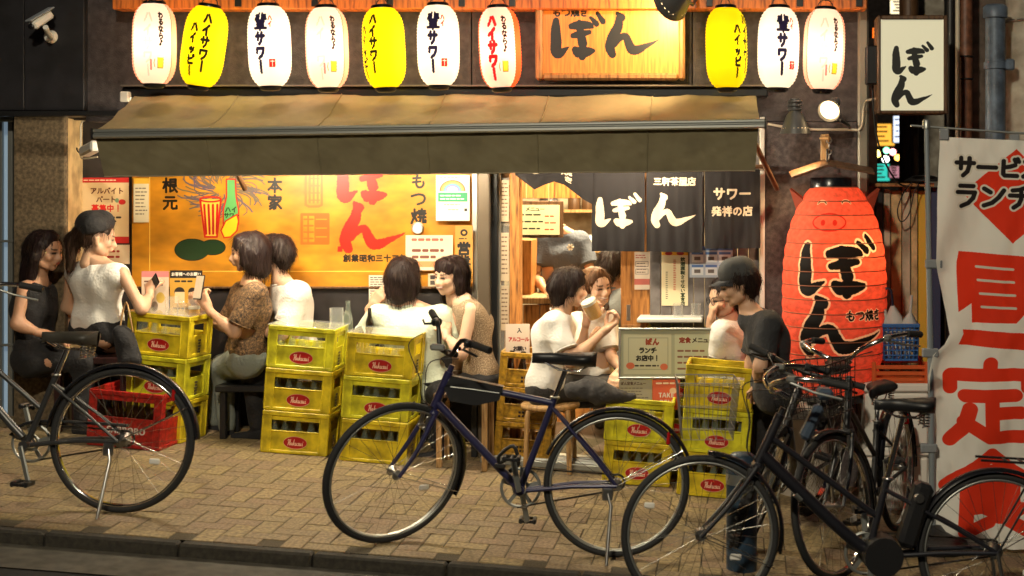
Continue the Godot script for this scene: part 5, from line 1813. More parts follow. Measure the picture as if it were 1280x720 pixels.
func crate_shell(w: float, h: float, d: float, win0: float, win1: float, post: float) -> MB:
	var mb := MB.new()
	var t := 0.012
	var rim := 0.026
	for s in [-1.0, 1.0]:
		# rim
		mb.box(Vector3(0, h - rim / 2, s * (d / 2 - t / 2)), Vector3(w, rim, t + .006), .003)
		mb.box(Vector3(s * (w / 2 - t / 2), h - rim / 2, 0), Vector3(t + .006, rim, d - 2 * t - .008), .003)
		# lower walls, set back a little between the corner posts
		mb.box(Vector3(0, win0 / 2 + .006, s * (d / 2 - t / 2 - .008)), Vector3(w - 2 * post + .004, win0 - .012, t - .003), .002)
		mb.box(Vector3(s * (w / 2 - t / 2 - .008), win0 / 2 + .006, 0), Vector3(t - .003, win0 - .012, d - 2 * post + .004), .002)
		# band over the window
		mb.box(Vector3(0, (win1 + h - rim) / 2, s * (d / 2 - t / 2 - .006)), Vector3(w - 2 * post + .004, h - rim - win1, t - .004), .001)
		mb.box(Vector3(s * (w / 2 - t / 2 - .006), (win1 + h - rim) / 2, 0), Vector3(t - .004, h - rim - win1, d - 2 * post + .004), .001)
		# ledge under the window, foot ring, frame ribs of the panel
		mb.box(Vector3(0, win0 + .003, s * (d / 2 - t / 2 - .002)), Vector3(w - 2 * post + .004, .008, t + .002), .002)
		mb.box(Vector3(0, .012, s * (d / 2 - t / 2 - .001)), Vector3(w - .006, .02, t), .003)
		mb.box(Vector3(s * (w / 2 - t / 2 - .001), .012, 0), Vector3(t, .02, d - 2 * t - .008), .003)
		for s2 in [-1.0, 1.0]:
			mb.box(Vector3(s2 * (w / 2 - post / 2), h / 2 - .01, s * (d / 2 - t / 2 - .0015)), Vector3(post, h - .03, t), .003)
			mb.box(Vector3(s2 * (w / 2 - t / 2 - .0015), h / 2 - .01, s * (d / 2 - post / 2 - t)), Vector3(t, h - .03, post - t), .003)
			mb.box(Vector3(s2 * (w / 2 - post), h / 2 - .01, s * (d / 2 - .003)), Vector3(.007, h - .04, .01), .002)
			mb.box(Vector3(s2 * (w / 2 - .005), h / 2 - .01, s * (d / 2 - .005)), Vector3(.012, h - .034, .012), .004)
	mb.box(Vector3(0, .008, 0), Vector3(w - .03, .008, d - .03), .001)
	# divider grid
	for i in 4: mb.box(Vector3(lerpf(-w / 2, w / 2, (i + 1) / 5.0), win0 * .45, 0), Vector3(.004, win0 * .8, d - .04))
	for i in 3: mb.box(Vector3(0, win0 * .45, lerpf(-d / 2, d / 2, (i + 1) / 4.0)), Vector3(w - .04, win0 * .8, .004))
	return mb

func fill_bottles(xf: Transform3D, w: float, d: float, label: String, group: String, mesh: Mesh, m: Material, nx := 5, rows := 2, lean := 0.0, named := "soda_bottle") -> void:
	for r in rows:
		for i in nx:
			var at := xf * Vector3(lerpf(-w / 2, w / 2, (i + .5) / nx) + rng.randf_range(-.006, .006), .014, d / 2 - .042 - r * .066)
			var o := thing(named, label, "bottle", at, group)
			o.basis = xf.basis * Basis(Vector3(0, 0, 1), rng.randf_range(-.06, .06) - lean) * Basis(Vector3.RIGHT, rng.randf_range(-.05, .05))
			part(o, "bottle_glass", mesh, m)

func crates() -> void:
	var b := MB.new()
	b.lathe([[0, .004], [.02, 0], [.0255, .004], [.027, .012], [.027, .085], [.0255, .1], [.017, .135], [.0135, .155], [.013, .18], [.0152, .184], [.0152, .192], [.011, .194]], 14)
	bottle_mesh = b.mesh()
	b = MB.new()
	b.lathe([[0, .004], [.028, 0], [.034, .008], [.034, .15], [.03, .17], [.017, .2], [.014, .22], [.014, .245], [.016, .25], [.015, .26], [0, .261]], 14)
	beer_mesh = b.mesh()
	# three plastics, new and sun-bleached; all a little translucent
	var ym := []
	for a in [lin(.86, .80, .03), lin(.86, .66, .02), lin(.74, .66, .04)]:
		var m := mat("crate_yellow_%d" % ym.size(), a, .42, 0.0, {"backlight_enabled": true, "backlight": Color(.5, .5, .5)})
		m.albedo_texture = M.t_stain
		tri_map(m, 1.1)
		ym.append(m)
	# the red oval with handwriting
	var cv := Canvas.new(300, 170, Color(0, 0, 0, 0))
	cv = Canvas.new(300, 170, Color(0.68, 0.06, 0.04))
	cv.oval_line(150, 85, 138, 74, 2.5, Color(0.93, 0.75, 0.6))
	for st in BRUSH_CRATE: cv.brush(st, Vector2(58, 28), Vector2(.98, 1.1), Color(0.95, 0.8, 0.68))
	cv.line([40, 40, 36, 130], 0.1, Color(0.7, 0.06, 0.04))
	var lm := print_mat("crate_label", cv, .45)
	var oval := MB.new()
	oval.vert(Vector3(0, 0, 0), Vector3(0, 0, 1), Vector2(.5, .5))
	for i in 33: oval.vert(Vector3(cos(TAU * i / 32) * .068, sin(TAU * i / 32) * .037, 0), Vector3(0, 0, 1), Vector2(.5 + .46 * cos(TAU * i / 32), .5 - .46 * sin(TAU * i / 32)))
	for i in 32: oval.tri(0, 1 + i, 2 + i)
	var om := oval.mesh()
	var W := 0.385
	var H := 0.245
	var D := 0.275
	var shell := crate_shell(W, H, D, .128, .192, .052).mesh()
	var sidecv := Canvas.new(40, 120, Color(0.7, 0.5, 0.05))
	var marks := MB.new()
	for i in 5: marks.box(Vector3(W / 2 - .005, .028 + i * .017, 0), Vector3(.004, .011, .028 - .006 * (i % 2)), .001)
	var mm := marks.mesh()
	var dark := mat("crate_marks", lin(.1, .08, .03), .6)
	var lvl := ["bottom crate", "middle crate", "top crate", "uppermost crate"]
	# column and row of the foot of each stack, distance, turn, plastics from the bottom up, what it stands beside
	var stacks := [
		[203, 8.50, -9.0, [1, 0, 1], "the stack beside the woman in the white blouse", 1.0],
		[376, 8.43, -1.0, [1, 1, 0], "the stack carrying the glass mug and clear bottle", 1.0],
		[473, 8.37, -2.0, [1, 0, 1], "the stack in front of the pale green shirt", 1.0],
		[795, 8.33, 1.0, [1, 0], "the low stack behind the navy bicycle's rear wheel", 1.0],
		[891, 8.18, -2.0, [1, 0, 1], "the stack behind the chrome bicycle basket", 1.0],
		[837, 8.66, 0.0, [0, 1, 0, 0], "the stack under the white tabletop by the siding", .88]]
	for s in stacks.size():
		var a: Array = stacks[s]
		var foot := G(a[0], a[1])
		for i in a[3].size():
			var xf := ground_frame(foot, deg_to_rad(a[2] + rng.randf_range(-1.6, 1.6)))
			xf.basis = xf.basis * Basis.from_scale(Vector3(1, a[5], 1))
			xf.origin += xf.basis.y * (H + .001) * i + xf.basis.x * rng.randf_range(-.006, .006)
			var t := thing("yellow_crate", ["golden yellow", "lemon yellow", "pale yellow"][[1, 0, 2][a[3][i]]] + " drinks crate, " + lvl[i] + " of " + a[4], "crate", xf.origin, "yellow drinks crates")
			t.transform = xf
			part(t, "crate_body", shell, ym[a[3][i]])
			if not (s == 2 and i == 0): part(t, "oval_label", om, lm, Transform3D(Basis(), Vector3(0.004, .068, D / 2 - .0065)))
			part(t, "side_print", mm, dark)
			if s < 5 or i == 3:
				fill_bottles(xf, W - .03, D - .01, "empty clear soda bottle in " + a[4].replace("the stack", "the crates").replace("the low stack", "the low crates"), "soda bottles in the yellow crates", bottle_mesh, M.bottle_glass, 5, 2, 0.35 if s == 4 and i == 2 else 0.0)
	# red beer crate
	cv = Canvas.new(380, 130, Color(0.70, 0.045, 0.03))
	cv.line([0, 0, 0, 0], .1, Color.WHITE)
	var rm := mat("crate_red", lin(.55, .02, .012), .42, 0.0, {"backlight_enabled": true, "backlight": Color(.2, .2, .2)})
	rm.albedo_texture = M.t_grime
	tri_map(rm, 2.6)
	var xr := ground_frame(G(172, 8.30), deg_to_rad(-4))
	var rt := thing("red_beer_crate", "red beer crate with white lettering beside the lowest yellow crate", "crate", xr.origin)
	rt.transform = xr
	part(rt, "crate_body", crate_shell(.43, .32, .35, .165, .265, .045), rm)
	var tm := TextMesh.new()
	var sf := SystemFont.new()
	sf.font_names = PackedStringArray(["Droid Sans"])
	sf.font_weight = 700
	tm.font = sf
	tm.text = "SAPPORO"
	tm.font_size = 42
	tm.pixel_size = 0.0012
	tm.depth = 0.003
	part(rt, "lettering", tm, mat("crate_white", lin(.7, .62, .55), .5), Transform3D(Basis(), Vector3(0.01, .1, .35 / 2 - .005)))
	var t2 := TextMesh.new()
	t2.font = sf
	t2.text = "BEER"
	for i in 6:
		var sb := MB.new()
		sb.box(Vector3(-.05 + i * .022, .05, .35 / 2 - .006), Vector3(.014, .016 if i % 2 else .02, .003), .001)
		part(rt, "small_print", sb, M.crate_white)
	fill_bottles(xr, .4, .34, "brown beer bottle standing in the red crate", "beer bottles in crates", beer_mesh, M.brown_glass, 5, 2, 0.0, "beer_bottle")
	# amber beer crates in the doorway
	var am := mat("crate_amber", lin(.62, .33, .02), .42, 0.0, {"backlight_enabled": true, "backlight": Color(.3, .3, .3)})
	am.albedo_texture = M.t_grime
	tri_map(am, 2.6)
	var ash := crate_shell(.33, .205, .27, .1, .17, .04).mesh()
	for i in 3:
		var xf := ground_frame(G(655, 8.63) + Vector3(0, .04, 0), deg_to_rad(2 + rng.randf_range(-1, 1)))
		xf.origin += xf.basis.y * .206 * i
		var t := thing("amber_crate", "amber beer crate in the doorway, " + lvl[i] + " of its stack", "crate", xf.origin, "amber beer crates")
		t.transform = xf
		part(t, "crate_body", ash, am)
		for k in 2:
			var sb := MB.new()
			for j in 4: sb.box(Vector3(-.03 + j * .02, .06 - k * .022, .27 / 2 - .006), Vector3(.014, .013, .003), .001)
			part(t, "front_print", sb, M.bench_wood)
		if i > 0: fill_bottles(xf, .3, .26, "brown beer bottle in the amber crates of the doorway", "beer bottles in crates", bottle_mesh, M.brown_glass, 4, 1, 0.0, "beer_bottle")
	var nt := thing("notice_card", "white printed card standing on the amber crates", "notice", G(655, 8.63) + Vector3(0, .66, 0))
	cv = Canvas.new(130, 170, Color(0.86, 0.78, 0.7))
	letters(cv, "入", 62, 20, 24, 2.4, Color(.15, .1, .1))
	letters(cv, "アルコール", 14, 66, 22, 2.2, Color(.7, .15, .12), false, 1.02)
	letters(cv, "お願い", 40, 112, 24, 2.4, Color(.15, .1, .1), false, 1.0)
	wpart(nt, "sheet", card(632, 405, 662, 447, 8.56, 0.004), print_mat("notice_card", cv))

# ---------------------------------------------------------------- tables, stools, benches
func furniture() -> void:
	var mb := MB.new()
	# white tabletop on the back crates
	var tt := thing("white_tabletop", "white tabletop laid on yellow crates beside the grey siding", "tabletop", P(836, 404, 8.6))
	wpart(tt, "board", pbm(796, 398, 878, 403.5, 8.42, 0.36, 0.006), M.white_plastic)
	# clear tops on the two crate tables
	for a in [[203, 8.50, -9.0, "thin clear sheet on the crates beside the woman in the white blouse"], [376, 8.43, -1.0, "thin clear sheet on the crates under the glass mug"], [473, 8.37, -2.0, "thin clear sheet on the crates in front of the pale green shirt"]]:
		var xf := ground_frame(G(a[0], a[1]), deg_to_rad(a[2]))
		xf.origin += xf.basis.y * .739
		var o := thing("table_sheet", a[3], "tabletop", xf.origin, "clear table sheets")
		o.transform = xf
		mb = MB.new()
		mb.box(Vector3(0, .003, 0), Vector3(.39, .005, .3), .001)
		part(o, "sheet", mb, M.glass)
	# benches in the recess
	for a in [[60, 160, 8.36, 8.66, 447, "dark red bench under the two women beside the brown pillar"], [268, 345, 8.52, 8.82, 482, "black bench under the woman in the printed blouse"], [500, 600, 8.56, 8.86, 478, "black bench under the diners beside the door post"]]:
		var y: float = P(0, a[4], a[2]).y
		var x0: float = P(a[0], 0, a[2]).x
		var x1: float = P(a[1], 0, a[2]).x
		var o := thing("bench", a[5], "bench", Vector3((x0 + x1) / 2, gy((x0 + x1) / 2, a[2]), -(a[2] + a[3]) / 2), "diners' benches")
		mb = MB.new()
		mb.span(Vector3(x0, y, -a[2]), Vector3(x1, y - .04, -a[3]), .006)
		wpart(o, "seat", mb, M.bench_wood if a[0] == 60 else M.black_plastic)
		for x in [x0 + .04, x1 - .04]:
			for d in [a[2] + .04, a[3] - .04]:
				mb = MB.new()
				mb.span(Vector3(x - .018, gy(x, d), -d + .018), Vector3(x + .018, y - .04, -d - .018), .003)
				wpart(o, "leg", mb, M.bench_wood if a[0] == 60 else M.black_plastic)
	# bentwood stool of the man in white
	var st := thing("bentwood_stool", "pale bentwood stool under the man in the white T-shirt", "stool", G(688, 8.46))
	var y := P(0, 503, 8.46).y
	var c := G(688, 8.46)
	mb = MB.new()
	mb.lathe([[0, 0], [.165, 0], [.172, -.008], [.172, -.024], [.165, -.03], [0, -.03]], 28, Transform3D(Basis(), Vector3(c.x, y, c.z)))
	wpart(st, "seat", mb, M.wood_pale)
	for k in 4:
		var a := TAU * (k + .5) / 4.0
		var o := Vector3(cos(a), 0, sin(a))
		var top := Vector3(c.x, y - .03, c.z) + o * .08
		var foot := Vector3(c.x, 0, c.z) + o * .18
		foot.y = gy(foot.x, -foot.z)
		mb = MB.new()
		mb.tube(curve([top, Vector3(c.x, y - .035, c.z) + o * .14, Vector3(c.x, y - .07, c.z) + o * .165, foot], 4), .015, 8)
		wpart(st, "leg", mb, M.wood_pale)
	# dark legs of the second stool in the doorway
	var s2 := thing("wooden_stool", "brown wooden stool behind the navy bicycle beside the door post", "stool", G(582, 8.36))
	c = G(582, 8.36)
	y = P(0, 490, 8.36).y
	mb = MB.new()
	mb.box(Vector3(c.x, y, c.z), Vector3(.32, .03, .28), .008)
	wpart(s2, "seat", mb, M.wood_brown)
	for k in 4:
		var x := c.x + (.13 if k % 2 else -.13)
		var z := c.z + (.11 if k < 2 else -.11)
		mb = MB.new()
		mb.bar(Vector3(x, gy(x, -z), z), Vector3(x, y - .015, z), .03, .03, .004)
		wpart(s2, "leg", mb, M.wood_pale)
	# menu stand: two clear sleeves on a wire easel
	menu_stand()
	bollard()

func menu_stand() -> void:
	var d := 8.35
	var cv := Canvas.new(540, 250, Color(0.62, 0.62, 0.52))
	cv.rect(14, 20, 250, 215, Color(0.72, 0.70, 0.58))
	cv.rect(282, 20, 244, 215, Color(0.70, 0.70, 0.58))
	cv.line([40, 40, 246, 40, 246, 210, 40, 210, 40, 40], 2.5, Color(0.6, 0.6, 0.5))
	cv.oval(50, 190, 22, 18, Color(0.75, 0.4, 0.28))
	cv.oval(226, 196, 20, 18, Color(0.78, 0.42, 0.3))
	letters(cv, "ばん", 128, 44, 34, 4.0, Color(0.55, 0.25, 0.18))
	letters(cv, "ランチ", 94, 92, 30, 3.2, Color(0.15, 0.14, 0.12), false, 1.05)
	letters(cv, "お店中!", 78, 134, 30, 3.0, Color(0.15, 0.14, 0.12), false, 1.05)
	fine_print(cv, 76, 190, 130, 1, 10, 4.0, Color(0.2, 0.18, 0.16))
	letters(cv, "定食", 306, 38, 28, 3.0, Color(0.5, 0.2, 0.15))
	letters(cv, "メニュー", 372, 38, 28, 2.6, Color(0.25, 0.2, 0.16), false, 1.05)
	fine_print(cv, 300, 110, 180, 4, 32, 5.0, Color(0.5, 0.35, 0.28))
	var t := thing("menu_stand", "clear framed menu stand with two printed pages in front of the doorway", "menu stand", P(840, 500, d))
	var lean := Transform3D(Basis(Vector3.RIGHT, deg_to_rad(-6)), Vector3.ZERO)
	wpart(t, "menu_pages", card(776, 413, 905, 471, d), print_mat("menu_pages", cv, .25))
	for a in [[773, 410, 908, 413], [773, 471.2, 908, 474]]: wpart(t, "frame_rail", pbm(a[0], a[1], a[2], a[3], d - .006, .02, .003), M.aluminium)
	for a in [[773, 413.2, 776, 471], [905, 413.2, 908, 471]]: wpart(t, "frame_side", pbm(a[0], a[1], a[2], a[3], d - .004, .016, .003), M.aluminium)
	cv = Canvas.new(280, 180, Color(0.66, 0.62, 0.52))
	letters(cv, "ばん定食メニュー", 12, 18, 26, 2.4, Color(0.35, 0.25, 0.18), false, 1.04)
	fine_print(cv, 14, 70, 240, 4, 26, 4.0, Color(0.45, 0.4, 0.32))
	wpart(t, "lower_page", card(774, 474.5, 815, 502, d + .004), print_mat("menu_lower", cv, .6))
	cv = Canvas.new(200, 200, Color(0.85, 0.38, 0.24))
	fine_print(cv, 30, 24, 130, 1, 10, 6.0, Color(0.95, 0.85, 0.75))
	cv.oval(150, 74, 26, 20, Color(0.9, 0.75, 0.6))
	var fl: MeshInstance3D = wpart(t, "takeaway_flyer", card(815.5, 474.5, 850, 512, d + .002), print_mat("takeaway_flyer", cv, .6))
	var sf := SystemFont.new()
	sf.font_names = PackedStringArray(["Droid Sans"])
	sf.font_weight = 700
	for i in 2:
		var tm := TextMesh.new()
		tm.font = sf
		tm.text = ["TAKE", "DELI"][i]
		tm.font_size = 32
		tm.pixel_size = .0012
		tm.depth = .001
		var p := part(fl, "lettering", tm, M.paper)
		p.global_transform = Transform3D(Basis(), P(833, 494 + i * 9, d - .001))
	for x in [790, 892]:
		var mb := MB.new()
		mb.tube([P(x, 474, d + .01), P(x, 508, d + .06), G(x, d + .12)], .006, 6)
		wpart(t, "wire_leg", mb, M.steel)

func bollard() -> void:
	var d := 6.72
	var at := G(927, d)
	var t := thing("street_bollard", "dark blue round steel bollard standing behind the bicycle's front wheel", "bollard", at)
	var m := mat("bollard_blue", lin(.03, .06, .1), .42, .2)
	m.albedo_texture = M.t_stain
	tri_map(m, 2.0)
	var mb := MB.new()
	mb.lathe([[0, -.05], [.072, -.05], [.072, .5], [.066, .525], [.045, .54], [0, .545]], 32)
	part(t, "post", mb, m)
	mb = MB.new()
	mb.lathe([[.0735, .4], [.0735, .45]], 32)
	part(t, "reflective_band", mb, M.aluminium)
# ---------------------------------------------------------------- bicycles (x forward, y up, z to the rider's right; rear hub over the origin)
func wheel(t: Node3D, at: Transform3D, r: float, fat: float, rim_m: Material, knobs := false, hub := 0.018) -> void:
	var mb := MB.new()
	mb.torus(r - fat, fat, 72, 10)
	if knobs:
		for i in 64:
			var a := TAU * i / 64.0
			for s in [-1.0, 1.0]:
				mb.box(Vector3.ZERO, Vector3(.012, .018, .016), 0.0, Transform3D(Basis(Vector3(0, 0, 1), a), Vector3(cos(a), sin(a), 0) * (r - .002) + Vector3(0, 0, s * fat * .5)))
	var w := part(t, "wheel", mb, M.rubber, at)
	mb = MB.new()
	var rr := r - fat * 1.9
	for s in [-1.0, 1.0]:
		mb.torus(rr, .0055, 64, 6, Transform3D(Basis(), Vector3(0, 0, s * fat * .5)))
	var f := mb.v.size()
	for i in 65:
		var a := TAU * i / 64.0
		for s in [-1.0, 1.0]: mb.vert(Vector3(cos(a) * (rr - .008), sin(a) * (rr - .008), s * fat * .45), Vector3(-cos(a), -sin(a), 0))
	for i in 64: mb.quad_i(f + i * 2, f + i * 2 + 1, f + i * 2 + 3, f + i * 2 + 2)
	part(w, "rim", mb, rim_m)
	mb = MB.new()
	for i in 32:
		var s := 1.0 if i % 2 else -1.0
		var a := TAU * i / 32.0
		var h := a + (0.9 if int(i / 2) % 2 else -0.9)
		mb.tube([Vector3(cos(h) * hub, sin(h) * hub, s * .028), Vector3(cos(a) * (rr - .006), sin(a) * (rr - .006), s * .002)], .0011, 3, false)
	part(w, "spokes", mb, M.spoke)
	mb = MB.new()
	mb.tube([Vector3(0, 0, -.05), Vector3(0, 0, -.032), Vector3(0, 0, -.03), Vector3(0, 0, -.012), Vector3(0, 0, .012), Vector3(0, 0, .03), Vector3(0, 0, .032), Vector3(0, 0, .05)], [.008, .008, hub + .006, hub - .004, hub - .004, hub + .006, .008, .008], 14)
	part(w, "hub", mb, M.steel)

func fender(t: Node3D, c: Transform3D, r: float, a0: float, a1: float, wide: float, m: Material) -> MeshInstance3D:
	var mb := MB.new()
	var rows := []
	for i in 37:
		var a := deg_to_rad(lerpf(a0, a1, i / 36.0))
		var row := []
		for k in 7:
			var b := lerpf(-1.25, 1.25, k / 6.0)
			row.append(Vector3(cos(a) * (r - wide * .45 + cos(b) * wide * .45), sin(a) * (r - wide * .45 + cos(b) * wide * .45), sin(b) * wide * .55))
		rows.append(row)
	mb.sheet(rows, Vector3(0, 1, 0))
	return part(t, "fender", mb, m, c)

func saddle(t: Node3D, at: Vector3, m: Material, L := .27, wide := .075, springs := false) -> void:
	var rows := []
	for i in 15:
		var a := i / 14.0
		var w := lerpf(wide, .02, smoothstep(.15, .72, a)) * sqrt(clampf(1.0 - pow(absf(a * 2.0 - 1.0), 6.0), .02, 1.0))
		var row := []
		for k in 14:
			var b := TAU * k / 13.0
			var up := sin(b)
			row.append(at + Vector3(lerpf(-.12, L - .12, a), up * (.03 if up > 0 else .042) * (1.0 - .35 * a) + .014 * (1.0 - a), cos(b) * w))
		rows.append(row)
	var mb := MB.new()
	var f := mb.v.size()
	for i in 15:
		for k in 14:
			var du: Vector3 = rows[i][(k + 1) % 13] - rows[i][(k + 12) % 13]
			var dv: Vector3 = rows[mini(i + 1, 14)][k] - rows[maxi(i - 1, 0)][k]
			var nn := du.cross(dv).normalized()
			var mid: Vector3 = (rows[i][0] + rows[i][6]) * .5
			if nn.dot(rows[i][k] - mid) < 0: nn = -nn
			mb.vert(rows[i][k], nn)
	for i in 14:
		for k in 13: mb.quad_i(f + i * 14 + k, f + i * 14 + k + 1, f + i * 14 + k + 15, f + i * 14 + k + 14)
	var s := part(t, "saddle", mb, m)
	mb = MB.new()
	for z in [-.022, .022]: mb.tube([at + Vector3(-.09, -.02, z), at + Vector3(-.04, -.05, z), at + Vector3(.05, -.05, z), at + Vector3(.12, -.02, z * .4)], .004, 6)
	if springs:
		for z in [-.045, .045]:
			var p := []
			for i in 41: p.append(at + Vector3(-.075 + .014 * cos(i * .8), -.085 + i * .0016, z + .014 * sin(i * .8)))
			mb.tube(p, .0035, 5)
	part(s, "rails", mb, M.chrome)

# o: options of this bicycle
func bicycle(label: String, rear: Vector3, front: Vector3, lean: float, o: Dictionary) -> Node3D:
	var r: float = o.get("r", .34)
	var x := (front - rear)
	var wb := x.length()
	x = x.normalized()
	var up := Vector3.UP
	var z := x.cross(up).normalized()
	up = z.cross(x)
	var base := Basis(x, up, z) * Basis(Vector3.RIGHT, lean)
	var t := thing("bicycle", label, "bicycle", rear, "parked bicycles")
	t.transform = Transform3D(base, rear)
	var fm: Material = o.frame
	var k := wb / 1.03
	var hub := Vector3(0, r, 0)
	var fat: float = o.get("fat", .017)
	var step: bool = o.get("step", false)
	var bb := Vector3(.445 * k, .29, 0)
	var seat_top := Vector3(.325 * k, .70, 0)
	var head_lo := Vector3(.865 * k, .655, 0)
	var head_hi := Vector3(.815 * k, .80, 0)
	if step:
		seat_top = Vector3(o.get("seat_x", .345) * k, .60, 0)
		head_hi = Vector3(.79 * k, .86, 0)
		head_lo = Vector3(.845 * k, .68, 0)
	var tr: float = o.get("tube", .016)
	# frame
	var mb := MB.new()
	mb.tube([bb, seat_top + (seat_top - bb).normalized() * .03], tr * .95, 12)
	mb.tube([head_lo + (head_lo - head_hi) * .1, head_hi + (head_hi - head_lo) * .1], tr * 1.2, 12)
	if step:
		mb.tube(curve([bb + Vector3(.02, .03, 0), Vector3(.58 * k, .43, 0), head_lo + Vector3(-.01, .02, 0)], 6), tr * o.get("down", 1.25), 12)
		if o.has("upper"): mb.tube([seat_top - (seat_top - bb) * .45, head_lo.lerp(head_hi, .55)], tr * .8, 10)
	else:
		mb.tube([bb, head_lo.lerp(head_hi, .12)], tr * 1.15, 12)
		mb.tube([seat_top, head_lo.lerp(head_hi, .82)], tr, 12)
	mb.tube([bb + Vector3(0, 0, -.035), bb + Vector3(0, 0, .035)], .022, 12)
	for s in [-1.0, 1.0]:
		mb.tube([bb + Vector3(-.03, 0, s * .02), Vector3(.2 * k, r - .015, s * .045), hub + Vector3(0, 0, s * .055)], tr * .62, 8)
		mb.tube([seat_top + Vector3(0, -.02, s * .014), hub.lerp(seat_top, .4) + Vector3(0, 0, s * .05), hub + Vector3(0, 0, s * .055)], tr * .5, 8)
	part(t, "frame", mb, fm)
	if o.has("band"):
		mb = MB.new()
		var q := bb.lerp(head_lo, .62)
		mb.tube([bb.lerp(head_lo, .60), bb.lerp(head_lo, .66)], tr * 1.3, 12)
		part(t, "frame_decal", mb, M.aluminium)
	# seat
	var sp: Vector3 = seat_top + (seat_top - bb).normalized() * o.get("post", .16)
	mb = MB.new()
	mb.tube([seat_top, sp], .0125, 10)
	part(t, "seat_post", mb, M.chrome)
	mb = MB.new()
	mb.torus(tr * 1.1, .006, 16, 6, Transform3D(Basis(Vector3.RIGHT, PI / 2), seat_top + Vector3(-.008, .028, 0)))
	part(t, "seat_clamp", mb, M.steel)
	saddle(t, sp + Vector3(-.02, .045, 0), o.get("saddle", M.black_plastic), o.get("saddle_l", .27), o.get("saddle_w", .075), step)
	# wheels; the front one turns with the fork
	wheel(t, Transform3D(Basis(Vector3(0, 0, 1), .3), hub), r, fat, o.get("rim", M.aluminium), o.get("knobs", false), .026 if step else .02)
	var ax := (head_hi - head_lo).normalized()
	var turn := Basis(ax, deg_to_rad(o.get("steer", 0.0)))
	var sx := Transform3D(turn, head_lo - turn * head_lo)
	var fh := Vector3(wb, r, 0)
	wheel(t, sx * Transform3D(Basis(), fh), r, fat, o.get("rim", M.aluminium), o.get("knobs", false))
	mb = MB.new()
	var crown := head_lo + (head_lo - head_hi).normalized() * .03
	for s in [-1.0, 1.0]:
		mb.tube(curve([crown + Vector3(0, 0, s * .035), crown.lerp(fh, .55) + Vector3(-.012, 0, s * .05), fh + Vector3(0, .0, s * .055)], 5), [.013, .013, .013, .012, .012, .011, .011, .01, .01, .009, .009], 8)
	mb.box(crown, Vector3(.04, .03, .09), .01)
	mb.tube([crown, head_hi + ax * .05], .014, 10)
	part(t, "fork", mb, o.get("fork", fm), sx)
	# bars
	var hb: Vector3 = head_hi + ax * o.get("stem_up", .05)
	mb = MB.new()
	var grip_at := []
	var lever_list := []
	var style: String = o.get("bar", "flat")
	var c: Vector3 = hb + Vector3(.06, .02, 0)
	if style == "flat":
		mb.tube([hb, c], .014, 10)
		for s in [-1.0, 1.0]:
			var levers := MB.new()
			lever_list.append(levers)
			var p := [c, c + Vector3(0, .004, s * .06), c + Vector3(-.01, o.get("rise", .03), s * .12), c + Vector3(-.035, o.get("rise", .03) + .005, s * .2), c + Vector3(-.06, o.get("rise", .03) + .008, s * .3)]
			mb.tube(curve(p, 4), .011, 10)
			grip_at.append([p[3], p[4]])
			levers.tube([p[3] + Vector3(.02, -.012, -s * .03), p[3] + Vector3(.055, -.02, 0), p[4] + Vector3(.05, -.03, -s * .02)], .006, 6)
			levers.box(p[3] + Vector3(.01, -.005, -s * .03), Vector3(.05, .035, .03), .008)
	else:
		mb.tube([hb, c + Vector3(-.02, 0, 0)], .013, 10)
		for s in [-1.0, 1.0]:
			var levers := MB.new()
			lever_list.append(levers)
			var p := [c + Vector3(-.02, 0, 0), c + Vector3(.02, .01, s * .06), c + Vector3(.03, .05, s * .14), c + Vector3(-.04, .085, s * .24), c + Vector3(-.16, .09, s * .275), c + Vector3(-.27, .075, s * .285)]
			mb.tube(curve(p, 4), .011, 10)
			grip_at.append([p[4], p[5]])
			levers.tube([p[3] + Vector3(.02, -.01, 0), p[4] + Vector3(.03, -.05, 0), p[5] + Vector3(.02, -.055, 0)], .006, 6)
			levers.box(p[3], Vector3(.05, .03, .03), .008)
	var bar := part(t, "handlebar", mb, o.get("bar_m", M.black_metal), sx)
	for g in grip_at:
		mb = MB.new()
		mb.tube(g, .0165, 12)
		part(bar, "grip", mb, M.rubber)
	for l in lever_list: part(bar, "brake_lever", l, M.aluminium if o.get("bar_m", M.black_metal) != M.black_metal else M.black_metal)
	mb = MB.new()
	for s in [-1.0, 1.0]:
		mb.tube(curve([c + Vector3(.03, .03, s * .19), c + Vector3(.13, .0, s * .12), c + Vector3(.1, -.13, s * .03), head_lo + Vector3(.05, .02, s * .02), head_lo + Vector3(-.08, -.04, 0)], 5), .0026, 5)
	part(t, "brake_cable", mb, M.cable, sx)
	# cranks, chainring, chain
	mb = MB.new()
	var cr := Transform3D(Basis(Vector3(0, 0, 1), 0.0), bb + Vector3(0, 0, .045))
	mb.torus(.088, .006, 40, 6, cr, .5)
	mb.torus(.094, .003, 40, 4, cr, .5)
	mb.torus(.034, .008, 24, 6, cr, .5)
	for i in 5:
		var a := TAU * i / 5.0 + .3
		mb.bar(cr.origin + Vector3(cos(a), sin(a), 0) * .03, cr.origin + Vector3(cos(a), sin(a), 0) * .086, .004, .018, 0.0, Vector3(-sin(a), cos(a), 0))
	part(t, "chainring", mb, o.get("crank_m", M.aluminium))
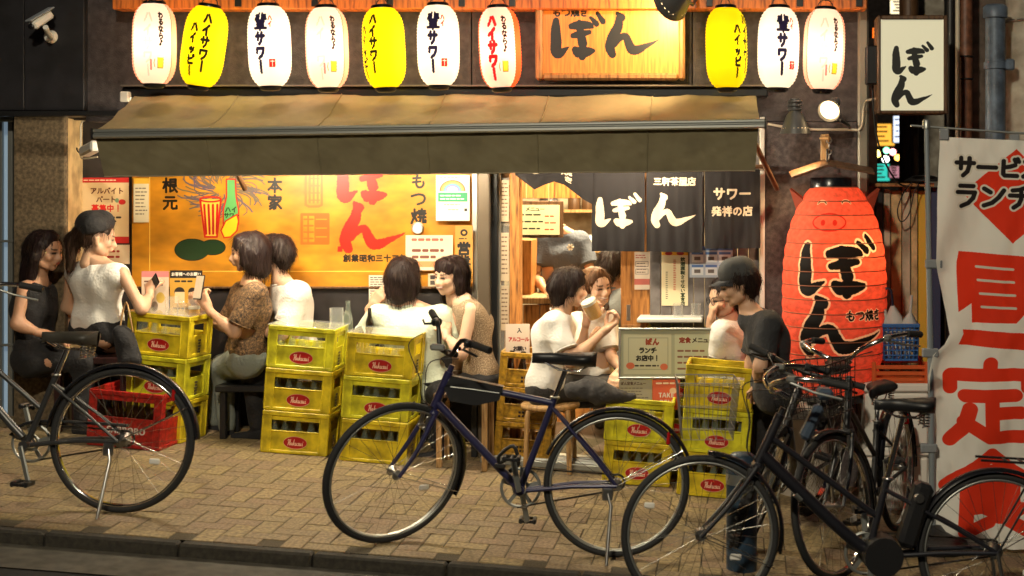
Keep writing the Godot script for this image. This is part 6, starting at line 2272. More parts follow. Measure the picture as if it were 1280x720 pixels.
	for s in [-1.0, 1.0]:
		var a: float = deg_to_rad(o.get("crank", 78.0)) + (PI if s > 0 else 0.0)
		var tip := bb + Vector3(cos(a) * .17, sin(a) * .17, s * .075)
		mb = MB.new()
		mb.bar(bb + Vector3(0, 0, s * .062), tip, .012, .026, .004)
		var arm := part(t, "crank_arm", mb, o.get("crank_m", M.aluminium))
		mb = MB.new()
		for e in [-1.0, 1.0]: mb.box(tip + Vector3(e * .032, 0, s * .05), Vector3(.018, .024, .085), .005)
		mb.tube([tip, tip + Vector3(0, 0, s * .1)], .008, 8)
		for e in [-.008, .078]: mb.box(tip + Vector3(0, 0, s * (.05 + e - .035)), Vector3(.06, .014, .008), .002)
		part(arm, "pedal", mb, M.black_plastic)
	mb = MB.new()
	var hz := Vector3(0, 0, .045)
	for s in [-1.0, 1.0]: mb.bar(bb + hz + Vector3(.01, s * .092, 0), hub + hz + Vector3(0, s * .036, 0), .005, .008)
	mb.torus(.036, .006, 24, 5, Transform3D(Basis(), hub + hz), .6)
	part(t, "chain", mb, M.chain)
	if o.has("guard"):
		mb = MB.new()
		mb.tube(curve([bb + Vector3(.1, .03, .05), bb + Vector3(0, .1, .05), hub + Vector3(.12, .06, .05), hub + Vector3(0, .06, .05)], 4), .022, 8, true, .35)
		part(t, "chain_guard", mb, M.black_plastic)
	# fenders
	if o.has("fender"):
		var m: Material = o.fender
		var f1 := fender(t, Transform3D(Basis(), hub), r + .022, o.get("fr0", 10.0), o.get("fr1", 190.0), .055, m)
		mb = MB.new()
		for s in [-1.0, 1.0]: mb.tube([hub + Vector3(0, 0, s * .05), hub + Vector3(cos(2.6), sin(2.6), 0) * (r + .01) + Vector3(0, 0, s * .025)], .0025, 5)
		part(t, "fender_stay", mb, M.chrome)
		if o.get("front_fender", true):
			var f2 := fender(t, sx * Transform3D(Basis(), fh), r + .022, o.get("ff0", 70.0), o.get("ff1", 205.0), .055, m)
			mb = MB.new()
			for s in [-1.0, 1.0]: mb.tube([fh + Vector3(0, 0, s * .05), fh + Vector3(cos(3.5), sin(3.5), 0) * (r + .01) + Vector3(0, 0, s * .025)], .0025, 5)
			part(t, "fender_stay", mb, M.chrome, sx)
	# stand
	if o.get("stand", "side") == "side":
		mb = MB.new()
		var foot := Vector3(.02, 0.0, -.16)
		mb.tube([hub + Vector3(.04, -.03, -.055), hub + Vector3(.02, -.09, -.075), foot + Vector3(0, .0, 0)], .0085, 8)
		mb.box(hub + Vector3(.04, -.04, -.055), Vector3(.05, .06, .02), .006)
		part(t, "kickstand", mb, M.steel)
	else:
		mb = MB.new()
		for s in [-1.0, 1.0]: mb.tube([hub + Vector3(0, 0, s * .06), Vector3(-.08, .01, s * .1)], .009, 8)
		mb.tube([Vector3(-.08, .01, -.1), Vector3(-.08, .01, .1)], .009, 8)
		part(t, "kickstand", mb, M.steel)
	# brakes and small fittings
	mb = MB.new()
	for s in [-1.0, 1.0]:
		mb.bar(crown + Vector3(.03, -.01, s * .03), crown + Vector3(.035, -.085, s * .028), .014, .022, .004)
		mb.box(crown + Vector3(.03, -.07, s * .022), Vector3(.045, .014, .012), .003)
	part(t, "front_brake", mb, M.steel, sx)
	mb = MB.new()
	mb.box(Vector3(cos(2.2) * (r + .04), r + sin(2.2) * (r + .04) - .08, 0), Vector3(.018, .06, .04), .006)
	part(t, "rear_reflector", mb, mat("reflector_red_%d" % M.size(), lin(.4, .01, .01), .2))
	for w in [[hub, Transform3D()], [fh, sx]]:
		mb = MB.new()
		mb.box(w[0] + Vector3(-.16, -.09, .0), Vector3(.05, .028, .012), .006, )
		part(t, "spoke_reflector", mb, M.white_plastic, w[1])
	if o.has("basket"):
		mb = MB.new()
		wire_box(mb, .26, .24, .34, 6, 5, 8, o.get("wire", .0022), .82)
		var bk := part(t, "basket", mb, o.basket, sx * Transform3D(Basis(Vector3(0, 0, 1), -.06), Vector3(head_lo.x + .24, head_lo.y + .09, 0)))
	if o.has("lamp"):
		mb = MB.new()
		mb.lathe([[0, -.045], [.02, -.04], [.034, -.01], [.036, .02], [0, .026]], 18, Transform3D(Basis(Vector3(0, 0, 1), -PI / 2), head_lo + Vector3(.2, -.02, .06)))
		part(t, "head_lamp", mb, M.chrome, sx)
	return t

func bicycles() -> void:
	mat("spoke", lin(.6, .58, .52), .25, 1.0)
	mat("chain", lin(.03, .025, .02), .5, .6)
	var navy := mat("paint_navy", lin(.012, .012, .06), .28, .1, {"clearcoat_enabled": true, "clearcoat": .7})
	var black := mat("paint_black", lin(.008, .008, .012), .3, .1, {"clearcoat_enabled": true, "clearcoat": .6})
	var grey := mat("paint_grey", lin(.05, .05, .05), .35, .3)
	mat("saddle_worn", lin(.05, .045, .035), .5)
	var on := func(x: float, y: float, d: float, r: float) -> Vector3:   # wheel contact from the hub's place
		var p := P(x, y, d)
		return Vector3(p.x, gy(p.x, d) + (0.0 if d > 6.43 else -.06), p.z)
	# left: only its rear half stands in the picture
	bicycle("dark city bicycle with worn saddle and silver fender beside the red crate", on.call(145, 551, 6.84, .345), on.call(-130, 551, 6.84, .345), .03, {"r": .345, "frame": grey, "step": true, "upper": true, "fender": M.black_gloss, "fr0": 5.0, "fr1": 175.0, "saddle": M.saddle_worn, "saddle_w": .09, "post": .17, "bar": "swept", "bar_m": M.chrome, "rim": M.chrome, "crank": 250.0, "tube": .015, "front_fender": false, "guard": true})
	var lb: Node3D = get_child(get_child_count() - 1)
	# the navy one in the middle
	bicycle("navy blue bicycle with a black frame bag, parked on its own in the middle", on.call(764, 607, 6.74, .342), on.call(484, 598, 6.66, .342), .02, {"r": .342, "frame": navy, "tube": .0165, "bar": "flat", "rise": .09, "stem_up": .1, "bar_m": M.black_metal, "steer": 36.0, "fender": M.black_gloss, "fr0": 20.0, "fr1": 165.0, "ff0": 150.0, "ff1": 205.0, "post": .17, "saddle_w": .085, "saddle_l": .3, "crank": 76.0})
	var nb: Node3D = get_child(get_child_count() - 1)
	bag_and_lights(nb)
	# the electric one on the right, standing in the gutter
	var eb := bicycle("black electric bicycle with a chrome wire basket in the gutter", on.call(1236, 690, 6.31, .342), on.call(868, 664, 6.2, .342), .02, {"r": .342, "frame": black, "step": true, "upper": true, "down": 1.5, "tube": .018, "fender": M.black_gloss, "fr0": -5.0, "fr1": 190.0, "ff0": 95.0, "ff1": 190.0, "basket": mat("basket_wire", lin(.32, .31, .29), .35, .6), "wire": .0014, "bar": "swept", "bar_m": M.chrome, "lamp": true, "post": .31, "saddle_w": .095, "crank": 265.0, "band": true, "seat_x": .40, "stand": "double", "stem_up": .1})
	var mb := MB.new()
	mb.bar(Vector3(.40, .34, 0), Vector3(.33, .62, 0), .085, .1, .02, Vector3(0, 0, 1))
	var bt := part(eb, "battery", mb, M.black_plastic)
	mb = MB.new()
	mb.lathe([[0, .05], [.02, .05], [.022, .044], [.022, 0]], 16, Transform3D(Basis(Vector3.RIGHT, -PI / 2), Vector3(.36, .56, -.01)))
	part(bt, "lock", mb, M.steel)
	mb = MB.new()
	mb.tube([Vector3(.50, .30, -.075), Vector3(.50, .30, .075)], .085, 20)
	part(eb, "motor", mb, M.black_plastic)
	mb = MB.new()
	mb.box(Vector3(.80, .98, 0), Vector3(.07, .05, .1), .015)
	mb.bar(Vector3(.82, .93, -.02), Vector3(.88, .78, -.02), .07, .05, .015)
	part(eb, "display_unit", mb, mat("display_blue", lin(.05, .07, .1), .35))
	mb = MB.new()
	for s in [-1.0, 1.0]:
		mb.tube([Vector3(.1, .74, s * .05), Vector3(-.25, .74, s * .06), Vector3(-.28, .72, s * .05)], .006, 6)
		mb.tube([Vector3(-.2, .74, s * .06), Vector3(0, .342, s * .06)], .005, 6)
	for i in 4: mb.tube([Vector3(-.02 - i * .07, .74, -.06), Vector3(-.02 - i * .07, .74, .06)], .005, 6)
	part(eb, "rear_rack", mb, M.black_metal)
	# basket bicycle pointing towards the street
	bicycle("grey city bicycle with swept chrome handlebar and black wire basket beside the banner", on.call(1123, 560, 7.66, .335), on.call(1050, 634, 6.68, .335), .04, {"r": .335, "frame": grey, "step": true, "upper": true, "steer": -16.0, "basket": M.black_metal, "wire": .0024, "bar": "swept", "bar_m": M.chrome, "fender": M.black_gloss, "lamp": true, "rim": M.chrome, "post": .14, "saddle_w": .09, "stem_up": .12})
	# mountain bicycle leaning against the crates
	bicycle("black mountain bicycle with knobbly tyres and flat handlebar leaning beside the crates", on.call(1010, 560, 7.85, .335), on.call(926, 640, 6.92, .335), -.27, {"r": .335, "frame": black, "fat": .026, "knobs": true, "tube": .018, "bar": "flat", "rise": .01, "stem_up": .1, "rim": M.chrome, "post": .12, "steer": 8.0, "stand": "side"})

func bag_and_lights(t: Node3D) -> void:
	var mb := MB.new()
	# wedge bag hanging in the front corner of the frame
	mb.slab([Vector2(.56, .765), Vector2(.80, .80), Vector2(.83, .74), Vector2(.80, .685), Vector2(.68, .67), Vector2(.575, .70)], .065)
	part(t, "frame_bag", mb, M.black_plastic)
	mb = MB.new()
	mb.tube([Vector3(.575, .735, -.034), Vector3(.70, .745, -.036), Vector3(.80, .75, -.034)], .003, 5)
	part(t, "bag_zip", mb, M.aluminium)
	mb = MB.new()
	mb.box(Vector3(.87, .93, -.05), Vector3(.07, .03, .035), .008)
	part(t, "clip_lamp", mb, M.aluminium)
	mb = MB.new()
	mb.lathe([[0, .02], [.014, .016], [.02, 0], [0, -.004]], 12, Transform3D(Basis(), Vector3(.79, .91, .07)))
	part(t, "bell", mb, M.chrome)
	mb = MB.new()
	mb.box(Vector3(.545, .40, -.03), Vector3(.05, .02, .03), .004)
	for s in [-1.0, 1.0]: mb.tube(curve([Vector3(.55, .41, -.03), Vector3(.52 + .03 * s, .45, -.05), Vector3(.49, .47 + .03 * s, -.06), Vector3(.46, .42, -.05), Vector3(.5, .38, -.03)], 4), .009, 6)
	part(t, "coiled_lock", mb, M.cable)
# ---------------------------------------------------------------- people
# a smooth skin over tapered bones [from, to, radius, radius]
func net(bones: Array, k: float, cell: float, opt := {}) -> MB:
	var lo := Vector3(1e9, 1e9, 1e9)
	var hi := -lo
	for b in bones:
		var r: float = maxf(b[2], b[3]) + k * 2.0 + cell
		lo = lo.min(b[0] - Vector3.ONE * r).min(b[1] - Vector3.ONE * r)
		hi = hi.max(b[0] + Vector3.ONE * r).max(b[1] + Vector3.ONE * r)
	var nx := int((hi.x - lo.x) / cell) + 2
	var ny := int((hi.y - lo.y) / cell) + 2
	var nz := int((hi.z - lo.z) / cell) + 2
	var acc := PackedFloat32Array()
	acc.resize(nx * ny * nz)
	var ik := 1.0 / k
	for b in bones:
		var a: Vector3 = b[0]
		var e: Vector3 = b[1]
		var ra: float = b[2]
		var rb: float = b[3]
		var m := maxf(ra, rb) + k * 2.6
		var l := ((a.min(e) - Vector3.ONE * m - lo) / cell).floor().max(Vector3.ZERO)
		var h := ((a.max(e) + Vector3.ONE * m - lo) / cell).ceil()
		var ba := e - a
		var bb := maxf(ba.length_squared(), 1e-9)
		for z in range(int(l.z), mini(int(h.z), nz - 1) + 1):
			for y in range(int(l.y), mini(int(h.y), ny - 1) + 1):
				var row := (z * ny + y) * nx
				for x in range(int(l.x), mini(int(h.x), nx - 1) + 1):
					var p := lo + Vector3(x, y, z) * cell - a
					var t := clampf(p.dot(ba) / bb, 0.0, 1.0)
					var d := (p - ba * t).length() - ra - (rb - ra) * t
					if d < k * 2.6: acc[row + x] += exp(-d * ik)
	for b in opt.get("carve", []):
		var a: Vector3 = b[0]
		var cr: float = b[1]
		var l := ((a - Vector3.ONE * (cr + cell * 2) - lo) / cell).floor().max(Vector3.ZERO)
		var h := ((a + Vector3.ONE * (cr + cell * 2) - lo) / cell).ceil()
		for z in range(int(l.z), mini(int(h.z), nz - 1) + 1):
			for y in range(int(l.y), mini(int(h.y), ny - 1) + 1):
				for x in range(int(l.x), mini(int(h.x), nx - 1) + 1):
					var i := (z * ny + y) * nx + x
					acc[i] = minf(acc[i], exp(((lo + Vector3(x, y, z) * cell).distance_to(a) - b[1]) * ik))
	var wob: float = opt.get("wob", 0.0)
	var cuts: Array = opt.get("cuts", [])
	if wob > 0.0 or cuts.size():
		var ns := FastNoiseLite.new()
		ns.seed = opt.get("seed", 1)
		ns.frequency = 1.0
		ns.fractal_octaves = 2
		var wf: Vector3 = opt.get("wf", Vector3(9, 9, 9))
		for z in nz:
			for y in ny:
				for x in nx:
					var i := (z * ny + y) * nx + x
					if acc[i] > 0.02 and acc[i] < 60.0:
						var p := lo + Vector3(x, y, z) * cell
						if wob > 0.0:
							var q := p * wf
							acc[i] *= exp(wob * ns.get_noise_3d(q.x, q.y, q.z) * ik)
						for c in cuts:
							if c.size() > 2 and p.distance_to(c[0]) > c[2]: continue
							acc[i] = minf(acc[i], exp(-(p - c[0]).dot(c[1]) * ik * 1.5))
					elif acc[i] >= 60.0:
						for c in cuts:
							var p := lo + Vector3(x, y, z) * cell
							if c.size() > 2 and p.distance_to(c[0]) > c[2]: continue
							acc[i] = minf(acc[i], exp(-(p - c[0]).dot(c[1]) * ik * 1.5))
	# surface nets
	var mb := MB.new()
	var idx := PackedInt32Array()
	idx.resize(nx * ny * nz)
	idx.fill(-1)
	var off := [0, 1, nx, nx + 1, nx * ny, nx * ny + 1, nx * ny + nx, nx * ny + nx + 1]
	var corner := [Vector3(0, 0, 0), Vector3(1, 0, 0), Vector3(0, 1, 0), Vector3(1, 1, 0), Vector3(0, 0, 1), Vector3(1, 0, 1), Vector3(0, 1, 1), Vector3(1, 1, 1)]
	var edges := [0, 1, 2, 3, 4, 5, 6, 7, 0, 2, 1, 3, 4, 6, 5, 7, 0, 4, 1, 5, 2, 6, 3, 7]
	for z in nz - 1:
		for y in ny - 1:
			var row := (z * ny + y) * nx
			for x in nx - 1:
				var i := row + x
				var n := 0
				for o in off:
					if acc[i + o] > 1.0: n += 1
				if n == 0 or n == 8: continue
				var s := Vector3.ZERO
				var m := 0
				for e in range(0, 24, 2):
					var a: float = acc[i + off[edges[e]]]
					var b: float = acc[i + off[edges[e + 1]]]
					if (a > 1.0) != (b > 1.0):
						var fa := log(maxf(a, 1e-3))
						var fb := log(maxf(b, 1e-3))
						s += (corner[edges[e]] as Vector3).lerp(corner[edges[e + 1]], fa / (fa - fb))
						m += 1
				idx[i] = mb.v.size()
				mb.v.append(lo + (Vector3(x, y, z) + s / m) * cell)
				mb.n.append(Vector3.ZERO)
				mb.u.append(Vector2.ZERO)
				mb.c.append(Color.WHITE)
	for z in range(1, nz - 1):
		for y in range(1, ny - 1):
			var row := (z * ny + y) * nx
			for x in range(1, nx - 1):
				var i := row + x
				var inside := acc[i] > 1.0
				for ax in 3:
					var st: int = [1, nx, nx * ny][ax]
					if (acc[i + st] > 1.0) == inside: continue
					var u: int = [nx, nx * ny, 1][ax]
					var w: int = [nx * ny, 1, nx][ax]
					var q := [idx[i], idx[i - u], idx[i - u - w], idx[i - w]]
					if q[0] < 0 or q[1] < 0 or q[2] < 0 or q[3] < 0: continue
					if not inside: q.reverse()
					for t in [[0, 2, 1], [0, 3, 2]]:
						var a: int = q[t[0]]
						var b: int = q[t[1]]
						var c: int = q[t[2]]
						mb.ix.append(a); mb.ix.append(b); mb.ix.append(c)
						var f := (mb.v[c] - mb.v[a]).cross(mb.v[b] - mb.v[a])
						mb.n[a] += f; mb.n[b] += f; mb.n[c] += f
	for i in mb.n.size(): mb.n[i] = mb.n[i].normalized()
	mb.colored = true
	return mb

func ball(p: Vector3, r: float) -> Array:
	return [p, p, r, r]

var head_shape: MB
var hands := {}

func make_head() -> void:
	var V := func(x, y, z): return Vector3(x, y, z)
	var b := [[Vector3(0, .035, -.025), Vector3(0, .032, .018), .082, .075], ball(Vector3(0, -.018, .03), .058), [Vector3(0, -.05, .035), Vector3(0, -.085, .056), .042, .02],
		[Vector3(0, .012, .09), Vector3(0, -.026, .106), .006, .0105], ball(Vector3(0, -.03, .096), .012), [Vector3(-.034, .026, .075), Vector3(.034, .026, .075), .013, .013],
		[Vector3(-.014, -.052, .088), Vector3(.014, -.052, .088), .0065, .0065], [Vector3(-.012, -.059, .086), Vector3(.012, -.059, .086), .007, .007], [Vector3(0, -.06, -.015), Vector3(0, -.15, -.03), .044, .045]]
	for s in [-1.0, 1.0]:
		b.append([Vector3(s * .045, -.05, .012), Vector3(s * .03, -.072, .04), .03, .024])
		b.append(ball(Vector3(s * .036, -.018, .06), .026))
		b.append([Vector3(s * .079, .006, -.008), Vector3(s * .077, -.026, -.002), .013, .01])
		b.append(ball(Vector3(s * .011, -.032, .092), .008))
	head_shape = net(b, .0065, .0052, {"carve": [[Vector3(-.031, .004, .1), .0135], [Vector3(.031, .004, .1), .0135]]})
	for i in head_shape.v.size(): head_shape.n[i] = head_shape.n[i]
	for pose in ["rest", "grip"]:
		var h := [[Vector3(0, -.03, 0), Vector3(0, .02, 0), .026, .027]]
		for k in 4:
			var x: float = [-.03, -.01, .011, .031][k]
			h.append([Vector3(x * .7, .02, 0), Vector3(x, .082, 0), .015, .0135])
			var at := Vector3(x, .084, 0)
			var ang: float = (.25 if pose == "rest" else .85) + .06 * k
			var dir := 0.0
			for j in 3:
				dir += ang if j else ang * .7
				var L: float = [.042, .028, .022][j] * [.82, 1.0, 1.06, .95][k]
				var nxt := at + Vector3(x * .06, cos(dir), sin(dir)) * L
				h.append([at, nxt, .0098 - .001 * j, .0092 - .001 * j])
				at = nxt
		h.append([Vector3(.028, .025, .008), Vector3(.052, .055, .022 if pose == "rest" else .035), .0145, .012])
		h.append([Vector3(.052, .055, .022 if pose == "rest" else .035), Vector3(.052, .09, .04 if pose == "rest" else .062), .0115, .0095])
		hands[pose] = net(h, .0035, .0044)

func face_paint(smile: bool, skin: Color, brow: Color) -> MB:
	var o := MB.new()
	o.colored = true
	o.v = head_shape.v; o.n = head_shape.n; o.u = head_shape.u; o.ix = head_shape.ix
	for p in head_shape.v:
		var c := skin
		var ax := absf(p.x)
		if p.z > .045:
			if ax > .014 and ax < .05 and p.y > .021 + (ax - .014) * .1 and p.y < .03 + (ax - .014) * .12 and p.z > .06: c = skin.lerp(brow, .85)
			elif Vector2((ax - .031) / .0155, (p.y - .004) / .0062).length() < 1.0: c = Color(.015, .01, .01)
			elif Vector2((ax - .031) / .022, (p.y - .006) / .011).length() < 1.0: c = skin.lerp(brow, .4)
			elif Vector2(p.x / .02, (p.y + .056) / .009).length() < 1.0: c = skin.lerp(Color(.42, .06, .05), .75)
			if smile and p.y < -.045 and p.y > -.068 and ax < .027:
				var yy: float = p.y + .053 - ax * ax * 14.0
				if absf(yy) < .0055: c = Color(.8, .76, .7)
				elif absf(yy) < .0105: c = skin.lerp(Color(.45, .07, .06), .8)
			if ax > .03 and ax < .055 and p.y < -.005 and p.y > -.035: c = c.lerp(Color(.5, .16, .1), .12)
		o.c.append(c)
	return o

func head_frame(at: Vector3, yaw: float, pitch := 0.0, roll := 0.0) -> Transform3D:
	return Transform3D(Basis(Vector3.UP, deg_to_rad(yaw)) * Basis(Vector3.RIGHT, deg_to_rad(pitch)) * Basis(Vector3(0, 0, 1), deg_to_rad(roll)), at)

func hair_bones(style: String) -> Array:
	var b := [[Vector3(0, .055, -.03), Vector3(0, .06, .0), .085, .077], ball(Vector3(0, .02, -.055), .075)]
	match style:
		"long", "long_bangs":
			for s in [-1.0, 1.0]:
				b.append([Vector3(s * .066, .055, .01), Vector3(s * .078, -.03, .0), .03, .024])
				b.append([Vector3(s * .074, -.02, -.01), Vector3(s * .07, -.15, -.03), .03, .026])
			b.append([Vector3(0, 0, -.065), Vector3(0, -.2, -.085), .07, .06])
			b.append([Vector3(-.04, -.1, -.07), Vector3(-.05, -.26, -.085), .045, .028])
			b.append([Vector3(.04, -.1, -.07), Vector3(.045, -.24, -.085), .045, .028])
		"bob":
			for s in [-1.0, 1.0]:
				b.append([Vector3(s * .066, .05, .015), Vector3(s * .08, -.05, .015), .032, .03])
				b.append([Vector3(s * .07, 0, -.03), Vector3(s * .06, -.095, -.03), .045, .04])
			b.append([Vector3(0, 0, -.06), Vector3(0, -.1, -.065), .072, .06])
		"short", "cap":
			b.append([Vector3(0, .0, -.07), Vector3(0, -.045, -.06), .055, .045])
			for s in [-1.0, 1.0]: b.append([Vector3(s * .062, .045, .005), Vector3(s * .074, .0, -.012), .028, .014])
		"thick":
			b.append([Vector3(0, .0, -.07), Vector3(0, -.06, -.06), .062, .05])
			b.append([Vector3(-.04, .085, .02), Vector3(.04, .085, .02), .05, .05])
			for s in [-1.0, 1.0]: b.append([Vector3(s * .066, .05, .02), Vector3(s * .08, -.02, -.005), .034, .022])
		"pony":
			b.append([Vector3(0, .03, -.1), Vector3(.02, -.02, -.13), .035, .04])
			b.append([Vector3(.02, -.02, -.13), Vector3(.03, -.2, -.12), .042, .02])
	if style in ["long_bangs", "bob", "thick"]:
		for i in 5: b.append([Vector3(-.05 + i * .025, .085, .05), Vector3(-.054 + i * .027, .042, .082 - absf(i - 2.0) * .008), .024, .01])
	elif style != "cap":
		for s in [-1.0, 1.0]: b.append([Vector3(s * .012, .1, .035), Vector3(s * .06, .05, .05), .026, .012])
	return b

# o: head [place, yaw, pitch, roll], hair, torso [pelvis, chest, neck], shoulders [left, right], arms {l, r: [elbow, wrist, fingers towards, palm towards, pose]}, legs [[hip, knee, ankle]..]
func person(label: String, o: Dictionary) -> Node3D:
	var pel: Vector3 = o.torso[0]
	var che: Vector3 = o.torso[1]
	var nek: Vector3 = o.torso[2]
	var hf: Transform3D = head_frame(o.head[0], o.head[1], o.head[2] if o.head.size() > 2 else 0.0, o.head[3] if o.head.size() > 3 else 0.0)
	var sc: float = o.get("size", .97)
	hf.basis = hf.basis * Basis.from_scale(Vector3.ONE * sc)
	var shl: Vector3 = o.shoulders[0]
	var shr: Vector3 = o.shoulders[1]
	var lat := (shl - shr).normalized()
	var base := Vector3(pel.x, gy(pel.x, -pel.z), pel.z)
	if o.has("legs"):
		for lg in o.legs: base.y = minf(base.y, lg[2].y - .09)
	var t := thing("person", label, "person", base)
	var skin: Color = o.get("skin", Color(.56, .33, .21))
	var slim: float = o.get("slim", 1.0)
	var hair: Color = o.get("hair_color", Color(.017, .011, .008))
	# body
	var b := [[nek + Vector3(0, -.02, 0), hf * Vector3(0, -.1, -.022), .045 * sc, .042 * sc], [shl.lerp(nek, .25), nek, .045, .05], [shr.lerp(nek, .25), nek, .045, .05], [che + lat * .05, pel + lat * .05, .085 * slim, .08 * slim], [che - lat * .05, pel - lat * .05, .085 * slim, .08 * slim]]
	for s in 2:
		var arm = o.arms[s]
		var sh: Vector3 = [shl, shr][s]
		if arm == null: continue
		b.append([sh, arm[0], .043 * slim, .034 * slim])
		b.append([arm[0], (arm[0] as Vector3).lerp(arm[1], .35), .034 * slim, .034 * slim])
		b.append([(arm[0] as Vector3).lerp(arm[1], .35), arm[1], .034 * slim, .024 * slim])
	for lg in o.get("legs", []):
		b.append([lg[0], lg[1], .07, .05])
		b.append([lg[1], lg[2], .05, .035])
	var body := net(b, .012, .014)
	for i in body.c.size(): body.c[i] = skin
	body.add(face_paint(o.get("smile", false), skin, hair.lerp(Color(.03, .02, .015), .5)), hf)
	for s in 2:
		var arm = o.arms[s]
		if arm == null or arm.size() < 3: continue
		var y: Vector3 = (arm[2] - arm[1]).normalized()
		var pz: Vector3 = arm[3].normalized()
		var x := y.cross(pz).normalized()
		pz = x.cross(y)
		var hb := Basis(x, y, pz)
		if s == 1: hb = Basis(-x, y, pz)   # mirrored: the thumb changes sides
		var hm := MB.new()
		hm.add(hands[arm[4]], Transform3D(hb * Basis.from_scale(Vector3.ONE * .95), arm[1] + y * .012))
		for i in hm.c.size(): hm.c[i] = skin.lerp(Color(.5, .22, .13), .15)
		body.add(hm)
	var bm: StandardMaterial3D = M.get("skin")
	wpart(t, "body", body, M.skin)
	# top
	var sl: float = o.get("sleeve", .0)
	var r: float = o.get("loose", 1.0)
	var c := [[che + lat * .062, che - lat * .062, .094 * r, .094 * r], [che + lat * .066, pel + lat * .055, .09 * r, .084 * r], [che - lat * .066, pel - lat * .055, .09 * r, .084 * r], [pel + lat * .058, pel - lat * .058, .108 * r, .108 * r],
		[shl.lerp(nek, .15) + Vector3(0, -.012, 0), nek + Vector3(0, -.045, 0), .052 * r, .055], [shr.lerp(nek, .15) + Vector3(0, -.012, 0), nek + Vector3(0, -.045, 0), .052 * r, .055], [shl.lerp(che, .3), che + lat * .05, .075, .1], [shr.lerp(che, .3), che - lat * .05, .075, .1]]
	var cuts := [[pel.lerp(che, -.18), (pel - che).normalized()]]
	if sl > 0.0:
		for s in 2:
			var arm = o.arms[s]
			if arm == null: continue
			var sh: Vector3 = [shl, shr][s]
			var end := sh.lerp(arm[0], minf(sl, 1.0) + .2)
			c.append([sh, end, .062 * r, .066 * r])
			if sl < 1.0: cuts.append([sh.lerp(arm[0], sl), ((arm[0] as Vector3) - sh).normalized(), .13])
			else: c.append([arm[0], (arm[0] as Vector3).lerp(arm[1], sl - 1.0), .055, .042])
	var tp: MeshInstance3D = wpart(t, o.get("top_name", "shirt"), net(c, .016, .0135, {"cuts": cuts, "wob": o.get("folds", .011) * .7, "wf": o.get("fold_f", Vector3(7, 3.2, 7)), "seed": count.size() + int(pel.x * 100)}), o.top)
	var ring := MB.new()
	var nd := (o.head[0] - nek as Vector3).normalized()
	var nb := Basis(Quaternion(Vector3(0, 0, 1), nd))
	ring.torus(.062, .0075, 28, 6, Transform3D(nb, nek + Vector3(0, -.006, 0)))
	wpart(tp, "collar", ring, o.top)
	if sl > 0.0 and sl < 1.0:
		for s in 2:
			var arm = o.arms[s]
			if arm == null: continue
			var sh: Vector3 = [shl, shr][s]
			ring = MB.new()
			ring.torus(.062 * r + .003, .0045, 28, 6, Transform3D(Basis(Quaternion(Vector3(0, 0, 1), ((arm[0] as Vector3) - sh).normalized())), sh.lerp(arm[0], sl - .03)))
			wpart(tp, "sleeve_hem", ring, o.top)
	# trousers and shoes
	if o.has("legs"):
		c = [[pel + lat * .07 - (che - pel) * .15, pel - lat * .07 - (che - pel) * .15, .112, .112]]
		for lg in o.legs:
			c.append([pel.lerp(lg[0], .7), lg[1], .088, .066])
			c.append([lg[1], (lg[1] as Vector3).lerp(lg[2], .93), .066, .05])
		wpart(t, "trousers", net(c, .014, .0145, {"wob": .008, "wf": Vector3(9, 7, 9), "seed": 4}), o.get("bottom", M.cloth_black))
		for lg in o.legs:
			var f: Vector3 = (lg[1] - lg[0])
			f.y = 0
			f = f.normalized()
			var an: Vector3 = lg[2]
			wpart(t, "shoe", net([[an + Vector3(0, -.045, 0) - f * .03, an + Vector3(0, -.055, 0) + f * .13, .036, .03], [an, an + Vector3(0, -.04, 0), .04, .038]], .01, .013, {"cuts": [[an + Vector3(0, -.088, 0), Vector3.DOWN]]}), o.get("shoes", M.cloth_black))
	# hair
	if o.get("hair", "short") != "none":
		var hb := hair_bones(o.get("hair", "short"))
		var hs := net(hb, .011, .0075, {"wob": .007, "wf": Vector3(90, 9, 90), "seed": 9 + count.size()})
		for i in hs.c.size(): hs.c[i] = hair
		var hw := MB.new()
		hw.colored = true
		hw.add(hs, hf)
		var r3 := RandomNumberGenerator.new()
		r3.seed = 40 + count.size()
		var top := hw.v.size()
		for i in 1100:
			var j := r3.randi_range(0, top - 1)
			var p := hw.v[j]
			var nn := hw.n[j]
			var lp := hf.affine_inverse() * p
			if lp.z > .06 and lp.y < .05: continue
			var down := Vector3(0, -1, 0) + Vector3(r3.randf_range(-.25, .25), 0, r3.randf_range(-.25, .25))
			var dir := (down - nn * down.dot(nn)).normalized()
			if lp.y < -.04: dir = (down.normalized() + dir * .6).normalized()
			var side := dir.cross(nn).normalized() * r3.randf_range(.0008, .0018)
			var tone: Color = hair * r3.randf_range(.5, 2.6)
			tone.a = 1.0
			var f := hw.v.size()
			var L := r3.randf_range(.03, .085)
			for q in 4:
				var at := p + nn * (.001 + .006 * sin(q / 3.0 * PI) + r3.randf_range(0, .002)) + dir * L * q / 3.0
				var wd := side * (1.0 - q / 3.2)
				hw.col = tone
				hw.vert(at - wd, nn); hw.vert(at + wd, nn)
				if q: hw.quad_i(f + q * 2 - 2, f + q * 2 - 1, f + q * 2 + 1, f + q * 2)
		wpart(t, "hair", hw, M.hair)
	return t

var push := 0.0

func Q(x: float, y: float, d: float) -> Vector3:
	return P(x, y, d + push)

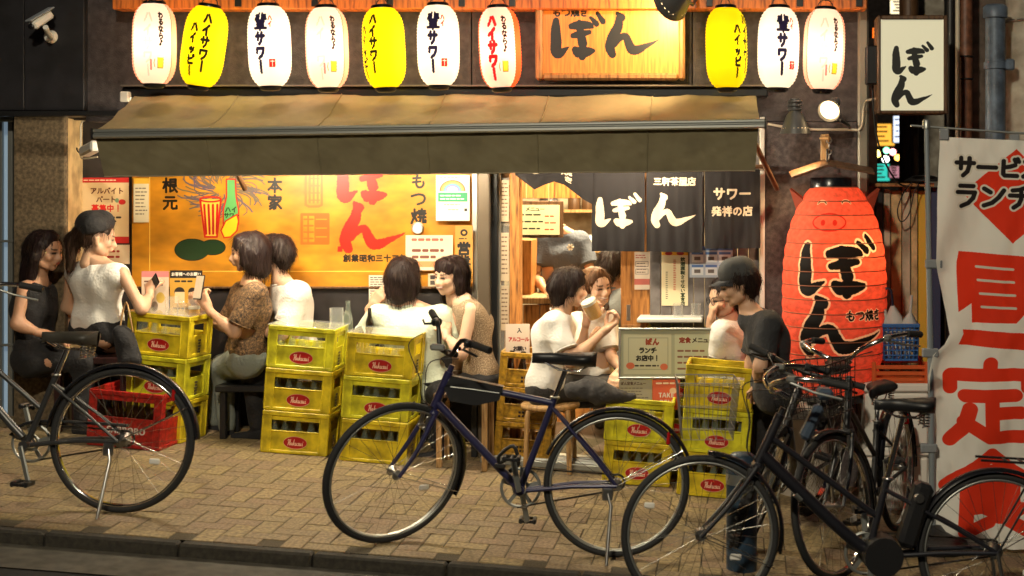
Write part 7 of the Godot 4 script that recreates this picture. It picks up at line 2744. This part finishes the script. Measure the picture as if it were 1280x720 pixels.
func people() -> void:
	make_head()
	mat("skin", Color.WHITE, .52, 0.0, {"vertex_color_use_as_albedo": true, "subsurf_scatter_enabled": true, "subsurf_scatter_strength": .05})
	mat("hair", Color.WHITE, .5, 0.0, {"metallic_specular": .3, "vertex_color_use_as_albedo": true})
	for a in [["cloth_black", lin(.012, .011, .012), .85], ["cloth_white", lin(.74, .71, .65), .85], ["cloth_mint", lin(.66, .71, .55), .85], ["cloth_offwhite", lin(.66, .61, .55), .85], ["cloth_navy", lin(.055, .062, .085), .85], ["cloth_grey", lin(.16, .17, .18), .85], ["cloth_jeans", lin(.2, .22, .19), .85], ["cloth_dark", lin(.03, .027, .026), .8], ["cloth_char", lin(.022, .022, .024), .8]]:
		var m := mat(a[0], a[1], a[2], 0.0, {"rim_enabled": true, "rim": .2})
		tri_map(m, 1.7)
		m.heightmap_enabled = true
		m.heightmap_texture = M.t_fold
		m.heightmap_scale = 1.6
	var lp := mat("cloth_leopard", Color.WHITE, .8)
	lp.albedo_texture = noise_tex(31, .035, [Color(.06, .04, .03), Color(.08, .05, .03), Color(.6, .46, .3), Color(.1, .06, .04), Color(.66, .52, .36), Color(.12, .07, .04), Color(.6, .46, .3), Color(.6, .46, .3)], 512, FastNoiseLite.TYPE_SIMPLEX, 1)
	tri_map(lp, 1.9)
	var kn := mat("cloth_knit", lin(.62, .47, .32), .9)
	kn.albedo_texture = noise_tex(33, .12, [Color(.35, .3, .25), Color(.8, .78, .74), Color(1, 1, 1)], 256, FastNoiseLite.TYPE_CELLULAR, 1)
	tri_map(kn, 5.0)
	kn.heightmap_enabled = true
	kn.heightmap_texture = kn.albedo_texture
	kn.heightmap_scale = .4
	var B: Material = M.cloth_black
	var up := Vector3.UP
	# woman in black at the pillar
	push = 0.28
	person("person in a black sleeveless top with long dark hair sitting beside the brown pillar", {"head": [Q(56, 316, 8.15), 78, 4], "hair": "long", "torso": [Q(46, 440, 8.2), Q(42, 385, 8.18), Q(47, 355, 8.17)], "shoulders": [Q(60, 362, 8.33), Q(30, 362, 8.03)],
		"arms": [[Q(86, 405, 8.4), Q(108, 412, 8.3)], [Q(21, 405, 7.98), Q(50, 416, 8.02), Q(70, 420, 8.05), Vector3(0, -1, -.3), "rest"]], "legs": [[Q(48, 450, 8.12), Q(106, 452, 8.12), Q(104, 528, 8.14)], [Q(48, 450, 8.28), Q(112, 452, 8.3), Q(112, 525, 8.3)]], "top": B, "slim": .9, "folds": .006, "skin": Color(.5, .27, .16), "loose": .92})
	# woman in the white blouse, seen from behind
	push = 0.38
	var w := person("person in a white sleeveless blouse with dark cap and ponytail looking at a phone", {"head": [Q(121, 299, 8.05), 118, 8], "hair": "pony", "hair_color": Color(.03, .016, .011), "torso": [Q(122, 402, 8.1), Q(122, 352, 8.06), Q(124, 331, 8.05)], "shoulders": [Q(91, 340, 8.14), Q(153, 342, 7.97)],
		"arms": [[Q(84, 384, 8.22), Q(112, 398, 8.3)], [Q(177, 386, 7.97), Q(187, 368, 8.08), Q(187, 350, 8.16), Vector3(.4, 0, -1), "grip"]], "legs": [[Q(114, 420, 8.12), Q(122, 440, 8.42), Q(122, 525, 8.42)], [Q(130, 420, 8.04), Q(142, 442, 8.36), Q(144, 530, 8.36)]], "top": M.cloth_white, "slim": .9, "loose": 1.0, "folds": .012})
	var hf := head_frame(Q(121, 299, 8.05), 118, 8)
	var bz := net([[Vector3(0, .08, -.045), Vector3(0, .1, .01), .085, .075], [Vector3(-.05, .075, -.03), Vector3(.05, .075, -.03), .075, .075]], .01, .009, {"cuts": [[Vector3(0, .045, 0), Vector3(0, -1, .35).normalized()]]})
	var bx := MB.new()
	bx.add(bz, hf)
	wpart(w, "beret", bx, B)
	# woman in the printed blouse
	push = 0.42
	person("person in a brown printed blouse and jeans with bobbed black hair holding a phone", {"head": [Q(311, 317, 8.1), -78, 4], "hair": "bob", "torso": [Q(308, 440, 8.15), Q(313, 385, 8.12), Q(314, 354, 8.1)], "shoulders": [Q(320, 366, 7.95), Q(303, 365, 8.26)],
		"arms": [[Q(293, 416, 7.92), Q(262, 388, 7.98), Q(250, 366, 8.0), Vector3(.3, 0, -1), "grip"], [Q(282, 408, 8.26), Q(258, 396, 8.2), Q(246, 384, 8.16), Vector3(0, 1, 0), "rest"]], "legs": [[Q(304, 456, 8.08), Q(279, 462, 8.3), Q(284, 538, 8.3)], [Q(306, 456, 8.22), Q(276, 458, 8.4), Q(270, 530, 8.4)]], "top": lp, "sleeve": .8, "bottom": M.cloth_jeans, "slim": .92, "skin": Color(.53, .3, .18), "top_name": "blouse"})
	# man in white behind her
	push = 0.25
	person("person in a white shirt with short black hair sitting behind the printed blouse", {"head": [Q(344, 320, 8.42), -105, 0], "hair": "short", "torso": [Q(372, 440, 8.48), Q(364, 382, 8.46), Q(352, 352, 8.44)], "shoulders": [Q(374, 366, 8.31), Q(352, 366, 8.6)],
		"arms": [[Q(352, 418, 8.26), Q(322, 412, 8.3), Q(305, 408, 8.3), Vector3(0, -1, 0), "rest"], [Q(340, 412, 8.62), Q(318, 405, 8.55)]], "legs": [[Q(372, 455, 8.4), Q(315, 462, 8.36), Q(322, 535, 8.4)]], "top": M.cloth_offwhite, "sleeve": .75, "loose": 1.1, "skin": Color(.62, .38, .25)})
	# pale green shirt, seen from behind
	push = 0.58
	person("person in a loose pale green shirt with bobbed black hair seen from behind", {"head": [Q(504, 348, 8.06), 168, 0], "hair": "bob", "torso": [Q(528, 486, 8.1), Q(516, 412, 8.06), Q(509, 381, 8.06)], "shoulders": [Q(474, 396, 8.02), Q(553, 396, 8.06)],
		"arms": [[Q(455, 424, 8.18), Q(463, 384, 8.28), Q(480, 364, 8.28), Vector3(.3, 0, -1), "rest"], [Q(574, 446, 8.12), Q(570, 480, 8.25)]], "legs": [[Q(520, 500, 8.1), Q(505, 488, 8.4), Q(505, 556, 8.42)], [Q(540, 500, 8.1), Q(540, 490, 8.42), Q(540, 560, 8.44)]], "top": M.cloth_mint, "sleeve": .82, "loose": 1.22, "folds": .016})
	# smiling woman in the knitted vest
	push = 0.36
	person("smiling person in a cream knitted vest with long dark hair and bangs", {"head": [Q(563, 347, 8.28), -38, 2, -4], "hair": "long_bangs", "smile": true, "torso": [Q(603, 466, 8.3), Q(595, 404, 8.3), Q(578, 376, 8.29)], "shoulders": [Q(589, 388, 8.14), Q(596, 385, 8.46)],
		"arms": [[Q(577, 442, 8.08), Q(558, 420, 8.16), Q(556, 404, 8.22), Vector3(-.5, 0, -1), "rest"], [Q(580, 440, 8.42), Q(560, 410, 8.3), Q(572, 396, 8.26), Vector3(0, -.3, -1), "rest"]], "legs": [[Q(600, 486, 8.2), Q(548, 492, 8.15), Q(552, 560, 8.18)], [Q(600, 486, 8.38), Q(545, 490, 8.36), Q(548, 558, 8.4)]], "top": kn, "slim": .95, "skin": Color(.64, .4, .27), "top_name": "vest"})
	# man in the white T-shirt
	push = 0.40
	person("person in a white T-shirt with thick black hair on the bentwood stool", {"head": [Q(711, 362, 8.08), 112, 2], "hair": "thick", "torso": [Q(684, 478, 8.1), Q(690, 418, 8.1), Q(701, 389, 8.09)], "shoulders": [Q(704, 402, 8.26), Q(693, 404, 7.94)],
		"arms": [[Q(730, 440, 8.32), Q(748, 412, 8.28)], [Q(713, 452, 7.88), Q(754, 415, 7.98), Q(772, 400, 8.0), Vector3(-.3, 1, .2), "grip"]], "legs": [[Q(690, 488, 8.06), Q(776, 486, 8.2), Q(768, 560, 8.2)], [Q(690, 488, 8.2), Q(778, 484, 8.36), Q(786, 556, 8.36)]], "top": M.cloth_white, "sleeve": .72, "bottom": M.cloth_dark, "loose": 1.08, "skin": Color(.58, .35, .22)})
	# smiling woman lifting a mug
	push = 0.40
	person("smiling person in a white shirt with long brown hair lifting a beer mug", {"head": [Q(745, 361, 8.38), 42, 0, 6], "hair": "long", "hair_color": Color(.09, .04, .018), "smile": true, "torso": [Q(738, 478, 8.45), Q(738, 418, 8.42), Q(742, 390, 8.4)], "shoulders": [Q(758, 403, 8.46), Q(720, 404, 8.34)],
		"arms": [[Q(764, 446, 8.36), Q(776, 462, 8.2), Q(768, 474, 8.1), Vector3(0, -1, 0), "rest"], [Q(724, 448, 8.16), Q(733, 402, 8.1), Q(738, 382, 8.1), Vector3(.6, 0, -.8), "grip"]], "legs": [[Q(738, 488, 8.4), Q(790, 482, 8.3), Q(790, 556, 8.32)]], "top": M.cloth_white, "sleeve": .8, "slim": .88, "skin": Color(.62, .38, .25)})
	# cook
	push = 0.00
	var ck := person("person in a dark T-shirt working at the kitchen counter behind the hanging menu", {"head": [Q(686, 268, 10.75), 12, 25], "hair": "short", "torso": [Q(700, 392, 10.72), Q(700, 322, 10.7), Q(699, 288, 10.7)], "shoulders": [Q(726, 300, 10.7), Q(674, 300, 10.7)],
		"arms": [[Q(740, 344, 10.6), Q(724, 366, 10.4), Q(714, 372, 10.3), Vector3(0, -1, 0), "rest"], [Q(669, 346, 10.6), Q(684, 366, 10.4), Q(692, 372, 10.3), Vector3(0, -1, 0), "rest"]], "legs": [[Q(688, 400, 10.72), Q(688, 460, 10.72), Q(688, 520, 10.74)], [Q(712, 400, 10.72), Q(712, 460, 10.72), Q(712, 520, 10.74)]], "top": M.cloth_navy, "sleeve": .72, "loose": 1.12, "skin": Color(.5, .27, .15)})
	var em := MB.new()
	for i in 3: em.box(Vector3.ZERO, Vector3(.05, .012, .004), .001, Transform3D(Basis(Vector3(0, 0, 1), i * PI / 3), P(713, 309, 10.555)))
	wpart(ck, "chest_print", em, M.white_plastic)
	# customer inside, back turned
	push = 0.00
	person("person in a grey T-shirt with black hair sitting inside the doorway", {"head": [Q(766, 336, 9.42), 150, 0], "hair": "thick", "torso": [Q(762, 440, 9.42), Q(766, 384, 9.42), Q(766, 358, 9.42)], "shoulders": [Q(748, 372, 9.44), Q(786, 372, 9.38)],
		"arms": [[Q(740, 410, 9.5), Q(752, 420, 9.65)], [Q(790, 412, 9.44), Q(780, 420, 9.62)]], "legs": [[Q(758, 452, 9.42), Q(750, 450, 9.8), Q(750, 520, 9.82)], [Q(772, 452, 9.42), Q(772, 450, 9.82), Q(772, 520, 9.84)]], "top": M.cloth_grey, "sleeve": .7, "skin": Color(.45, .22, .12)})
	# man with the cap
	push = -0.10
	var m := person("person in a black T-shirt and grey cap sitting beside the giant red lantern", {"head": [Q(923, 358, 7.95), -78, 12], "hair": "cap", "torso": [Q(968, 484, 7.96), Q(958, 424, 7.96), Q(938, 390, 7.96)], "shoulders": [Q(962, 404, 7.8), Q(950, 400, 8.12)],
		"arms": [[Q(950, 458, 7.74), Q(948, 482, 7.95), Q(946, 490, 8.05), Vector3(0, -1, 0), "rest"], [Q(940, 452, 8.16), Q(940, 480, 8.2)]], "legs": [[Q(965, 492, 7.92), Q(956, 502, 8.3), Q(956, 586, 8.3)], [Q(972, 492, 8.04), Q(976, 502, 8.36), Q(976, 590, 8.36)]], "top": M.cloth_char, "sleeve": .8, "loose": 1.08, "folds": .014, "skin": Color(.58, .34, .21)})
	hf = head_frame(Q(923, 358, 7.95), -78, 12)
	bz = net([[Vector3(0, .075, -.03), Vector3(0, .08, .015), .088, .083]], .008, .008, {"cuts": [[Vector3(0, .05, 0), Vector3(0, -1, .0)]]})
	bx = MB.new()
	bx.add(bz, hf)
	var cp: MeshInstance3D = wpart(m, "cap", bx, mat("cap_grey", lin(.045, .045, .043), .8))
	bz = MB.new()
	var rows := []
	for i in 9:
		var row := []
		for k in 13:
			var a := lerpf(-1.25, 1.25, k / 12.0)
			var r := lerpf(.09, .165 - .03 * absf(a), i / 8.0)
			row.append(hf * Vector3(sin(a) * lerpf(.088, .08, i / 8.0), .052 - .014 * i / 8.0 - .016 * a * a * i / 8.0, cos(a) * r + .004))
		rows.append(row)
	bz.sheet(rows, up)
	wpart(cp, "brim", bz, M.cloth_char)
	# companion hidden behind him
	push = 0.12
	var g := person("person in a pale shirt with glasses raising a hand behind the grey cap", {"head": [Q(907, 374, 8.34), -62, 8], "hair": "short", "torso": [Q(925, 480, 8.4), Q(916, 426, 8.38), Q(911, 400, 8.36)], "shoulders": [Q(902, 414, 8.24), Q(932, 412, 8.48)],
		"arms": [[Q(892, 452, 8.3), Q(888, 404, 8.28), Q(892, 382, 8.26), Vector3(1, 0, -.3), "grip"], [Q(935, 455, 8.45), Q(915, 460, 8.3)]], "legs": [[Q(922, 490, 8.34), Q(870, 492, 8.3), Q(876, 562, 8.34)]], "top": M.cloth_white, "sleeve": .75, "skin": Color(.58, .35, .22)})
	hf = head_frame(Q(907, 374, 8.34), -62, 8)
	bz = MB.new()
	for s in [-1.0, 1.0]:
		bz.torus(.02, .0022, 20, 5, Transform3D(hf.basis, hf * Vector3(s * .03, .004, .1)))
		bz.tube([hf * Vector3(s * .05, .008, .098), hf * Vector3(s * .082, .006, .0)], .002, 5)
	bz.tube([hf * Vector3(-.01, .006, .104), hf * Vector3(.01, .006, .104)], .002, 5)
	wpart(g, "glasses", bz, M.black_metal)
# ---------------------------------------------------------------- small things on the tables
func small_things() -> void:
	var mb := MB.new()
	var beer := mat("beer", lin(.68, .36, .05), .15)
	var foam := mat("beer_foam", lin(.75, .68, .52), .8)
	var tg := mat("tumbler_glass", Color(0.9, 0.92, 0.9, 0.06), .03)
	tg.transparency = BaseMaterial3D.TRANSPARENCY_ALPHA
	var mug := func(label: String, xf: Transform3D, h: float, r: float, full: float, handle := true) -> void:
		var t := thing("glass_mug", label, "mug", xf.origin, "glass mugs on the crate tables")
		t.transform = xf
		var s := MB.new()
		s.lathe([[0, 0], [r * .94, 0], [r, .006], [r * 1.04, h], [r * .97, h], [r * .92, .014], [0, .014]], 20)
		part(t, "mug_glass", s, tg)
		if handle:
			s = MB.new()
			s.tube(arc(Vector3(r, h * .5, 0), Vector3.RIGHT, Vector3.UP, h * .3, -80, 80, 10), .007, 7)
			part(t, "handle", s, tg)
		if full > 0.0:
			s = MB.new()
			s.lathe([[0, .015], [r * .9, .015], [r * .95, h * full], [0, h * full]], 18)
			part(t, "beer", s, beer)
			s = MB.new()
			s.lathe([[0, h * full + .001], [r * .95, h * full + .001], [r * .96, h * (full + .14)], [0, h * (full + .15)]], 18)
			part(t, "foam", s, foam)
	var on := func(x: float, y: float, d: float) -> Transform3D: return Transform3D(Basis(), P(x, y, d))
	mug.call("large empty glass mug beside the clear bottle", on.call(421, 413, 8.52), .135, .04, 0.0)
	mug.call("glass mug on the crates beside the menu cards", on.call(215, 396, 8.5), .12, .038, 0.0)
	mug.call("half filled glass mug in front of the dark menu card", on.call(243, 399, 8.5), .12, .036, .5)
	mug.call("beer mug tilted in the smiling person's raised hand", Transform3D(Basis(Vector3(0, 0, 1), .42) * Basis(Vector3.RIGHT, .35), P(746, 398, 8.42)), .14, .048, .74)
	for a in [[228, 397, "small tumbler between the mugs on the crates"], [870, 397, "small tumbler on the white tabletop"], [848, 397, "short tumbler beside the other on the white tabletop"]]:
		mug.call(a[2], on.call(a[0], a[1], 8.5), .085, .03, 0.0, false)
	# bottles on the table
	var t := thing("clear_bottle", "clear glass soda bottle standing beside the empty mug", "bottle", P(435, 414, 8.5))
	mb = MB.new()
	mb.lathe([[0, 0], [.026, 0], [.028, .006], [.028, .07], [.024, .09], [.016, .125], [.0125, .15], [.0125, .168], [.0145, .172], [.0145, .18], [0, .18]], 16)
	part(t, "bottle_glass", mb, M.bottle_glass)
	t = thing("brown_bottle", "small brown bottle beside the pale green sleeve", "bottle", P(462, 414, 8.52))
	mb = MB.new()
	mb.lathe([[0, 0], [.022, 0], [.024, .006], [.024, .05], [.012, .09], [.011, .13], [.013, .135], [0, .14]], 14)
	part(t, "bottle_glass", mb, M.brown_glass)
	# standing menu cards on the left table
	var cv := Canvas.new(130, 190, Color(.85, .76, .66))
	cv.rect(0, 0, 130, 26, Color(.82, .5, .5))
	fine_print(cv, 14, 44, 100, 2, 16, 3.0, Color(.4, .25, .2))
	cv.oval(36, 110, 18, 22, Color(.75, .62, .45)); cv.oval(90, 116, 20, 24, Color(.8, .66, .3)); cv.oval(62, 150, 16, 18, Color(.5, .42, .36))
	t = thing("menu_card", "pale menu card with pink heading standing on the crates", "menu card", P(195, 394, 8.6))
	wpart(t, "card", card(177, 339, 211, 393, 8.62), print_mat("menu_card_pink", cv))
	cv = Canvas.new(150, 200, Color(.80, .6, .22))
	cv.rect(0, 0, 150, 34, Color(.12, .1, .09))
	letters(cv, "お客様へのお願い", 6, 8, 16, 1.5, Color(.92, .88, .8), false, 1.08)
	fine_print(cv, 24, 48, 100, 1, 10, 4.0, Color(.12, .1, .08))
	cv.oval(44, 96, 24, 22, Color(.12, .08, .06)); cv.rect(22, 96, 46, 50, Color(.9, .78, .6)); cv.oval(104, 96, 20, 20, Color(.15, .1, .08)); cv.rect(86, 98, 38, 46, Color(.88, .76, .6))
	fine_print(cv, 16, 168, 118, 2, 14, 2.6, Color(.2, .15, .1))
	t = thing("menu_card", "ochre notice card with black heading standing on the crates", "menu card", P(232, 394, 8.6))
	wpart(t, "card", card(212.5, 338, 253, 394, 8.615), print_mat("menu_card_ochre", cv))
	# phones
	var phone := func(label: String, at: Vector3, b: Basis, screen: Color) -> void:
		var p := thing("mobile_phone", label, "phone", at)
		p.transform = Transform3D(b, at)
		var s := MB.new()
		s.box(Vector3.ZERO, Vector3(.072, .145, .009), .004)
		part(p, "phone_body", s, M.black_gloss)
		s = MB.new()
		s.box(Vector3(0, 0, -.0052), Vector3(.064, .132, .001))
		part(p, "screen", s, glow("screen_" + str(M.size()), screen, .6))
	phone.call("dark phone held up by the person in the white blouse", P(191, 356, 8.5), Basis(Vector3.UP, -.7) * Basis(Vector3(0, 0, 1), -.9), Color(.5, .55, .6))
	phone.call("pale phone held up by the person in the printed blouse", P(249, 359, 8.42), Basis(Vector3.UP, 2.6) * Basis(Vector3.RIGHT, .2), Color(.7, .62, .5))
	# dark bag on the lap beside the stool
	t = thing("shoulder_bag", "dark grey shoulder bag lying on the crates beside the white T-shirt", "bag", P(740, 500, 8.2))
	mb = net([[P(716, 488, 8.2), P(752, 492, 8.19), .05, .055], [P(752, 492, 8.19), P(790, 498, 8.2), .05, .03], [P(735, 480, 8.22), P(745, 482, 8.22), .04, .04]], .02, .014, {"wob": .012, "wf": Vector3(14, 14, 14)})
	wpart(t, "bag_body", mb, M.cloth_dark)
	# brown handbag hanging beside the woman in white
	t = thing("handbag", "dark handbag with a strap hanging beside the white blouse", "bag", P(160, 440, 8.2))
	mb = net([[P(150, 415, 8.2), P(160, 450, 8.2), .04, .055], [P(160, 420, 8.2), P(166, 450, 8.2), .03, .045]], .018, .013, {"wob": .008})
	wpart(t, "bag_body", mb, M.cloth_black)
	mb = MB.new()
	mb.tube(curve([P(150, 412, 8.19), P(153, 392, 8.22), P(158, 378, 8.22), P(163, 398, 8.19), P(166, 415, 8.2)], 4), .005, 6)
	wpart(t, "strap", mb, M.wood_pale)
